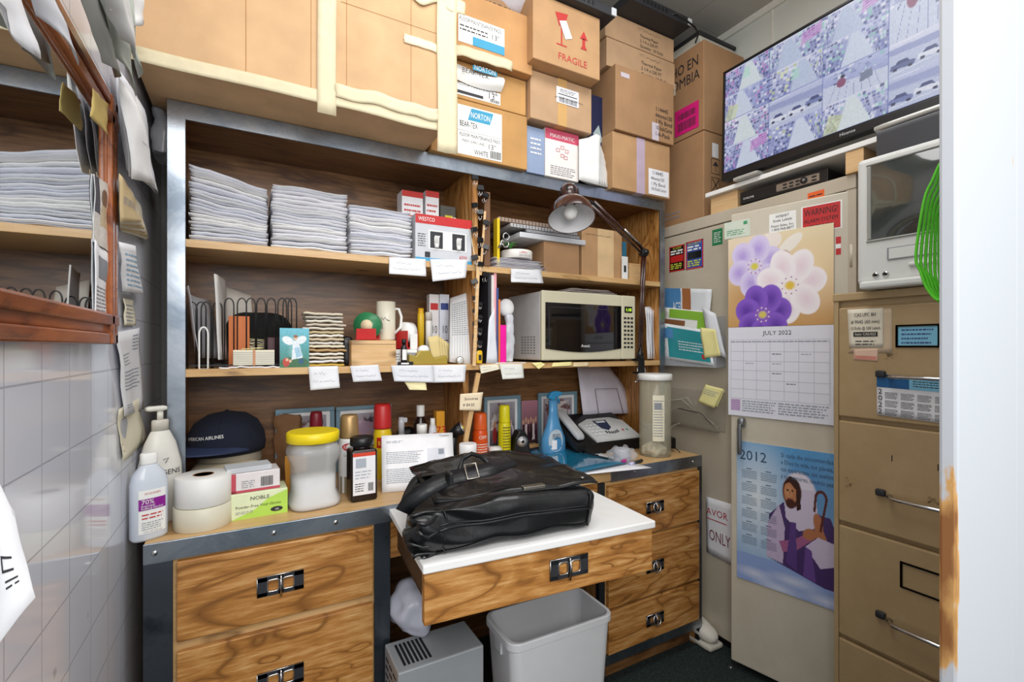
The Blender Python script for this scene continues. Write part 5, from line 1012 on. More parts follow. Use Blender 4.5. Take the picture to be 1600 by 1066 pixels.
m = MB().box(WF.at(296, 0, 1.5)[0]-ox, WF.at(462, 0, 1.5)[0]-ox, 0.0, 0.004, 0.006, 0.010).box(WF.at(296, 0, 1.5)[0]-ox, WF.at(462, 0, 1.5)[0]-ox, 0.13, 0.134, 0.006, 0.010); m.part('base_rail', [BLACK], t)
for px in (300, 314, 322, 340, 358, 378, 392, 408, 424, 441, 449, 457):
    x = WF.at(px, 0, 1.5)[0]-ox; zt_ = WF.at(px, 466 if px > 340 else 472, 1.5)[1]-z0; hf = 0.011
    MB().tube([(x-hf, 0.002, 0.0), (x-hf, 0.002, zt_-0.02)] + [(x-hf*cos(a), 0.002, zt_-0.02+0.02*sin(a)) for a in [pi*k/8 for k in range(1, 8)]] + [(x+hf, 0.002, zt_-0.02), (x+hf, 0.002, 0.0)] + [(x+hf, 0.13, 0.004)], 0.0019, 6).part('wire_loop', [BLACK], t)
MB().tube([(WF.at(318, 0, 1.49)[0]-ox-0.01*cos(a), -0.008, 0.09+0.02*sin(a)) for a in [pi*k/8 for k in range(9)]] + [(WF.at(318, 0, 1.49)[0]-ox+0.01, -0.008, 0.0), (WF.at(318, 0, 1.49)[0]-ox-0.01, -0.008, 0.0)], 0.0025, 6, closed=True).part('wire_loop', [WHITE], t, 'white wire loop')
MB().soft(-0.09, 0.09, 0, 0.10, 0, 0.155, 0.05, 12, 0.02, 9, 4).top('knit_cap', 'dark crumpled hat behind the black wire loops', 'hat', [scuffed('dark_camouflage', '#17181a', '#34362c', 0.8, 0, 20)], WF, WF.at(408, 0, 1.63)[0], 1.62, z0)
block('folder', 'orange file pocket standing behind the wire loops', 'folder', 357, 390, 494, 1.535, z0, 0.02, [plain('#d8783c', 0.5)])
block('wallet', 'maroon wallet standing behind the loops beside the picture card', 'wallet', 413, 440, 527, 1.52, z0, 0.02, [plain('#4a1f2a', 0.4)], bevel=0.004)
for i in range(8):
    a, b_, h_ = WF.at(378+i % 3*3, 0, 1.545)[0], WF.at(428-i % 2*5, 0, 1.545)[0], 0
    slab('crinkled receipt in the small pile behind the wire loops', 'receipt', 'receipt', a, b_, 1.545+0.002*i, 1.62, (z0+0.045+0.005*i, z0+0.045+0.0042*i), 0.005, 0.004, i+300, plain(['#dccdb8', '#c9cf9a', '#e4dcd2'][i % 3], 0.7), 'crinkled receipts behind the wire loops', wob=0.003)
block('small_box', 'grey-brown box under the pile of crinkled receipts', 'box', 388, 412, 545, 1.555, z0, 0.06, [plain('#9c8468', 0.6)], h=0.044)
slab('wide crumpled white paper lying under the banded bundle', 'paper_sheet', 'paper', WF.at(342, 0, 1.463)[0], WF.at(446, 0, 1.463)[0], 1.463, 1.498, (z0, z0), 0.006, 0.006, 77, PAPER, None, wob=0.004)
t, w, h = block('banded_bundle', 'bundle of paper slips held with an elastic band on the middle left shelf', 'bundle', 364, 429, 547, 1.466, z0+0.008, 0.03, [PAPER2, LINK], lambda m, w, h: [m.rect(-w/2, w/2, h*(0.1+0.12*k), h*(0.13+0.12*k)) for k in range(7)], rot=0)
MB().box(-0.003, 0.003, -0.0012, 0.031, -0.001, h+0.001).part('elastic_band', [plain('#c98f6a', 0.6)], t); slab('x', 'yellow_note', 'note', 0, 0.05, 0, 0.03, (h, h+0.004), 0.003, 0.003, 3, YEL, None)
q = bpy.data.objects[ 'yellow_note']; q.parent = t; q.location = (-0.005, 0, 0.001); del q['label']; del q['category']
AP = Paint(60, 84, '#4fa3b8'); AP.grad('#3c7a5a', '#63b8cc'); AP.ell(.5, .45, .25, .4, '#9cc8c8', .7, soft=.9); AP.ell(.5, .12, .5, .16, '#3f6a48'); AP.ell(.22, .14, .12, .12, '#c0483a'); AP.ell(.72, .16, .1, .08, '#2d5a7a')
AP.ell(.28, .68, .22, .10, '#e6ecee', rot=-.5); AP.ell(.72, .70, .20, .10, '#dfe8ea', rot=.5); AP.poly([(.45, .68), (.62, .68), (.78, .25), (.40, .2)], '#dfe9f0'); AP.poly([(.5, .5), (.66, .52), (.74, .3), (.55, .24)], '#9fc6dc'); AP.ell(.53, .75, .07, .06, '#e0b898'); AP.ell(.53, .79, .08, .04, '#8a5a34'); AP.ell(.25, .2, .05, .04, '#e0b898'); AP.ell(.36, .17, .05, .04, '#e0b898'); AP.noise(.12, 2, 5)
xc, w, h = IT(437, 483, 513, 1.462, z0)
t = thing('picture_card', 'small picture card of a winged figure in white leaning on the middle left shelf', 'card', WF, xc, 1.462, z0)
m = MB(); picture(m, AP, -w/2, w/2, 0, h, -0.0008); m.part('picture', [picture_mat(0, 0.25)], t); MB().box(-w/2, w/2, 0, 0.0015, 0, h).part('card_back', [PAPER], t)
a, b_ = WF.at(472, 0, 1.47)[0], WF.at(542, 0, 1.47)[0]; ht_ = WF.at(505, 487, 1.47)[1]-z0
cols = ['#c9a94a', '#e2e2e4', '#d8cdb6', '#e8e4d8', '#b9986a', '#e6ddc4', '#d9d4cc', '#cfc0a2', '#e9e5da', '#c7b58e', '#dfd8ca', '#cbbfae', '#e4dfd0', '#b9b3a8', '#dcd2bc']
for i in range(15):
    r = random.Random(i+11); slab('cream paper slip in the tall stack beside the wooden box', 'paper_slip', 'paper', a+r.uniform(0, .012), b_-r.uniform(0, .012), 1.47+r.uniform(0, .004), 1.56, (z0+ht_*i/15+.0004, z0+ht_*i/15+.0004), ht_/15, ht_/15, i+60, plain(cols[i], 0.7), 'paper slips in the tall stack', wob=0.003)
MB().soft(-0.018, 0.018, 0, 0.05, 0, 0.09, 0.014, 8, 0.004).top('pouch', 'black pouch between the tall slip stack and the wooden box', 'pouch', [BLACK], WF, WF.at(541, 0, 1.53)[0], 1.50, z0)
t, w, h = block('wooden_box', 'pale wooden box carrying the mug on the middle left shelf', 'box', 549, 619, 532, 1.463, z0, 0.085, [PINE], bevel=0.002)
MB().box(-w/2-0.001, w/2+0.001, -0.001, 0.086, h-0.012, h-0.0105).part('lid_seam', [plain('#8d6a44', 0.6)], t)
zb2 = z0 + h + 0.001
GR = plain('#2f7a4e', 0.35)
t = thing('ribbon_roll', 'roll of green and white printed ribbon on a red stand on the wooden box', 'tape roll', WF, WF.at(577, 0, 1.49)[0], 1.505, zb2, 62)
rr = 0.041
m = MB().tube([(-0.017, 0, rr+0.004), (0.017, 0, rr+0.004)], rr, 28, 0); m.part('roll', [GR], t)
m = MB().tube([(-0.0185, 0, rr+0.004), (0.0185, 0, rr+0.004)], 0.018, 20, 0); m.part('core', [plain('#d9c7a2', 0.6)], t)
m = MB(fn=lambda x, y, z: (x, -(rr+0.0006)*cos(z/rr), rr+0.004+(rr+0.0006)*sin(z/rr))); m.text('MEAT', 0.016, -0.006, -0.02, 0, 0, rot=0).part('printed_text', [WHITE], t)
MB().box(-0.024, -0.020, -0.03, 0.03, 0, 0.035).box(0.020, 0.024, -0.03, 0.03, 0, 0.035).box(-0.024, 0.024, -0.032, 0.032, 0, 0.004).part('stand', [RED], t, bevel=0.001)
def mug_extra(t, r, h):
    MB().tube([(r*0.92, 0, h*0.82), (r*1.35, 0, h*0.82), (r*1.62, 0, h*0.62), (r*1.55, 0, h*0.35), (r*0.9, 0, h*0.18)], 0.0045, 10).part('handle', [WHITE], t)
    m = MB(fn=wrap(r+0.0006)); m.script(-r*0.5, r*0.5, h*0.5, h*0.15, 0, 0, 3, 0.0012); m.part('print', [INK], t)
turned('coffee_mug', 'white mug with dark markings standing on the wooden box', 'mug', 588, 618, 472, 1.56, zb2, [('mug_body', plain('#e6e0cc', 0.3), [(0.85, 0), (0.97, 0.04), (1, 0.5), (1, 1), (0.93, 1), (0.92, 0.1), (0, 0.08)])], extra=mug_extra, rot=-20)
t = thing('tape_dispenser', 'red dispenser holding a white paper roll, behind the gold tape dispenser', 'dispenser', WF, WF.at(636, 0, 1.54)[0], 1.54, z0+0.05, 20)
MB().tube([(-0.016, 0, 0.055), (0.016, 0, 0.055)], 0.034, 24).part('paper_roll', [WHITE], t); MB().box(-0.022, -0.018, -0.03, 0.03, 0, 0.06).box(0.018, 0.022, -0.03, 0.03, 0, 0.06).box(-0.022, 0.022, -0.034, 0.034, 0, 0.005).part('frame', [RED], t, bevel=0.001)
MB().box(-0.014, 0.014, -0.037, -0.035, 0.0, 0.05).part('paper_tongue', [WHITE], t)
block('small_box', 'white and green carton under the red paper dispenser', 'box', 614, 652, 517, 1.50, z0, 0.09, [WHITE, plain('#7a9a3c', 0.5), GREY], lambda m, w, h: (m.rect(0.0, w*0.45, h*0.3, h*0.8), m.lines(-w*0.4, 0, h*0.3, h*0.8, 3, mat=1)), h=0.049)
block('small_box', 'small closed carton behind the gold tape dispenser carrying little bottles', 'box', 654, 700, 519, 1.55, z0, 0.09, [plain('#d9cfae', 0.6)], h=0.046)
turned('glue_bottle', 'yellow capped little bottle standing behind the gold tape dispenser', 'bottle', 652, 663, 482, 1.57, z0+0.047, [('bottle_body', plain('#e2b92a', 0.4), [(1, 0), (1, .85), (.8, .9)]), ('cap', plain('#e0a81c', 0.4), [(.8, .86), (.85, .87), (.8, 1)])], n=14)
turned('pill_bottle', 'white little pill bottle beside the yellow capped one', 'bottle', 664, 675, 488, 1.57, z0+0.047, [('bottle_body', WHITE, [(.9, 0), (.9, .75), (.8, .8)]), ('cap', plain('#c9c2b8', 0.4), [(1, .78), (1, .98), (.9, 1)])], n=14)
for a, b_, c_, lb in ((671, 686, '#e8e4e4', 'white and red ointment carton standing on the middle left shelf'), (687, 702, '#dfe2ee', 'white and blue ointment carton beside the ruled papers')):
    block('medicine_box', lb, 'box', a, b_, 460, 1.60, z0+0.047, 0.03, [plain(c_, 0.4), RED if a < 680 else BLUEINK, INK], lambda m, w, h: (m.rect(-w*0.4, w*0.4, h*0.72, h*0.84, mat=0), m.text('10', h*0.2, 0, h*0.3, -0.001, 1, 'c', maxw=w*0.6), m.lines(-w*0.4, w*0.4, h*0.05, h*0.2, 3, mat=1)))
t = thing('tape_dispenser', 'gold plastic desk tape dispenser at the front of the middle left shelf', 'dispenser', WF, WF.at(670, 0, 1.475)[0], 1.475, z0, 0)
w = WF.at(700, 0, 1.475)[0]-WF.at(640, 0, 1.475)[0]
MB().prism([(-w/2, 0), (w/2, 0), (w/2-0.002, 0.030), (w*0.15, 0.020), (w*0.02, 0.046), (-w*0.22, 0.046), (-w*0.32, 0.028), (-w/2, 0.034)], 0, 0.03).part('dispenser_body', [plain('#a8923c', 0.35, 0.2)], t, bevel=0.003)
MB().tube([(0.0-w*0.1, 0.006, 0.046), (0-w*0.1, 0.024, 0.046)], 0.017, 20).part('tape_roll', [WHITE], t)
turned('ink_bottle', 'little dark bottle with a white label by the gold dispenser', 'bottle', 626, 636, 530, 1.475, z0, [('bottle_body', plain('#2a2024', 0.3), [(1, 0), (1, .7), (.5, .8)]), ('cap', BLACK, [(.7, .8), (.7, 1)])], n=12, extra=lambda t, r, h: MB(fn=wrap(r+0.0004)).rect(-r*0.8, r*0.8, h*.2, h*.6, 0, 0).part('label', [WHITE], t))
block('stamp_pad', 'flat black stamp pad lying before the gold dispenser', 'stamp pad', 622, 646, 561, 1.464, z0, 0.008, [BLACK, WHITE], lambda m, w, h: m.rect(-w*.3, w*.2, h*.3, h*.7), h=0.011)
for i in range(7):
    a = 676+i*4.5; sheet('manila_tag', 'manila tag in the small upright fan beside the gold dispenser', 'tag', [WF.w(WF.at(q, p_, 1.515+.004*i)[0], 1.515+.004*i, WF.at(q, p_, 1.515+.004*i)[1]) for q, p_ in ((a, 566), (a+14, 566), (a+10-i*.5, 524+i*3), (a-8+i, 527+i*2))], [plain('#d8c48a', 0.7)], group='manila tags fanned on the shelf', wob=.001, nn=4)
sheet('ruled_form', 'white ruled form leaning against the hutch divider', 'paper', [WF.w(WF.at(a, b_, y)[0], y, WF.at(a, b_, y)[1]) for a, b_, y in ((702, 566, 1.50), (740, 570, 1.475), (738, 455, 1.50), (703, 466, 1.56))], [plain('#dcdcdc', 0.6), GREY], deco=lambda m, W, H_: [m.rect(W*(.1+.11*k), W*(.11+.11*k), H_*.1, H_*.9) for k in range(8)] and m.lines(W*.1, W*.9, H_*.4, H_*.9, 16, seed=4, word=.006), wob=.002, seed=9)
t = thing('dial_gauge', 'small round dial thermometer at the shelf edge before the divider', 'gauge', WF, WF.at(719, 0, 1.463)[0], 1.463, z0)
MB().tube([(0, 0, .013), (0, .006, .013)], .013, 20).part('rim', [CHROME], t); m = MB(); m.tube([(0, -.001, .013), (0, .001, .013)], .011, 20); m.tube([(0, -.0016, .013), (.006, -.0016, .018)], .0008, 4, 1); m.part('dial', [WHITE, INK], t)
# ---- clips, sticks and tools on the divider edge
CY = 1.448
for i in range(13):
    px, py = 737+(i % 3)*8, 282+i*13.5 + (i % 2)*3; x, z = WF.at(px+4, py, CY)
    if i == 0: 
        cl = thing('binder_clip', 'black binder clip in the chain hanging on the hutch divider', 'clip', WF, x, CY-0.006, z, 0, 'binder clips chained on the hutch divider')
        MB().prism([(-.012, 0), (.012, 0), (.0105, .016), (-.0105, .016)], -.004, .006).part('clip_body', [BLACK], cl, bevel=.001)
        for s_ in (-1, 1): MB().tube([(-.006*1, .001+.004*s_, 0.0), (-.004, .001+.006*s_, -.014), (0, .001+.007*s_, -.018), (.004, .001+.006*s_, -.014), (.006, .001+.004*s_, 0.0)], .0008, 6).part('wire_arm', [CHROME], cl)
    else:
        c_ = copy_tree(cl); c_.location = (x, CY-0.006-.003*(i % 2), z); c_.rotation_euler = (0, 0.3*((i % 3)-1), 0.25*((i % 4)-1.5))
for i in range(9):
    x, z = WF.at(742+(i % 2)*7, 468+i*10, CY)
    c_ = copy_tree(cl); c_.location = (x, CY-0.004, z); c_.scale = (.8, .8, .7); c_['label'] = 'small black clip low in the chain beside the magenta strip'; c_['group'] = 'small clips low on the hutch divider'
def stick(label, name, cat, a, b_, y, t_, mat, w=.010):
    p, q = WF.w(WF.at(*a, y)[0], y, WF.at(*a, y)[1]), WF.w(WF.at(*b_, y)[0], y, WF.at(*b_, y)[1]); d = (q-p); s_ = Vector((d.z, 0, -d.x)).normalized()*w/2
    m = MB(); vs = [p-s_-p, p+s_-p, q+s_-p, q-s_-p]; vs = [Vector(v) for v in vs]; m.add(vs+[v+Vector((0, t_, 0)) for v in vs], [(0,1,2,3)[::-1], (4,5,6,7), (0,1,5,4), (1,2,6,5), (2,3,7,6), (3,0,4,7)]); return m.top(name, label, cat, [mat], WF, p.x, p.y, p.z)
stick('pale wooden paint stirrer hanging along the hutch divider over the shelf edge', 'wooden_stick', 'stick', (741, 572), (748, 400), 1.440, .002, PINE, .012)
stick('thin pale wooden stick hanging higher on the hutch divider', 'wooden_stick', 'stick', (751, 430), (758, 330), 1.442, .002, PINE, .008)
stick('long wooden slat slanting down to the counter under the divider', 'wooden_stake', 'stick', (728, 690), (748, 583), 1.452, .008, EDGE, .016)
t = thing('tape_measure', 'yellow tape measure at the foot of the divider beside the folders', 'tape measure', WF, WF.at(748, 0, 1.452)[0], 1.450, Z3+.001)
MB().soft(-.011, .011, -.008, .012, 0, .045, .006, 6).part('case', [plain('#e6b81e', .35)], t, bevel=0); MB().box(-.005, .005, -.0095, -.008, .012, .03).part('label', [INK], t)
# ---- upper right compartment
block('clipboard', 'brown hardboard clipboard seen almost edge-on beside the divider', 'clipboard', 757, 766, 300, 1.455, Z2, .20, [plain('#6e4a2c', .5)], rot=-4)
t = thing('set_square', 'yellow plastic ruler standing beside the clipboard', 'ruler', WF, WF.at(779, 0, 1.475)[0], 1.475, Z2)
MB().box(-.005, .005, 0, .03, 0, .175).part('blade', [plain('#e8c61e', .35)], t, bevel=.001)
t = thing('scissors', 'steel scissors handles poking out over the paper roll', 'scissors', WF, WF.at(787, 0, 1.47)[0], 1.472, Z2+.10)
for s_ in (-1, 1): MB().tube([(.012*cos(a)+.010, -.002*s_, .012*sin(a)+.012*s_) for a in [2*pi*k/14 for k in range(14)]], .0026, 8, closed=True).part('handle_ring', [CHROME], t); MB().tube([(0, -.002*s_, .008*s_), (-.02, -.002*s_, -.03)], .003, 6).part('blade', [CHROME], t)
for i in range(7):
    a, b_ = WF.at(774+i % 3*2, 0, 1.463)[0], WF.at(856-i % 2*6-i, 0, 1.463)[0]; slab('flat envelope in the low pile under the paper roll', 'envelope', 'envelope', a, b_, 1.463+.002*i, 1.60, (Z2+.0058*i, Z2+.0055*i), .005, .005, i+90, plain(['#d7d6de', '#e6e4e0', '#c9c7cf'][i % 3], .6), 'envelopes piled under the paper roll', wob=.001)
t = thing('paper_roll', 'wide white paper roll lying flat beside the divider on the envelope pile', 'roll', WF, WF.at(807, 0, 1.52)[0], 1.52, Z2+.044)
MB().lathe([(.056, 0), (.058, .002), (.058, .028), (.056, .030)], 32).part('roll', [plain('#e6e2dc', .5)], t); m = MB(fn=wrap(.0585)); m.text('LABELS', .010, -.02, .015, 0, 0); m.lines(-.02, .03, .004, .012, 2, 0, 1); m.part('printed_label', [REDI, GREY], t)
t = thing('plastic_plant', 'small tuft of green plastic leaves on the paper roll', 'plant', WF, WF.at(795, 0, 1.50)[0], 1.49, Z2+.076)
for k in range(10):
    a = 2*pi*k/10; MB().grid(4, 3, lambda u, v: (cos(a)*.026*u+sin(a)*.006*(v-.5)*sin(pi*u), sin(a)*.02*u+cos(a)*.008*(v-.5)*sin(pi*u), .014*sin(pi*u*.7)+.002*k % .01), 0).part('leaf', [plain('#3f8a34', .5, 0, .2)], t, solid=.001)
t, w, h = block('cardboard_box', 'brown box carrying the stacked trays in the upper right compartment', 'box', 850, 905, 380, 1.475, Z2, .17, [CB2]);
xL = WF.at(850, 0, 1.475)[0]
zt_ = Z2 + h + .001
slabs = [('stack of clear and grey document trays, lowest on the brown box', 'document_tray', 'tray', 812, 915, .020, '#c9ccd0'), ('black-edged tray with papers in the pile under the lamp', 'document_tray', 'tray', 822, 908, .012, '#3a3b40'), ('spiral bound grey notebook in the pile under the lamp', 'notebook', 'notebook', 800, 905, .014, '#a9a6a4'), ('brown spiral bound notebook, topmost of the pile under the lamp', 'notebook', 'notebook', 782, 898, .016, '#8d7262')]
zc = zt_
for i, (lb, nm, ct, a, b_, th_, c_) in enumerate(slabs):
    xa_, xb_ = WF.at(a, 0, 1.47)[0], WF.at(b_, 0, 1.47)[0]; t = thing(nm, lb, ct, WF, (xa_+xb_)/2, 1.468+.006*i, zc); w_ = xb_-xa_
    MB().box(-w_/2, w_/2, 0, .2, 0, th_).part('cover' if nm == 'notebook' else 'tray_body', [plain(c_, .3)], t, bevel=.003)
    m = MB(); [m.rect(-w_/2+.004, w_/2-.004, th_*(.15+.2*k), th_*(.22+.2*k), -.0006, 0) for k in range(4)]; m.part('page_edges', [plain('#e6e6ea' if i < 3 else '#c9b9a9', .6)], t)
    if nm == 'notebook':
        m = MB()
        for k in range(22): m.tube([(-w_/2+.01+k*(w_-.02)/21, -.002, th_*.1), (-w_/2+.01+k*(w_-.02)/21, -.005, th_*.5), (-w_/2+.01+k*(w_-.02)/21, -.002, th_*.95)], .0008, 5)
        m.part('spiral_binding', [DARK], t)
    zc += th_ + .002
t, w, h = block('cardboard_box', 'brown box with a wide clear tape and pen scribble in the upper right compartment', 'box', 909, 972, 358, 1.475, Z2, .2, [CB, INK, plain('#d9b98c', .3)], lambda m, w, h: (m.rect(-w*.12, w*.28, 0, h, -.0005, 1), m.script(-w*.42, w*.2, h*.84, .008, -.001, 0, 6)))
block('book', 'blue spined book standing at the right of the taped box', 'book', 973, 979, 378, 1.48, Z2, .14, [plain('#2a6a88', .4)])
block('envelope', 'white upright envelope in front of the blue book', 'envelope', 972, 981, 401, 1.464, Z2, .003, [WHITE, INK], lambda m, w, h: m.rect(-w*.2, w*.2, h*.3, h*.6), bevel=0)
block('wooden_block', 'pale wooden block at the right end of the upper right shelf', 'block', 983, 1001, 412, 1.48, Z2, .1, [PINE])
# ---- middle right compartment: folders, mask, microwave
for i, (a, c_, tp, nm, lb) in enumerate(((763, '#2c2d33', 424, 'binder', 'dark binder standing first beside the divider'), (768, '#d9d3cf', 430, 'folder', 'white folder between the dark binder and the pink one'), (772, '#e3a0a8', 425, 'folder', 'pink folder standing in the row by the divider'), (775, '#42508a', 450, 'folder', 'navy folder standing in the row by the divider'), (778, '#d97a35', 468, 'pencil', 'orange pencil-like strip standing in the row by the divider'))):
    block(nm, lb, 'pencil' if nm == 'pencil' else 'folder', a, a+4, tp, 1.466, Z3, .19 if nm != 'pencil' else .01, [plain(c_, .5)], bevel=.0006)
sheet('plastic_sleeve', 'clear wrinkled sleeve with white paper leaning by the pink folder', 'sleeve', [WF.w(WF.at(a, b_, y)[0], y, WF.at(a, b_, y)[1]) for a, b_, y in ((760, 568, 1.462), (778, 568, 1.462), (772, 480, 1.463), (764, 500, 1.463))], [plain('#dcdfe6', .3)], seed=4)
block('plastic_strip', 'bright magenta strip standing in front of the folders', 'strip', 782, 791, 508, 1.463, Z3, .002, [plain('#f0189a', .4)], bevel=.0005)
m = MB().soft(-.026, .026, -.02, .02, 0, .07, .02, 10); 
t = thing('dust_mask', 'white cupped dust mask with a yellow mark beside the microwave', 'mask', WF, WF.at(791, 0, 1.52)[0], 1.52, Z3+.20)
MB().lathe([(.034, 0), (.033, .004), (.026, .011), (.012, .015), (0, .016)], 20, sx=.85, cap=False).part('mask_cup', [plain('#e6e6e6', .6)], t).rotation_euler = (radians(80), 0, radians(-20))
MB().soft(-.014, .018, -.008, .012, 0, .17, .010, 12, .012, 30, 8).top('plastic_bag', 'small clear crumpled plastic bag between the magenta strip and the microwave', 'bag', [plain('#dfe2e8', .1, 0, .05, alpha=.7)], WF, WF.at(799, 0, 1.47)[0]-.004, 1.483, Z3+.004)
slab('flat white papers lying at the left foot of the microwave', 'paper_sheet', 'paper', WF.at(768, 0, 1.462)[0], WF.at(822, 0, 1.462)[0], 1.4615, 1.4625, (Z3, Z3), .004, .004, 31, PAPER, None)
X0, X1 = WF.at(847, 0, 1.45)[0], WF.at(993, 0, 1.45)[0]; zt_ = WF.at(847, 453, 1.45)[1]; w = X1-X0; h = zt_-Z3-.008
mw = thing('microwave_oven', 'cream microwave oven with dark glass door on the middle right shelf', 'microwave', WF, X0, 1.45, Z3)
CRM = plain('#cfc9ae', .35, 0, .02)
MB().box(0.002, w-.002, .016, .262, .008, h+.006).part('casing', [plain('#d4d3d2', .3)], mw, bevel=.006, seg=3)
cw_ = w*.165
def frontpoly(x0, x1): return [(x0, .008), (x1, .008), (x1, h+.008), (x0, h+.008)]
MB().box(0, w-cw_, 0, .016, .008, h+.008).part('door', [CRM], mw, bevel=.005, seg=3)
MB().box(w-cw_+.001, w, 0, .016, .008, h+.008).part('control_panel', [CRM], mw, bevel=.005, seg=3)
gx0, gx1 = w*.03, w-cw_-.004; n = 14
poly = [(gx0, h*.86), (gx0, h*.20)] + [(gx0+(gx1-gx0)*k/n, h*(.20-.055*sin(pi*k/n))) for k in range(1, n)] + [(gx1, h*.20), (gx1, h*.86)]
MB().prism(poly[::-1], -.003, .001).part('door_glass', [plain('#0b0b0e', .06, 0, 0, coat=1.0)], mw, 'glossy black window')
MB().rect(gx0+.012, gx0+.016, h*.25, h*.80, -.0036, 0).rect(gx1-.03, gx1-.027, h*.25, h*.80, -.0036, 0).rect(gx0+.012, gx1-.028, h*.79, h*.80, -.0036, 0).part('window_print', [plain('#2f3036', .3)], mw)
m = MB(); m.text('Avanti', .016, (gx0+gx1)/2, h*.22, -.0042, 0, 'c'); m.part('printed_text', [WHITE], mw)
m = MB().rect(w-cw_*.80, w-cw_*.25, h*.76, h*.86, -.0008, 0); m.text('1:10', h*.07, w-cw_*.52, h*.785, -.0014, 1, 'c', maxw=cw_*.4); m.part('display', [BLACKM, plain('#b8e83a', .5, 0, 0, emit=1.2)], mw)
for r_ in range(8):
    for c_ in range(3): MB().box(w-cw_*(.84-.24*c_), w-cw_*(.84-.24*c_)+cw_*.16, -.002, .001, h*(.66-.065*r_), h*(.66-.065*r_)+h*.032).part('button', [DARK], mw, bevel=.0008)
m = MB()
for r_ in range(7):
    for c_ in range(5): m.add([(-.0006+.002, .05+.022*c_+dx, h*(.12+.04*r_)+dz) for dx, dz in ((0, 0), (.014, 0), (.014, .005), (0, .005))], [(0, 3, 2, 1)])
m.part('vent', [plain('#8a8a8a', .5)], mw)
for a, b_ in ((.03, .03), (w-.05, .03), (.03, .22), (w-.05, .22)): MB().lathe([(.01, 0), (.012, .008)], 10, a+.01, b_).part('foot', [BLACK], mw)
for i in range(5): slab('loose paper in the thin pile on the microwave top', 'paper_sheet', 'paper', WF.at(882+i*3, 0, 1.5)[0], WF.at(968-i*4, 0, 1.5)[0], 1.50, 1.62, (Z3+h+.012+.004*i, Z3+h+.012+.004*i), .0045, .0045, i+130, plain(['#b9aca8', '#d8d4d0', '#a8a09c'][i % 3], .7), 'papers on top of the microwave', wob=.003)
for i in range(4): sheet('envelope', 'tall white paper standing at the right end of the middle right shelf', 'paper', [WF.w(WF.at(a, b_, y)[0], y, WF.at(a, b_, y)[1]) for a, b_, y in ((1012+i*3, 561, 1.475), (1027, 560, 1.60+.01*i), (1024, 478, 1.60+.01*i), (1008+i*4, 480+i*2, 1.475))], [PAPER], group='papers standing right of the microwave', bulge=.004, seed=i)
# ---- desk lamp
BR = plain('#3c1f17', .22, 0, .05, coat=.6)
base = Vector((WF.at(1000, 0, 1.435)[0], 1.435, Z3))
lp = thing('desk_lamp', 'brown swing arm lamp with a bell shade clamped to the shelf edge', 'lamp', WF, base.x, base.y, base.z)
L3 = lambda px, py, y: Vector((WF.at(px, py, y)[0], y, WF.at(px, py, y)[1])) - base
J1 = L3(1006, 395, 1.42); J2 = L3(926, 318, 1.36)
MB().box(-.014, .014, -.006, .035, .0, .012).box(-.014, .014, -.012, -.004, -.05, .012).box(-.012, .012, -.012, .03, -.052, -.044).part('clamp', [BLACK], lp, bevel=.002)
MB().tube([(0, .014, -.085), (0, .014, -.024)], .003, 8).tube([(-.014, .014, -.085), (.014, .014, -.085)], .003, 8).part('clamp_screw', [CHROME], lp)
MB().lathe([(.014, .012), (.014, .035), (.008, .04), (.008, .06)], 14).part('base_pivot', [BLACK], lp)
for dx in (-.006, .006): MB().tube([Vector((dx, 0, .04)), J1+Vector((dx, 0, -.005))], .0062, 8).part('lower_arm', [BR], lp)
for dx in (-.007, .007): MB().tube([J1+Vector((dx, 0, dx)), J2+Vector((dx, 0, dx))], .0062, 8).part('upper_arm', [BR], lp)
MB().tube([J1+(J2-J1)*.1+Vector((0, -.012, .008)), J1+(J2-J1)*.45+Vector((0, -.012, .008))], .004, 8).part('spring', [CHROME], lp)
MB().soft(J1.x-.016, J1.x+.016, J1.y-.012, J1.y+.012, J1.z-.016, J1.z+.016, .008, 6).part('elbow_joint', [BLACK], lp)
MB().tube([J1+Vector((0, -.02, 0)), J1+Vector((0, .02, 0))], .009, 12).part('elbow_knob', [BLACK], lp)
HC = L3(893, 342, 1.32); ax = (L3(905, 282, 1.36) - HC).normalized(); ax = Vector((0.16, 0.36, 0.9)).normalized()
qt = Vector((0, 0, 1)).rotation_difference(ax); fnl = lambda x, y, z: HC + qt @ Vector((x, y, z))
sr = .080
MB(fn=fnl).lathe([(sr, 0), (sr*.99, .012), (sr*.90, .038), (sr*.70, .062), (sr*.48, .078), (sr*.42, .082)], 32, cap=False).part('shade', [BR], lp, solid=0)
MB(fn=fnl).lathe([(sr*.41, .0815), (sr*.47, .0775), (sr*.69, .061), (sr*.885, .037), (sr*.975, .012), (sr*.985, .0005)], 32, cap=False).part('shade_lining', [plain('#e2e2e4', .3)], lp, 'white inner face')
MB(fn=fnl).tube([(sr*cos(a), sr*sin(a), 0) for a in [2*pi*k/32 for k in range(32)]], .0016, 6, closed=True).part('rim', [BR], lp)
MB(fn=fnl).lathe([(sr*.42, .081), (sr*.40, .12), (sr*.34, .135), (sr*.12, .142), (0, .142)], 24).part('socket_housing', [BR], lp)
m = MB(fn=fnl)
for k in range(8): a = 2*pi*k/8; m.tube([(sr*.425*cos(a), sr*.425*sin(a), .095), (sr*.40*cos(a), sr*.40*sin(a), .122)], .0028, 6)
m.part('vent_slots', [BLACKM], lp)
MB(fn=fnl).lathe([(.010, .08), (.011, .06), (.022, .04), (.024, .022), (.015, .006), (0, .002)], 18).part('light_bulb', [plain('#f2f2f0', .15)], lp)
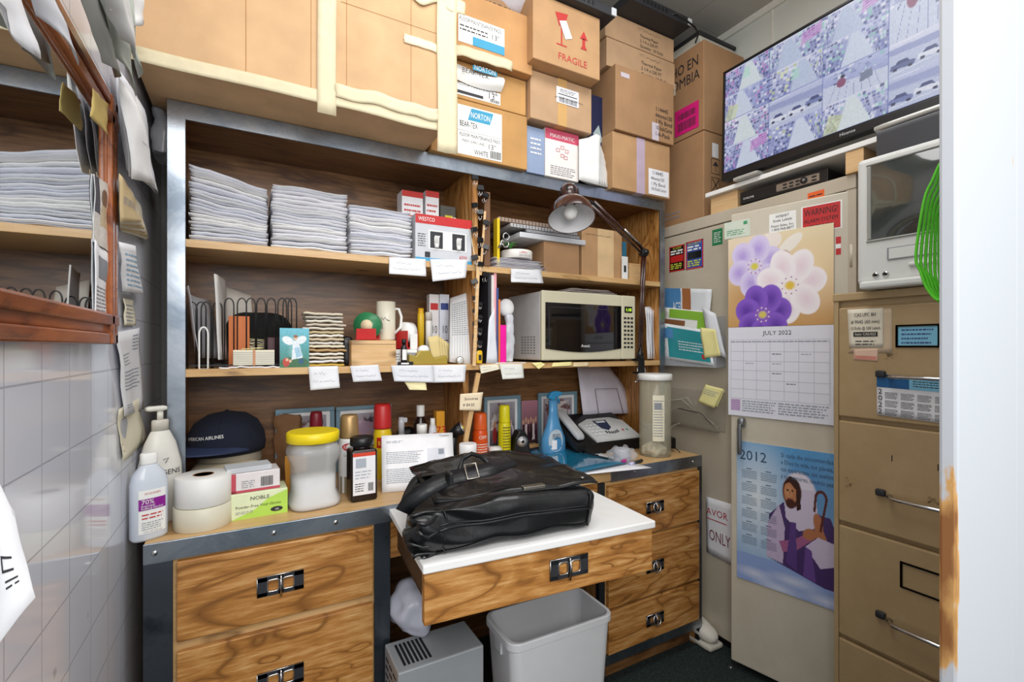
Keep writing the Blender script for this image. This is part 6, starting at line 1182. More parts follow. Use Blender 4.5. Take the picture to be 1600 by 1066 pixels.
MB().tube([HC+qt@Vector((sr*.40, 0, .10)), J2+Vector((.0, 0, 0)), J2+(J1-J2)*.08], .008, 10).part('neck', [BLACK], lp)
MB().tube([base+Vector((.01, .0, .0)), base+Vector((.02, -.01, -.04)), base+Vector((.012, -.006, -.075)), base+Vector((.004, .0, -.02))], .002, 6).top('wire_loop', 'thin wire looped around the lamp clamp', 'wire', [plain('#8a8c90', .4)])
# ---- notes on shelf edges
NT = [('white handwritten note taped to the upper shelf edge, left of two under the bulb box', (608, 428), (666, 432), (665, 405), (608, 402), '#e8e8ea', Z2), ('torn white note curling under the bulb box', (676, 440), (728, 434), (731, 406), (672, 405), '#e6e7ea', Z2),
 ('white handwritten note hanging at the middle shelf edge under the tall slip stack', (485, 610), (531, 606), (528, 572), (482, 573), '#e3e4e8', Z3), ('small white note at the middle shelf edge under the wooden box', (552, 597), (597, 595), (591, 570), (547, 572), '#dcdde2', Z3),
 ('long wrinkled grey-white note, left of the pair under the gold dispenser', (616, 596), (679, 598), (677, 571), (611, 571), '#dadce2', Z3), ('wrinkled white note with dark marks, right of the pair under the gold dispenser', (679, 598), (726, 597), (729, 570), (677, 571), '#dfe0e4', Z3),
 ('yellow sticky slip peeking out below the long wrinkled notes', (640, 609), (667, 610), (665, 596), (632, 597), '#e9dfae', Z3), ('cream note at the shelf edge right of the divider', (752, 584), (781, 577), (779, 569), (749, 571), '#e4dec6', Z3),
 ('pale note hanging below the shelf edge under the magenta strip', (785, 593), (819, 591), (817, 569), (781, 569), '#dfe0d8', Z3), ('white note curling under the upper right shelf', (799, 441), (849, 443), (845, 422), (798, 420), '#dcdde0', Z2), ('yellow torn note at the shelf edge under the microwave, left of two', (842, 577), (852, 570), (846, 566), (830, 567), '#eadf9a', Z3), ('yellow torn note at the shelf edge under the microwave, right of two', (862, 573), (894, 571), (893, 565), (864, 567), '#eadf9a', Z3), ('manila tape strip along the shelf edge below the microwave', (896, 573), (920, 572), (920, 566), (896, 567), '#d8c49c', Z3)]
for i, (lb, a, b_, c_, d_, cc, zz_) in enumerate(NT):
    yv = 1.4555; lo = 1.448
    sheet('shelf_note', lb, 'note', [WF.w(WF.at(*p, yy)[0], yy, WF.at(*p, yy)[1]) for p, yy in ((a, lo), (b_, lo), (c_, yv), (d_, yv))], [plain(cc, .7), LINK, INK], seed=i+50, wob=.003, deco=(lambda m, W, H_: (m.script(W*.15, W*.6, H_*.62, H_*.14, mat=1, seed=5), m.script(W*.1, W*.85, H_*.3, H_*.12, mat=1, seed=8))) if i not in (6, 10, 11, 12) else None)
sheet('price_note', 'cream handwritten note hanging on the wooden slat under the divider', 'note', [WF.w(WF.at(*p, yy)[0], yy, WF.at(*p, yy)[1]) for p, yy in (((718, 641), 1.440), ((751, 642), 1.440), ((755, 613), 1.444), ((719, 616), 1.444))], [plain('#e2d2b4', .7), INK], seed=3, wob=.002, deco=lambda m, W, H_: (m.text('Sonotrax', H_*.24, W*.2, H_*.6, -.001, 1, maxw=W*.65), m.text('# $4.50', H_*.24, W*.15, H_*.25, -.001, 1, maxw=W*.65)))

# ================================================= COUNTER
z0 = ZC
def counter(px, pyb, r): # centre of a round foot whose front edge shows at px,pyb
    x, y = CN(px, pyb); v = Vector((x, y, 0)).normalized()*r; return x+v.x, y+v.y
# rubbing alcohol
PURP = plain('#8a1c8c', .4, 0, 0)
def alc(t, r, h):
    m = MB(fn=lambda x, y, z: (x, -r*.60*max(0, 1-abs(x/r)**2.6)**(1/2.6)-.0008+y, z)); w = r*.72
    m.grid(8, 1, lambda u, v: (-w+2*w*u, 0, h*.09+h*.50*v), 0); m.grid(8, 1, lambda u, v: (-w+2*w*u, -.0005, h*.36+h*.13*v), 1)
    m.text('70%', h*.075, -w*.85, h*.43, -.001, 0, maxw=w*1.2); m.text('Isopropyl', h*.035, -w*.85, h*.40, -.001, 0, maxw=w*1.1); m.text('Rubbing Alcohol', h*.035, -w*.85, h*.37, -.001, 0, maxw=w*1.6)
    m.ell = None; m.text('FIRST AID ANTISEPTIC', h*.03, 0, h*.54, -.001, 2, 'c', maxw=w*1.2); m.lines(-w*.8, w*.8, h*.25, h*.33, 2, -.001, 2, word=.01); m.lines(-w*.8, w*.8, h*.13, h*.23, 4, -.001, 3, word=.006); m.text('12 FL OZ (355 mL)', h*.03, 0, h*.10, -.001, 3, 'c', maxw=w*1.4)
    m.part('label', [WHITE, PURP, RED, GREY], t, 'white label with a purple band reading 70%')
turned('alcohol_bottle', 'squat clear bottle of 70% rubbing alcohol at the left counter corner', 'bottle', 201, 263, 708, 1.315, z0, [('bottle_body', plain('#dfe6f0', .12, 0, 0, alpha=.8), [(.9, 0), (1, .03), (1, .66), (.86, .76), (.5, .85), (.42, .87)]), ('cap', WHITE, [(.44, .87), (.46, .88), (.46, .99), (.42, 1)])], sy=.60, pw=2.6, n=32, extra=alc, rot=28, dz=0.0005)
def lot(t, r, h):
    m = MB(fn=lambda x, y, z: (x, -r*.55*math.sqrt(max(0, 1-(x/r)**2))-.0014+y, z)); m.text('JERGENS', h*.06, -r*.62, h*.42, 0, 0, maxw=r*1.4); m.tube([(r*.05, 0, h*.52), (r*.2, 0, h*.56), (-r*.05, 0, h*.55)], .0008, 4); m.part('printed_text', [INK], t)
    MB().soft(-.030, .014, -.009, .009, h*.955, h*1.0, .007, 6).part('pump_spout', [plain('#d9d6cc', .35)], t)
turned('lotion_bottle', 'cream pump bottle of lotion standing behind the alcohol bottle', 'bottle', 212, 287, 634, 1.42, z0, [('bottle_body', plain('#dcdad2', .35), [(.85, 0), (.95, .03), (1, .30), (.95, .50), (.70, .68), (.42, .78), (.38, .785)]), ('collar', plain('#c9c4b8', .35), [(.38, .785), (.38, .87), (.33, .88)]), ('pump_stem', plain('#d9d6cc', .35), [(.14, .88), (.14, .96)])], sy=.55, extra=lot, rot=25, n=32)
rc = (-0.098, 1.352); RL = plain('#e6e4dc', .5)
for i, (z_, h_, r_, c_, lb) in enumerate(((z0, .052, .060, '#d9d4bf', 'thick cream tape roll lying flat, lower of two beside the alcohol bottle'), (z0+.054, .066, .058, '#e9e8e4', 'thick white label roll lying flat, upper of two beside the alcohol bottle'))):
    t = thing('tape_roll' if i == 0 else 'label_roll', lb, 'roll', WF, rc[0]+.001*i, rc[1], z_)
    MB().lathe([(.020, h_), (.022, h_), (r_-.001, h_), (r_, h_-.001), (r_, .001), (r_-.001, 0), (.022, 0), (.022, h_)], 40, mat=0).part('wound_tape', [plain(c_, .45, 0, .03)], t)
    MB().lathe([(.022, 0), (.022, h_+.0006), (.0195, h_+.0006), (.0195, 0)], 28).part('cardboard_core', [CB2], t)
def gb(m, w, h):
    m.add([(-w/2, -.0005, 0), (w/2, -.0005, 0), (w/2, -.0005, h*.95), (w*.15, -.0005, h*.7), (-w*.1, -.0005, h*.3)], [(0,1,2,3,4)], 3)
    m.text('NOBLE', h*.2, 0, h*.70, -.001, 0, 'c', maxw=w*.35, sx=1.1); m.text('Powder-Free Vinyl Gloves', h*.15, -w*.42, h*.42, -.001, 0, maxw=w*.84); m.lines(-w*.42, -w*.1, h*.2, h*.32, 2, -.001, 1, word=.008)
    m.prism([(w*.30+.014*cos(a), h*.22+.006*sin(a)) for a in [2*pi*k/20 for k in range(20)]][::-1], -.0014, -.0006, 0); m.text('100', h*.1, w*.30, h*.18, -.002, 2, 'c')
x, y = -.042, 1.345; t = thing('glove_box', 'white and lime green box of vinyl gloves on the counter', 'box', WF, x+.064, y, z0, 3)
MB().box(-.063, .063, 0, .075, 0, .063).part('box_body', [plain('#dfe8c0', .45)], t, bevel=.0015); m = MB(); gb(m, .126, .063); m.part('printed_front', [INK, GREY, WHITE, plain('#b4dc5a', .45)], t)
t = thing('small_box', 'white and red carton lying on the glove box', 'box', WF, .012, 1.352, z0+.064, 5)
MB().box(-.056, .056, 0, .07, 0, .048).part('box_body', [plain('#e2dcdc', .4)], t, bevel=.0015); m = MB(); m.rect(-.056, .056, 0, .006, -.0006, 0); m.rect(-.056, -.042, 0, .048, -.0006, 0); m.lines(-.03, .0, .01, .03, 4, -.001, 2); m.barcode(.012, .04, .010, .034, -.001, 1); m.part('printed_front', [plain('#c04a5a', .5), INK, GREY], t)
t = thing('small_box', 'flat grey-white card packet slanting on the stacked cartons by the cap', 'box', WF, .0, 1.355, z0+.113, 8)
MB().box(-.05, .05, 0, .06, 0, .012).part('box_body', [plain('#c4c8cc', .5)], t, bevel=.001)
# caps
NAVY = scuffed('navy_cloth', '#0f1526', '#161d33', .85, 0, 60)
def cap(label, X, Y, Z, r, mat, vis, rot, tip=0):
    t = thing('baseball_cap', label, 'cap', WF, X, Y, Z, rot); e = bpy.data.objects.new('cap_crown', None)
    MB().lathe([(r, 0), (r*1.02, .02), (r*.98, .05), (r*.82, .082), (r*.5, .104), (r*.15, .112), (0, .113)], 28, sy=1.1).part('crown', [mat], t, solid=.002)
    MB().grid(18, 6, lambda u, v: (r*.98*cos(pi+pi*u)*(1-.0*v), r*1.05*sin(pi+pi*u) - (.07 if rot < -20 else .12)*v*sin(pi*u)**.6, .012+.012*(1-abs(2*u-1)**2)-.010*v+.004), 0).part('visor', [vis], t, solid=.003)
    MB().lathe([(.006, .113), (.005, .117), (0, .118)], 10).part('top_button', [mat], t)
    m = MB()
    for k in range(6): a = 2*pi*k/6; m.tube([(r*.99*cos(a), r*1.09*sin(a), .05), (r*.83*cos(a), r*.92*sin(a), .083), (r*.5*cos(a), r*.55*sin(a), .1055), (0, 0, .1145)], .0009, 4)
    m.part('seams', [mat], t); return t
t = cap('navy blue baseball cap with small white lettering, upper of two by the hutch post', -.058, 1.605, z0+.125, .094, NAVY, plain('#1f2b48', .7), -38)
m = MB(fn=wrap(.0965, 1.1)); m.text('AMERICAN AIRLINES', .013, -.035, .045, 0, 0, maxw=.10, rot=.08); m.part('lettering', [WHITE], t)
t = cap('beige cloth cap under the navy one', -.050, 1.598, z0+.080, .079, plain('#8d8473', .8, 0, .08), plain('#b3a68d', .8), -12)
MB().soft(-.03, .03, -.002, .002, 0, .11, .001, 6, .004, 20, 4).top('padded_envelope', 'mustard padded envelope standing behind the stacked cartons', 'envelope', [plain('#d8973a', .6)], WF, .118, 1.50, z0, -20)
MB().soft(-.045, .03, -.012, .008, 0, .205, .003, 14, .014, 26, 9).top('paper_bag', 'brown crumpled paper bag standing behind the navy cap', 'bag', [plain('#7a5636', .7, 0, .1)], WF, .115, 1.69, z0, -15)
# jar with yellow lid
def jar(t, r, h):
    m = MB().lathe([(r*1.04, h*.865), (r*1.06, h*.87), (r*1.06, h*.985), (r*1.0, h)], 32); m.part('lid', [plain('#ecd21c', .35)], t, 'ribbed yellow lid')
    MB().lathe([(r*.93, h*.012), (r*.96, h*.05), (r*.82, h*.20), (r*.82, h*.40), (0, h*.41)], 28, pw=3.6).part('contents', [plain('#e9e9ea', .8)], t, 'white powder')
t = turned('plastic_jar', 'large square clear jar of white powder with a yellow lid', 'jar', 449, 528, 673, 1.385, z0, [('jar_body', plain('#dcdcda', .12, 0, 0, alpha=.42), [(.95, 0), (1.03, .03), (1.03, .10), (.86, .22), (.86, .55), (1.03, .70), (1.0, .78), (.82, .86)])], pw=3.4, n=40, extra=jar, rot=8)
def can(label, px0, px1, pyt, Y, body, capc, capfrac=.24, deco=None, dmats=(), capr=.86, name='spray_can', mid=None, z0=z0):
    ex = None
    if deco:
        def ex(t, r, h): m = MB(fn=wrap(r+.0005)); deco(m, r, h); m.part('label', list(dmats), t)
    c = 1-capfrac
    return turned(name, label, 'spray can', px0, px1, pyt, Y, z0, [('can_body', body, [(.97, 0), (1, .01), (1, c-.07), (.9, c-.02), (.86, c)]), ('cap', capc, [(capr, c), (capr*1.0, c+.02), (capr*.93, .96), (capr*.8, 1)])], extra=ex)
GOLD = plain('#a98a5c', .35, .5)
can('white spray paint can with a gold-brown cap behind the yellow-lidded jar', 528, 563, 648, 1.46, plain('#e2e2e2', .3), GOLD, .30, lambda m, r, h: (m.prism([(-r*.1+r*.75*cos(a), h*.60+h*.05*sin(a)) for a in [2*pi*k/24 for k in range(24)]][::-1], -.0004, 0, 0), m.text('KRYLON', h*.06, -r*.1, h*.58, -.001, 1, 'c', maxw=r*1.2), m.text('Colormaster', h*.05, -r*.1, h*.48, 0, 2, 'c', maxw=r*1.2), m.text('Gloss', h*.04, -r*.1, h*.42, 0, 2, 'c'), m.rect(-r*1.5, r*1.5, h*.0, h*.22, 0, 3)), [plain('#c0202c', .4), WHITE, plain('#2a5a4a', .5), plain('#8b8066', .4)])
# black bottle with label
x, y = CN(570, 784); t = thing('square_bottle', 'square dark brown bottle with a white label and black cap beside the mailer', 'bottle', WF, x, y, z0, 2)
w, h = .072, .142; MB().box(-w/2, w/2, 0, .066, 0, h).part('bottle_body', [plain('#1f1412', .15)], t, bevel=.008, seg=3)
MB().lathe([(.024, h-.002), (.024, h+.008)], 20, 0, .033).part('neck', [plain('#1f1412', .15)], t); MB().lathe([(.031, h+.008), (.032, h+.010), (.032, h+.028), (.028, h+.032)], 28, 0, .033).part('cap', [BLACK], t)
m = MB(); m.rect(-w*.44, w*.40, h*.14, h*.95, -.0008, 0); m.rect(-w*.44, w*.40, h*.88, h*.95, -.0012, 1); m.rect(-w*.34, w*.05, h*.66, h*.84, -.0012, 3); m.lines(-w*.36, w*.30, h*.44, h*.62, 3, -.0012, 3); m.lines(-w*.36, w*.0, h*.2, h*.38, 4, -.0012, 2, word=.006); m.barcode(w*.12, w*.32, h*.2, h*.36, -.0012, 2)
m.part('label', [PAPER, plain('#d2452e', .5), INK, plain('#a9b0bb', .6)], t)
can('red and yellow spray can behind the white mailer', 583, 612, 631, 1.56, plain('#e6c41e', .3), RED, .33, lambda m, r, h: (m.rect(-r*.9, r*1.0, h*.42, h*.56, 0, 0), m.text('REON', h*.09, 0, h*.45, -.001, 1, 'c', maxw=r*1.5)), [plain('#b8201e', .4), plain('#e8cc2a', .4)], 1.0)
can('short dark can with a red lid before the left picture frame', 481, 507, 643, 1.60, plain('#1c1a1c', .3), plain('#7a1c28', .3), .22, None, (), .8)
sheet('mailer_card', 'white printed mailer leaning against the bottles at the middle of the counter', 'mail', [Vector((*CN(597, 771), z0+.001)), Vector((*CN(711, 762), z0+.001)), WF.w(*[(lambda q: (q[0], 1.47, q[1]))(WF.at(707, 676, 1.47))][0]), WF.w(*[(lambda q: (q[0], 1.46, q[1]))(WF.at(596, 681, 1.46))][0])], [plain('#e8e8ea', .5), plain('#8b919c', .6), INK, plain('#d3d5dd', .6)], wob=.001, th=.0016,
    deco=lambda m, W, H_: (m.rect(W*.62, W*.88, H_*.38, H_*.72, -.0004, 3), m.lines(W*.06, W*.58, H_*.48, H_*.70, 7, -.001, 1, word=.006), m.lines(W*.06, W*.58, H_*.14, H_*.40, 8, -.001, 1, word=.006), m.rect(W*.78, W*.86, H_*.60, H_*.70, -.001, 1), m.text('Tracfone', H_*.05, W*.80, H_*.93, -.001, 2, maxw=W*.14), m.lines(W*.06, W*.3, H_*.85, H_*.9, 2, -.001, 1, rag=.4)))
# small bottles between mailer and frames
turned('spray_bottle', 'clear little spray bottle behind the mailer', 'bottle', 616, 638, 652, 1.56, z0, [('bottle_body', plain('#c9ccd0', .1, 0, 0, alpha=.6), [(.9, 0), (1, .03), (1, .55), (.4, .72)]), ('spray_head', plain('#b9bcc2', .2), [(.45, .72), (.45, .9), (.35, 1)])], extra=lambda t, r, h: MB().soft(-.004, .02, -.005, .005, h*.9, h*.99, .004, 4).part('nozzle', [plain('#b9bcc2', .2)], t), n=16)
MB().soft(-.03, .03, -.02, .02, 0, .14, .02, 10, .004, 20).top('headphone_case', 'rounded black case standing behind the little spray bottle', 'case', [BLACK], WF, WF.at(634, 0, 1.66)[0], 1.66, z0)
turned('medicine_bottle', 'brown bottle with a white cap, tallest behind the mailer', 'bottle', 646, 668, 633, 1.62, z0, [('bottle_body', plain('#24150f', .15), [(.95, 0), (1, .03), (1, .68), (.55, .80), (.5, .82)]), ('cap', WHITE, [(.56, .82), (.58, .83), (.58, .99), (.5, 1)])], n=18)
turned('pill_bottle', 'small clear bottle with a white cap in front of the tall brown one', 'bottle', 650, 668, 663, 1.53, z0, [('bottle_body', plain('#c6c9c9', .1, 0, 0, alpha=.6), [(.95, 0), (1, .03), (1, .7), (.8, .8)]), ('cap', WHITE, [(.92, .80), (.92, .99), (.85, 1)])], n=18)
t = thing('toothpaste_tube', 'white, red and blue tube standing on its end behind the mailer', 'tube', WF, WF.at(676, 0, 1.57)[0], 1.57, z0, 10)
MB().lathe([(.010, .155), (.014, .14), (.018, .10), (.016, .0)], 20, sy=.8).part('tube_body', [plain('#dfe0e6', .3)], t); MB().lathe([(.008, .153), (.009, .155), (.008, .178)], 14).part('cap', [WHITE], t)
m = MB(fn=wrap(.0185, .8)); m.add([(-.014, 0, .03), (-.002, 0, .03), (.006, 0, .13), (-.006, 0, .13)], [(0,1,2,3)], 0).add([(.004, 0, .04), (.012, 0, .04), (.010, 0, .10), (.006, 0, .09)], [(0,1,2,3)], 1); m.part('print', [RED, plain('#2a4aa8', .4)], t)
block('small_box', 'orange-yellow carton with red digits behind the mailer', 'box', 682, 695, 643, 1.58, z0, .03, [plain('#dc9a2a', .4), RED, GR], lambda m, w, h: (m.text('73', h*.2, 0, h*.6, -.001, 0, 'c', rot=0), m.rect(-w*.4, w*.4, h*.1, h*.3, mat=1)))
MB().tube([(.012*cos(a), 0, .014*sin(a)) for a in [2*pi*k/16 for k in range(16)]], .0022, 8, closed=True).top('green_tape_roll', 'tiny ring of bright green tape in a clear wrap behind the mailer', 'tape', [plain('#2fb060', .3)], WF, WF.at(654, 0, 1.50)[0], 1.50, z0+.106)
t = thing('flashlight', 'black flashlight with a bright reflector standing behind the mailer', 'flashlight', WF, WF.at(708, 0, 1.50)[0], 1.50, z0)
MB().lathe([(.014, 0), (.015, .003), (.015, .12), (.012, .125)], 20).part('barrel', [BLACK], t); MB().tube([(-.006, 0, .13), (.026, -.02, .152)], .017, 20, r2=.024).part('head', [BLACK], t); MB().tube([(.025, -.0195, .1515), (.0275, -.021, .153)], .019, 20).part('reflector', [plain('#d9dce0', .15, .8)], t); MB().tube([(.0272, -.0208, .1528), (.029, -.0215, .154)], .008, 14).part('bulb', [plain('#e9d23a', .3)], t)
can('orange spray can with a tapering orange top beside the wooden slat', 738, 762, 645, 1.60, plain('#e0561c', .3), plain('#e8652a', .3), .34, lambda m, r, h: (m.text('OFF!', h*.1, 0, h*.48, 0, 0, 'c', maxw=r*1.2), m.lines(-r*.8, r*.8, h*.15, h*.4, 5, 0, 0, word=.006)), [WHITE], .92)
can('tall bright yellow spray can in front of the middle picture frame', 778, 798, 633, 1.64, plain('#e6dc1e', .3), plain('#e9e020', .3), .34, lambda m, r, h: (m.lines(-r*.7, r*.7, h*.1, h*.6, 9, 0, 0, word=.006)), [INK], .9)
t = thing('paper_roll', 'white receipt roll on a stand beside the yellow can', 'roll', WF, WF.at(773, 0, 1.575)[0], 1.575, z0)
MB().tube([(-.020, 0, .028), (.020, 0, .028)], .027, 24).part('roll', [WHITE], t); MB().tube([(-.0205, 0, .028), (.0205, 0, .028)], .008, 14).part('core', [CB2], t)
t = thing('pc_speaker', 'small black computer speaker with a silver cone on the counter', 'speaker', WF, WF.at(815, 0, 1.60)[0], 1.595, z0, -8); t.scale = (1.25, 1, 1.15)
MB().prism([(-.03, 0), (.03, 0), (.022, .06), (.010, .085), (-.010, .085), (-.022, .06)], 0, .05).part('cabinet', [BLACK], t, bevel=.004); MB().tube([(0, -.004, .05), (0, 0, .05)], .018, 24).part('cone_ring', [plain('#9a9c9e', .3, .6)], t); MB().tube([(0, -.006, .05), (0, -.003, .05)], .012, 20).part('cone', [plain('#c9cacb', .3, .3)], t); MB().tube([(0, -.008, .05), (0, -.005, .05)], .005, 12).part('dust_cap', [BLACK], t)
turned('pill_bottle', 'white ribbed tub with a lavender label beside the mailer and the bag handle', 'bottle', 716, 746, 693, 1.40, z0, [('bottle_body', WHITE, [(.95, 0), (1, .02), (1, .66), (.86, .74)]), ('cap', plain('#e6e6e6', .4), [(.9, .74), (.92, .76), (.92, .98), (.86, 1)])], n=28, extra=lambda t, r, h: MB(fn=wrap(r+.0005)).rect(-r*1.2, r*1.2, h*.15, h*.55, 0, 0).lines(-r, r, h*.2, h*.5, 4, -.0004, 1).part('label', [plain('#cdbfe0', .4), BLUEINK], t))
t = thing('desk_calculator', 'silver grey calculator with an LCD lying behind the bag', 'calculator', WF, WF.at(797, 0, 1.36)[0], 1.34, z0, -12)
MB().add([(-.075, 0, 0), (.075, 0, 0), (.075, .09, 0), (-.075, .09, 0), (-.075, 0, .015), (.075, 0, .015), (.075, .09, .035), (-.075, .09, .035)], [(0,3,2,1), (4,5,6,7), (0,1,5,4), (1,2,6,5), (2,3,7,6), (3,0,4,7)]).part('casing', [plain('#a9acae', .3)], t, bevel=.003)
MB().add([(-.06, .05, .0268), (.06, .05, .0268), (.06, .08, .0335), (-.06, .08, .0335)], [(0,1,2,3)]).part('display', [plain('#6f7f74', .1)], t)
for r_ in range(2):
    for c_ in range(6): MB().box(-.06+c_*.021, -.046+c_*.021, .010+r_*.018, .022+r_*.018, .017+r_*.004, .021+r_*.004).part('key', [DARK], t, bevel=.001)
# picture frames
FRB = plain('#7391a0', .35)
def frame(label, px0, px1, pyt, pyb, seed, rot=0, Y=1.69):
    xc, w, h = IT(px0, px1, pyt, Y, z0); t = thing('framed_photo', label, 'picture frame', WF, xc, Y, z0, rot); b_ = .014
    for nm, q in (('b', (-w/2, w/2, 0, b_)), ('t', (-w/2, w/2, h-b_, h)), ('l', (-w/2, -w/2+b_, b_, h-b_)), ('r', (w/2-b_, w/2, b_, h-b_))): MB().box(q[0], q[1], 0, .014, q[2], q[3]).part('frame_rail', [FRB], t, bevel=.002)
    MB().box(-w/2+b_, w/2-b_, .006, .01, b_, h-b_).part('mat_board', [plain('#e2e4e6', .5)], t)
    r = random.Random(seed); P_ = Paint(60, 44, '#6a6470'); P_.grad('#3f3a40', '#a9a4ae')
    for k in range(22): P_.poly([(r.random(), r.random()) for _ in range(4)], r.choice(['#8d8492', '#c9c4c8', '#4a3f4a', '#b59ab0', '#6a3f3a', '#2a262c', '#d8d0cc']), .8)
    for k in range(4): P_.ell(.2+.2*k, .5, .05, .08, '#c9967a'); P_.ell(.2+.2*k, .25, .09, .2, r.choice(['#7a5a9a', '#a83a3a', '#2a3050']))
    m = MB(); picture(m, P_, -w/2+b_+.012, w/2-b_-.012, b_+.012, h-b_-.012, .0052); m.part('photo', [picture_mat(0, .2)], t)
frame('grey-blue picture frame behind the yellow-lidded jar, leftmost of four', 430, 523, 638, 0, 1); frame('grey-blue picture frame behind the spray paint can, second from the left', 525, 612, 634, 0, 2); frame('grey-blue picture frame right of the wooden slat, behind the yellow can', 757, 814, 619, 0, 3, 0, 1.705); frame('grey-blue picture frame behind the blue spray bottle, rightmost of four', 842, 902, 613, 0, 4, 0, 1.70)
xc, w, h = IT(815, 840, 626, 1.71, z0); GP = Paint(36, 44, '#8d5a6a'); GP.grad('#2a1c20', '#b07a8a')
for k in range(6): GP.ell(.12+.15*k, .5+.05*(k % 2), .06, .07, '#c99a80'); GP.poly([(.05+.15*k, .1), (.2+.15*k, .1), (.17+.15*k, .45), (.08+.15*k, .45)], ['#1c1418', '#d8c8c8', '#3a1c2a'][k % 3])
t = thing('photo_print', 'group snapshot standing between the two right picture frames', 'photo', WF, xc, 1.71, z0+.02); m = MB(); picture(m, GP, -w/2, w/2, 0, h-.02, -.001); m.part('picture', [picture_mat()], t); MB().box(-w/2, w/2, 0, .0015, 0, h-.02).part('backing', [PAPER], t)
block('wooden_block', 'low wooden block carrying the group snapshot', 'block', 814, 842, 680, 1.68, z0, .045, [EDGE], h=.02)
# blue trigger spray bottle
BLU = plain('#4d8cba', .25, 0, .04); BLU2 = plain('#2f86b4', .35)
def trig(t, r, h):
    MB().prism([(-.028, h*.90), (-.012, h*.985), (.012, h*1.0), (.030, h*.985), (.040, h*.955), (.030, h*.925), (.008, h*.90), (.006, h*.86), (-.010, h*.86)], -.011, .011).part('trigger_head', [BLU2], t, bevel=.004, seg=3)
    MB().tube([(.014, 0, h*.92), (.024, 0, h*.86), (.027, 0, h*.80)], .0045, 8).part('trigger', [BLU2], t)
    m = MB(fn=wrap(r*.94, .62)); m.prism([(-r*.1+r*.62*cos(a), h*.24+h*.17*sin(a)*(1.1 if sin(a) > 0 else .9)) for a in [2*pi*k/24 for k in range(24)]][::-1], -.004, -.003, 0); m.rect(-r*.45, -r*.05, h*.12, h*.26, -.005, 1); m.lines(-r*.4, r*.3, h*.28, h*.36, 3, -.005, 2); m.part('label', [plain('#b9c6d0', .4), PAPER, INK], t)
turned('spray_bottle', 'blue trigger spray bottle standing before the right picture frame', 'bottle', 843, 885, 611, 1.55, z0, [('bottle_body', BLU, [(.88, 0), (.96, .03), (1, .16), (.94, .28), (.55, .48), (.36, .66), (.34, .86)])], sy=.66, extra=trig, rot=-5, n=32)
# fax machine
x0_, y0_ = WF.at(907, 0, 1.50)[0], 1.475; fx = thing('fax_machine', 'silver and black fax machine with a handset and an upright paper sheet', 'fax machine', WF, x0_, y0_, z0, 0)
wf = .30
MB().add([(0, 0, 0), (wf, 0, 0), (wf, .2, 0), (0, .2, 0), (0, 0, .045), (wf, 0, .045), (wf, .2, .135), (0, .2, .135)], [(0,3,2,1), (4,5,6,7), (0,1,5,4), (1,2,6,5), (2,3,7,6), (3,0,4,7)]).part('body', [BLACK], fx, bevel=.005)
sl = lambda x, y, z: (x, z*.965-y*.0-.004, .050+z*.27-y)
m = MB(fn=lambda x, y, z: (x, .004+z*.91, .048+z*.42-y)); m.prism([(.065, 0), (wf-.004, 0), (wf-.008, .12), (wf-.06, .15), (.12, .15), (.055, .12)][::1], -.006, .002)
m.part('control_panel', [plain('#c4c6c6', .35)], fx)
mp_ = lambda x, y, z: (x, .004+z*.91, .0545+z*.42-y)
for r_ in range(4):
    for c_ in range(3): q = mp_(.085+.021*c_, 0, .035+.022*(3-r_)); MB().lathe([(.007, 0), (.007, .003), (.005, .004)], 10, 0, 0).part('key', [plain('#dfe0e0', .4)], fx).location = q
MB(fn=mp_).prism([(.135, .13), (.205, .13), (.195, .075), (.170, .058), (.145, .075)], -.0015, 0).part('screen_panel', [plain('#2a3450', .3)], fx)
MB(fn=mp_).prism([(.147, .112), (.193, .112), (.193, .124), (.147, .124)], -.0022, -.0015).part('display', [plain('#cfd6da', .2)], fx)
for k in range(6): MB(fn=mp_).prism([(.150+.012*k-.003, .040-.008*sin(pi*k/5)), (.150+.012*k+.003, .040-.008*sin(pi*k/5)), (.150+.012*k+.002, .054-.008*sin(pi*k/5)), (.150+.012*k-.004, .054-.008*sin(pi*k/5))], -.0015, 0).part('key', [DARK], fx)
for k, c_ in ((0, '#b03a3a'), (1, '#2f8a6a')): MB(fn=mp_).prism([(.24+.022*k-.004, .045), (.24+.022*k+.004, .045), (.24+.022*k+.004, .055), (.24+.022*k-.004, .055)], -.0015, 0).part('key', [plain(c_, .4)], fx)
MB(fn=lambda x, y, z: (x-.040, .0+z*.88, .055+z*.50-y)).soft(.0, .042, -.034, -.008, -.005, .165, .012, 10).part('handset', [plain('#b0b2b4', .3)], fx, 'silver grey handset')
MB(fn=lambda x, y, z: (x-.045, .0+z*.88, .045+z*.46-y)).soft(-.004, .058, -.014, .02, -.012, .17, .008, 6).part('handset_cradle', [BLACK], fx)
MB().tube([(-.03, .0, .035), (-.02, -.02, .006), (.02, -.03, .004), (.05, -.02, .004), (.03, -.012, .006)], .0025, 6).part('cord', [BLACK], fx)
pw_ = lambda px, py, y: (WF.at(px, py, y)[0]-x0_, y-y0_, WF.at(px, py, y)[1]-z0)
q = [pw_(911, 648, 1.66), pw_(988, 646, 1.66), pw_(952, 574, 1.70), pw_(902, 573, 1.70)]
m = MB(); m.grid(8, 8, lambda u, v: tuple(Vector(q[0])*(1-u)*(1-v)+Vector(q[1])*u*(1-v)+Vector(q[2])*u*v+Vector(q[3])*(1-u)*v + Vector((.030*u*sin(pi*v)*1.0, 0, 0)))); m.part('upright_paper', [plain('#dcd8e6', .6)], fx, 'white sheet standing in the feed', solid=.0008)
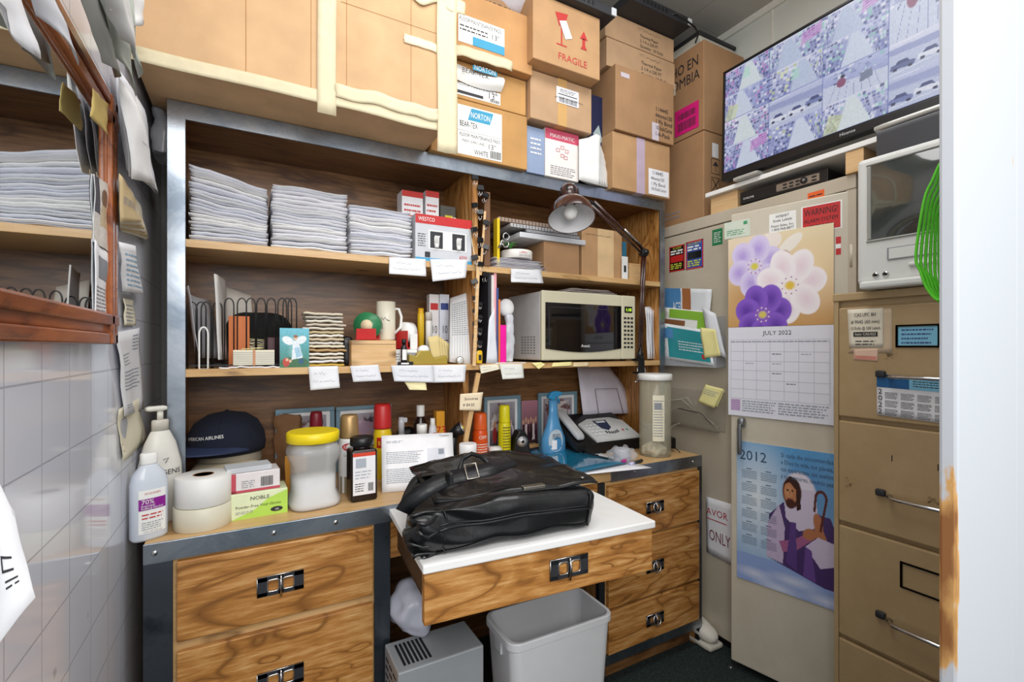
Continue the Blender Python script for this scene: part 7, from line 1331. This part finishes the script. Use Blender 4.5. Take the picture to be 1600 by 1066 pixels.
MB().tube([pw_(936, 650, 1.655), pw_(930, 608, 1.665), pw_(964, 607, 1.665), pw_(975, 650, 1.655)], .0012, 6).part('wire_support', [DARK], fx)
# tall clear canister with white lid
def canx(t, r, h):
    MB().lathe([(r*1.05, h*.925), (r*1.07, h*.93), (r*1.07, h*.995), (r*1.02, h)], 32).part('lid', [plain('#e6e6e2', .35)], t, 'white screw lid')
    m = MB(fn=wrap(r+.0005)); m.grid(8, 6, lambda u, v: (-r*.95+r*.75*u, 0, h*.20+h*.55*v), 0); m.lines(-r*.9, -r*.25, h*.25, h*.7, 14, -.0008, 1, word=.006); m.rect(-r*.85, -r*.4, h*.58, h*.66, -.001, 1); m.part('paper_label', [PAPER2, GREY], t)
    for i, (a, c_) in enumerate(((.006, '#d9a06a'), (.010, '#d98a5a'), (.018, '#d9d2c0'))): MB().tube([(-.002+.004*i, -.01, h*.08), (a*.2, -.01, h*.3), (a, -.012, h*.52)], .0015, 6).part('straw', [plain(c_, .5)], t)
    m = MB().soft(-r*.8, r*.5, -r*.7, r*.6, .003, h*.13, .02, 14, .012, 60, 3); m.part('cotton_swabs', [plain('#e6dfc6', .9, 0, .1, bump=1)], t, stuff=True)
turned('clear_canister', 'tall clear canister with a white lid at the right of the counter', 'canister', 998, 1048, 584, 1.365, z0, [('canister_body', plain('#c0bda6', .08, 0, 0, alpha=.42), [(.98, 0), (1, .01), (1, .93)])], n=40, extra=canx)
# folder, cups, marker
BFM = plain('#13698a', .08, 0, .03, coat=1.0)
def zsheet(name, label, cat, pix, z, mats, **k): return sheet(name, label, cat, [Vector((*CN(px, py, zz_), zz_)) for (px, py), zz_ in zip(pix, z)], mats, **k)
zsheet('paper_sheet', 'white sheet under the blue folder on the counter', 'paper', [(850, 748), (1018, 731), (925, 704), (830, 712)], [z0+.003]*4, [PAPER], wob=0, seed=2)
zsheet('plastic_folder', 'glossy blue plastic folder lying on the counter beside the bag', 'folder', [(893, 744), (983, 724), (880, 697), (822, 703)], [z0+.006, z0+.007, z0+.02, z0+.012], [BFM], bulge=.008, wob=.004, seed=3, th=.001)
t = thing('cup_pack', 'stack of clear wrapped cups lying on the counter before the fax machine', 'cups', WF, *CN(972, 722), z0+.002, 0)
for k in range(4): MB().lathe([(.030-.002*k, .004+.006*k), (.033-.002*k, .030+.006*k)], 24, cap=False).part('cup', [plain('#e2e4ea', .05, 0, 0, alpha=.4)], t, solid=.0006)
MB().soft(-.045, .05, -.03, .035, 0, .048, .016, 12, .014, 40, 5).part('wrapper', [FILM], t)
MB().soft(-.028, -.006, -.034, -.026, .004, .016, .004, 6).part('printed_patch', [plain('#c03a8a', .4)], t)
x, y = CN(990, 727); MB().tube([(0, 0, .006), (.055, .016, .006)], .006, 10, 0).tube([(-.022, -.006, .006), (0, 0, .006)], .0065, 10, 1).top('marker_pen', 'grey marker pen lying before the clear canister', 'pen', [DARK, plain('#c8c4e6', .4)], WF, x, y, z0+.001)
t = thing('power_adapter', 'black power adapter block standing at the right end of the counter', 'adapter', WF, 1.475, 1.37, z0+.012, -20)
MB().box(-.03, .035, 0, .05, 0, .045).part('adapter_body', [BLACK], t, bevel=.006, seg=3); MB().tube([(.02, -.004, .01), (.03, -.02, -.0), (.035, -.03, -.008)], .002, 6).part('cord', [BLACK], t)
m = MB()
for k in range(4): m.tube([(.022*cos(a)*(1+.1*k), .014*sin(a)*(1-.1*k), .004+.005*k+.002*sin(3*a)) for a in [2*pi*j/18 for j in range(18)]], .0026, 6, closed=True)
m.top('cable_coil', 'small coil of black cable beside the power adapter', 'cable', [BLACK], WF, 1.405, 1.385, z0+.001)
MB().soft(-.02, .035, -.02, .02, 0, .10, .012, 10, .016, 30, 7).top('plastic_bag', 'crumpled clear plastic wrap standing right of the clear canister', 'bag', [plain('#c9ccd4', .08, 0, 0, alpha=.5)], WF, 1.468, 1.475, z0+.001)
block('tape_roll', 'low white roll behind the power adapter', 'roll', 1066, 1084, 694, 1.44, z0, .04, [WHITE], h=.02, bevel=.008)
m = MB()
for k in range(2): m.tube([(1.55+.05*k, 1.50, .93), (1.585, 1.40-.03*k, .95+.01*k), (1.60, 1.33, .90), (1.59, 1.38, .86), (1.56, 1.42, .84), (1.53, 1.46, .78)], .002, 6)
m.top('cable', 'thin pale wires looping beside the file holder above the counter end', 'cable', [plain('#a9a596', .3)])

# ================================================= THE BAG ON THE PULLED-OUT DRAWER
LEA = plain('#0e0f11', .34, 0, .12, coat=.25, scale=60, bump=.35); LEA2 = plain('#131417', .42, 0, .12, scale=80, bump=.4); NICK = plain('#9a958c', .3, .9, .05)
BZ = .7365
bg = thing('leather_bag', 'black leather satchel with buckled strap lying on the pulled-out white drawer board', 'bag', WF, .535, 1.045, BZ, -4.5)
Wb, Db, Hb = .205, .135, .105
def wr(o):
    u = o.x/Wb; v = o.y/Db; k = Vector(o)
    e = max(0, -u-.25)           # gusset folds at the left end
    k.z *= 1 - .12*max(0, u) - .10*e + .10*max(0, v)
    k.z += .006*mnoise.noise(Vector((o.x*12, o.y*12, o.z*20))) * (1 if o.z > .012 else .0)
    k.z += e*.018*sin(o.y*70+o.z*60)*(1 if o.z > .01 else 0)
    k.y += .005*mnoise.noise(Vector((o.x*8+4, o.z*24, 0))) + e*.022*sin(o.z*95+o.x*40)
    k.x += .008*mnoise.noise(Vector((o.y*20, o.z*30, 7))) + (.030*v*e*2) + e*.014*sin(o.z*120)
    return k
MB().soft(-Wb, Wb, -Db, Db, 0, Hb, .030, 30, 0, 0, 0, 0, wr).part('bag_body', [LEA], bg)
# gusset seams and mid seam along the front
def fy(x, z): return -Db + .006*(x/Wb)**2 - .002
for zz_, r_ in ((.058, .0035), (.064, .0022), (.018, .002)):
    MB().tube([wr(Vector((x_, -Db-.001, zz_))) for x_ in [-.16+.018*k for k in range(20)]], r_, 8).part('seam', [LEA2], bg)
for xx in (-.145, .178): MB().tube([wr(Vector((xx, -Db-.0015, z_))) for z_ in (.014, .03, .05, .07, .09)] + [wr(Vector((xx, -Db+.02, Hb-.004)))], .002, 6).part('seam', [LEA2], bg)
for k in range(5): MB().tube([wr(Vector((-Wb+.01+.012*j, -Db+.006-.004*sin(j), .022+.017*k+.004*sin(j*1.3+k)))) + Vector((-.004, -.004, 0)) for j in range(6)], .0045, 8, r2=.001).part('crease', [LEA], bg)
# flap
def flap(u, v):
    x_ = -.185 + .39*u; y_ = .15 - .245*v; z_ = Hb+.004 + .022*sin(pi*min(1, u*1.05))*(1-v)**.8 + .010*(1-v)
    x_ += .028*max(0, u-.6)*v; z_ += .007*mnoise.noise(Vector((u*5, v*4, 2))) + .004*mnoise.noise(Vector((u*11, v*9, 5)))
    if v > .82: z_ -= (v-.82)*.04
    y_ -= .02*u*v; return (x_, y_, z_)
MB().grid(28, 18, lambda u, v: flap(u, 1-v), 0).part('flap', [LEA], bg, solid=.004)
MB().tube([tuple(Vector(flap(u, 1))+Vector((0, 0, .001))) for u in [k/20 for k in range(21)]], .0026, 8).part('flap_edge', [LEA2], bg)
cx_, cy_, cz_ = flap(.60, .97); MB().box(cx_-.028, cx_+.028, cy_-.010, cy_+.008, cz_-.001, cz_+.008).part('clasp', [NICK], bg, 'brushed nickel clasp', bevel=.002)
cx_, cy_, cz_ = flap(.93, .93); MB().lathe([(.006, 0), (.005, .003), (0, .004)], 12).part('snap', [NICK], bg).location = (cx_, cy_, cz_+.003)
# strap: a wide band looping from the left over the flap
def band(pts, w, th=.003, name='strap', tw=None, mat=LEA2):
    P_ = [Vector(p) for p in pts]; sm = []
    for j in range(len(P_)-1):
        a_, b0, c0, d0 = P_[max(j-1, 0)], P_[j], P_[j+1], P_[min(j+2, len(P_)-1)]
        for s_ in range(6):
            u = s_/6; sm.append(.5*((2*b0)+(-a_+c0)*u+(2*a_-5*b0+4*c0-d0)*u*u+(-a_+3*b0-3*c0+d0)*u**3))
    sm.append(P_[-1]); n_ = len(sm); m = MB(); vs = []
    for j, p in enumerate(sm):
        t_ = (sm[min(j+1, n_-1)]-sm[max(j-1, 0)]).normalized(); nn_ = Vector(tw[0]).lerp(Vector(tw[1]), j/(n_-1)); s_ = t_.cross(nn_).normalized()*w/2; vs += [p-s_, p+s_]
    m.add(vs, [(2*j, 2*j+1, 2*j+3, 2*j+2) for j in range(n_-1)], 0, True); o = m.part(name, [mat], bg, solid=th); return sm
local = lambda px, py, z: (lambda p: (lambda d: (d.x*cos(-bg.rotation_euler.z)-d.y*sin(-bg.rotation_euler.z), d.x*sin(-bg.rotation_euler.z)+d.y*cos(-bg.rotation_euler.z), z-BZ))(p-Vector(bg.location)))(spot(px, py, z))
sp_ = [local(630, 800, .825), local(643, 783, .85), local(668, 764, .873), local(700, 748, .888), local(735, 740, .897), local(770, 731, .905), local(802, 719, .905)]
band(sp_, .034, tw=((0.25, -.75, .6), (0, -.55, .85)))
band([local(632, 797, .82), local(640, 772, .83), local(655, 748, .85), local(680, 741, .87), local(705, 742, .880)], .026, tw=((0.3, -.6, .7), (0, -.2, 1)))
bx_, by_, bz_ = sp_[4]
MB().tube([(bx_-.012, by_-.016, bz_-.008), (bx_+.014, by_-.016, bz_-.006), (bx_+.016, by_+.012, bz_+.018), (bx_-.010, by_+.012, bz_+.016)], .0024, 8, closed=True).part('buckle', [NICK], bg, 'nickel buckle')
MB().box(bx_-.052, bx_-.044, by_-.020, by_+.016, bz_-.016, bz_+.010).part('strap_keeper', [LEA2], bg, bevel=.002)
hp = [local(717, 738, .875), local(722, 718, .895), local(737, 709, .905), local(752, 714, .905), local(764, 724, .895)]
MB().tube(hp, .0055, 10).part('handle', [LEA2], bg)

# ================================================= UNDER THE DESK
xb, yb = .645, 1.02
bn = thing('waste_bin', 'empty light grey rectangular plastic waste bin under the pulled-out drawer', 'bin', WF, .757, 1.150, 0, -1)
BINM = plain('#cfd0d2', .45, 0, .02)
zt_ = .40
def rr_ring(wx, wy, r_, z_, n_=8):
    o = []
    for cx_, cy_, a0 in ((wx-r_, wy-r_, 0), (-wx+r_, wy-r_, pi/2), (-wx+r_, -wy+r_, pi), (wx-r_, -wy+r_, 3*pi/2)):
        for k in range(n_): a = a0+pi/2*k/(n_-1); o.append((cx_+r_*cos(a), cy_+r_*sin(a), z_))
    return o
def loft(m, rings, mat=0, cap0=True, cap1=False):
    n_ = len(rings[0]); vs = [p for r_ in rings for p in r_]; fs = []
    for j in range(len(rings)-1):
        for i in range(n_): fs.append((j*n_+i, j*n_+(i+1) % n_, (j+1)*n_+(i+1) % n_, (j+1)*n_+i))
    if cap0: fs.append(tuple(range(n_))[::-1])
    if cap1: fs.append(tuple((len(rings)-1)*n_+i for i in range(n_)))
    return m.add(vs, fs, mat, False)
wx, wy = .170, .090
o = loft(MB(), [rr_ring(wx*.82, wy*.80, .03, .0), rr_ring(wx*.955, wy*.95, .03, zt_-.03), rr_ring(wx*.955, wy*.95, .03, zt_-.004), rr_ring(wx*.93, wy*.92, .028, zt_-.004), rr_ring(wx*.80, wy*.78, .026, .006)], cap0=True, cap1=True).part('bin_body', [BINM], bn); 
loft(MB(), [rr_ring(wx*.955, wy*.95, .03, zt_-.020), rr_ring(wx, wy, .034, zt_-.020), rr_ring(wx*1.0, wy*1.0, .034, zt_-.003), rr_ring(wx*.985, wy*.98, .032, zt_), rr_ring(wx*.93, wy*.92, .028, zt_), rr_ring(wx*.93, wy*.92, .028, zt_-.012)], cap0=False).part('rim', [BINM], bn, bevel=0)
for s_ in (-1,): MB().box(s_*wx*.955-.004, s_*wx*.955+.010, -.02, .02, zt_-.06, zt_-.02).part('lug', [BINM], bn, bevel=.002)
pcx = thing('steel_case', 'light grey metal appliance case with a slotted top under the desk', 'appliance', WF, WF.at(622, 0, 1.13)[0], 1.13, .245, 0)
xw_ = WF.at(756, 0, 1.13)[0]-WF.at(622, 0, 1.13)[0]
MB().box(0, xw_, 0, .13, 0, .14).part('case_shell', [plain('#a3a7aa', .35, .2, .03)], pcx, bevel=.004); 
m = MB()
for k in range(7): m.box(.02+.011*k, .026+.011*k, .02, .11, .1402, .1415)
m.part('top_slots', [BLACKM], pcx); m = MB()
for r_ in range(5):
    for c_ in range(3): m.box(-.001, .0, .02+.035*c_, .045+.035*c_, .03+.02*r_, .035+.02*r_)
m.part('side_slots', [BLACKM], pcx)
t = thing('cardboard_box', 'brown box with a barcode label under the grey metal case', 'box', WF, .345, 1.14, 0, 0)
MB().box(0, .22, 0, .28, 0.001, .244).part('box_body', [cardboard('cardboard_wood_brown', '#9c5f30')], t, bevel=.003); m = MB(); m.rect(.10, .215, .12, .225, -.001, 0); m.lines(.11, .21, .18, .215, 2, -.0014, 1); m.barcode(.15, .21, .13, .16, -.0014, 1); m.part('label', [PAPER, INK], t)
MB().soft(-.045, .055, -.05, .08, 0, .12, .04, 16, .02, 22, 2).top('plastic_bag', 'stuffed pale grey plastic bag on the grey case under the desk', 'bag', [plain('#c3c5d2', .25, 0, .05, bump=.5)], WF, .385, 1.27, .387)
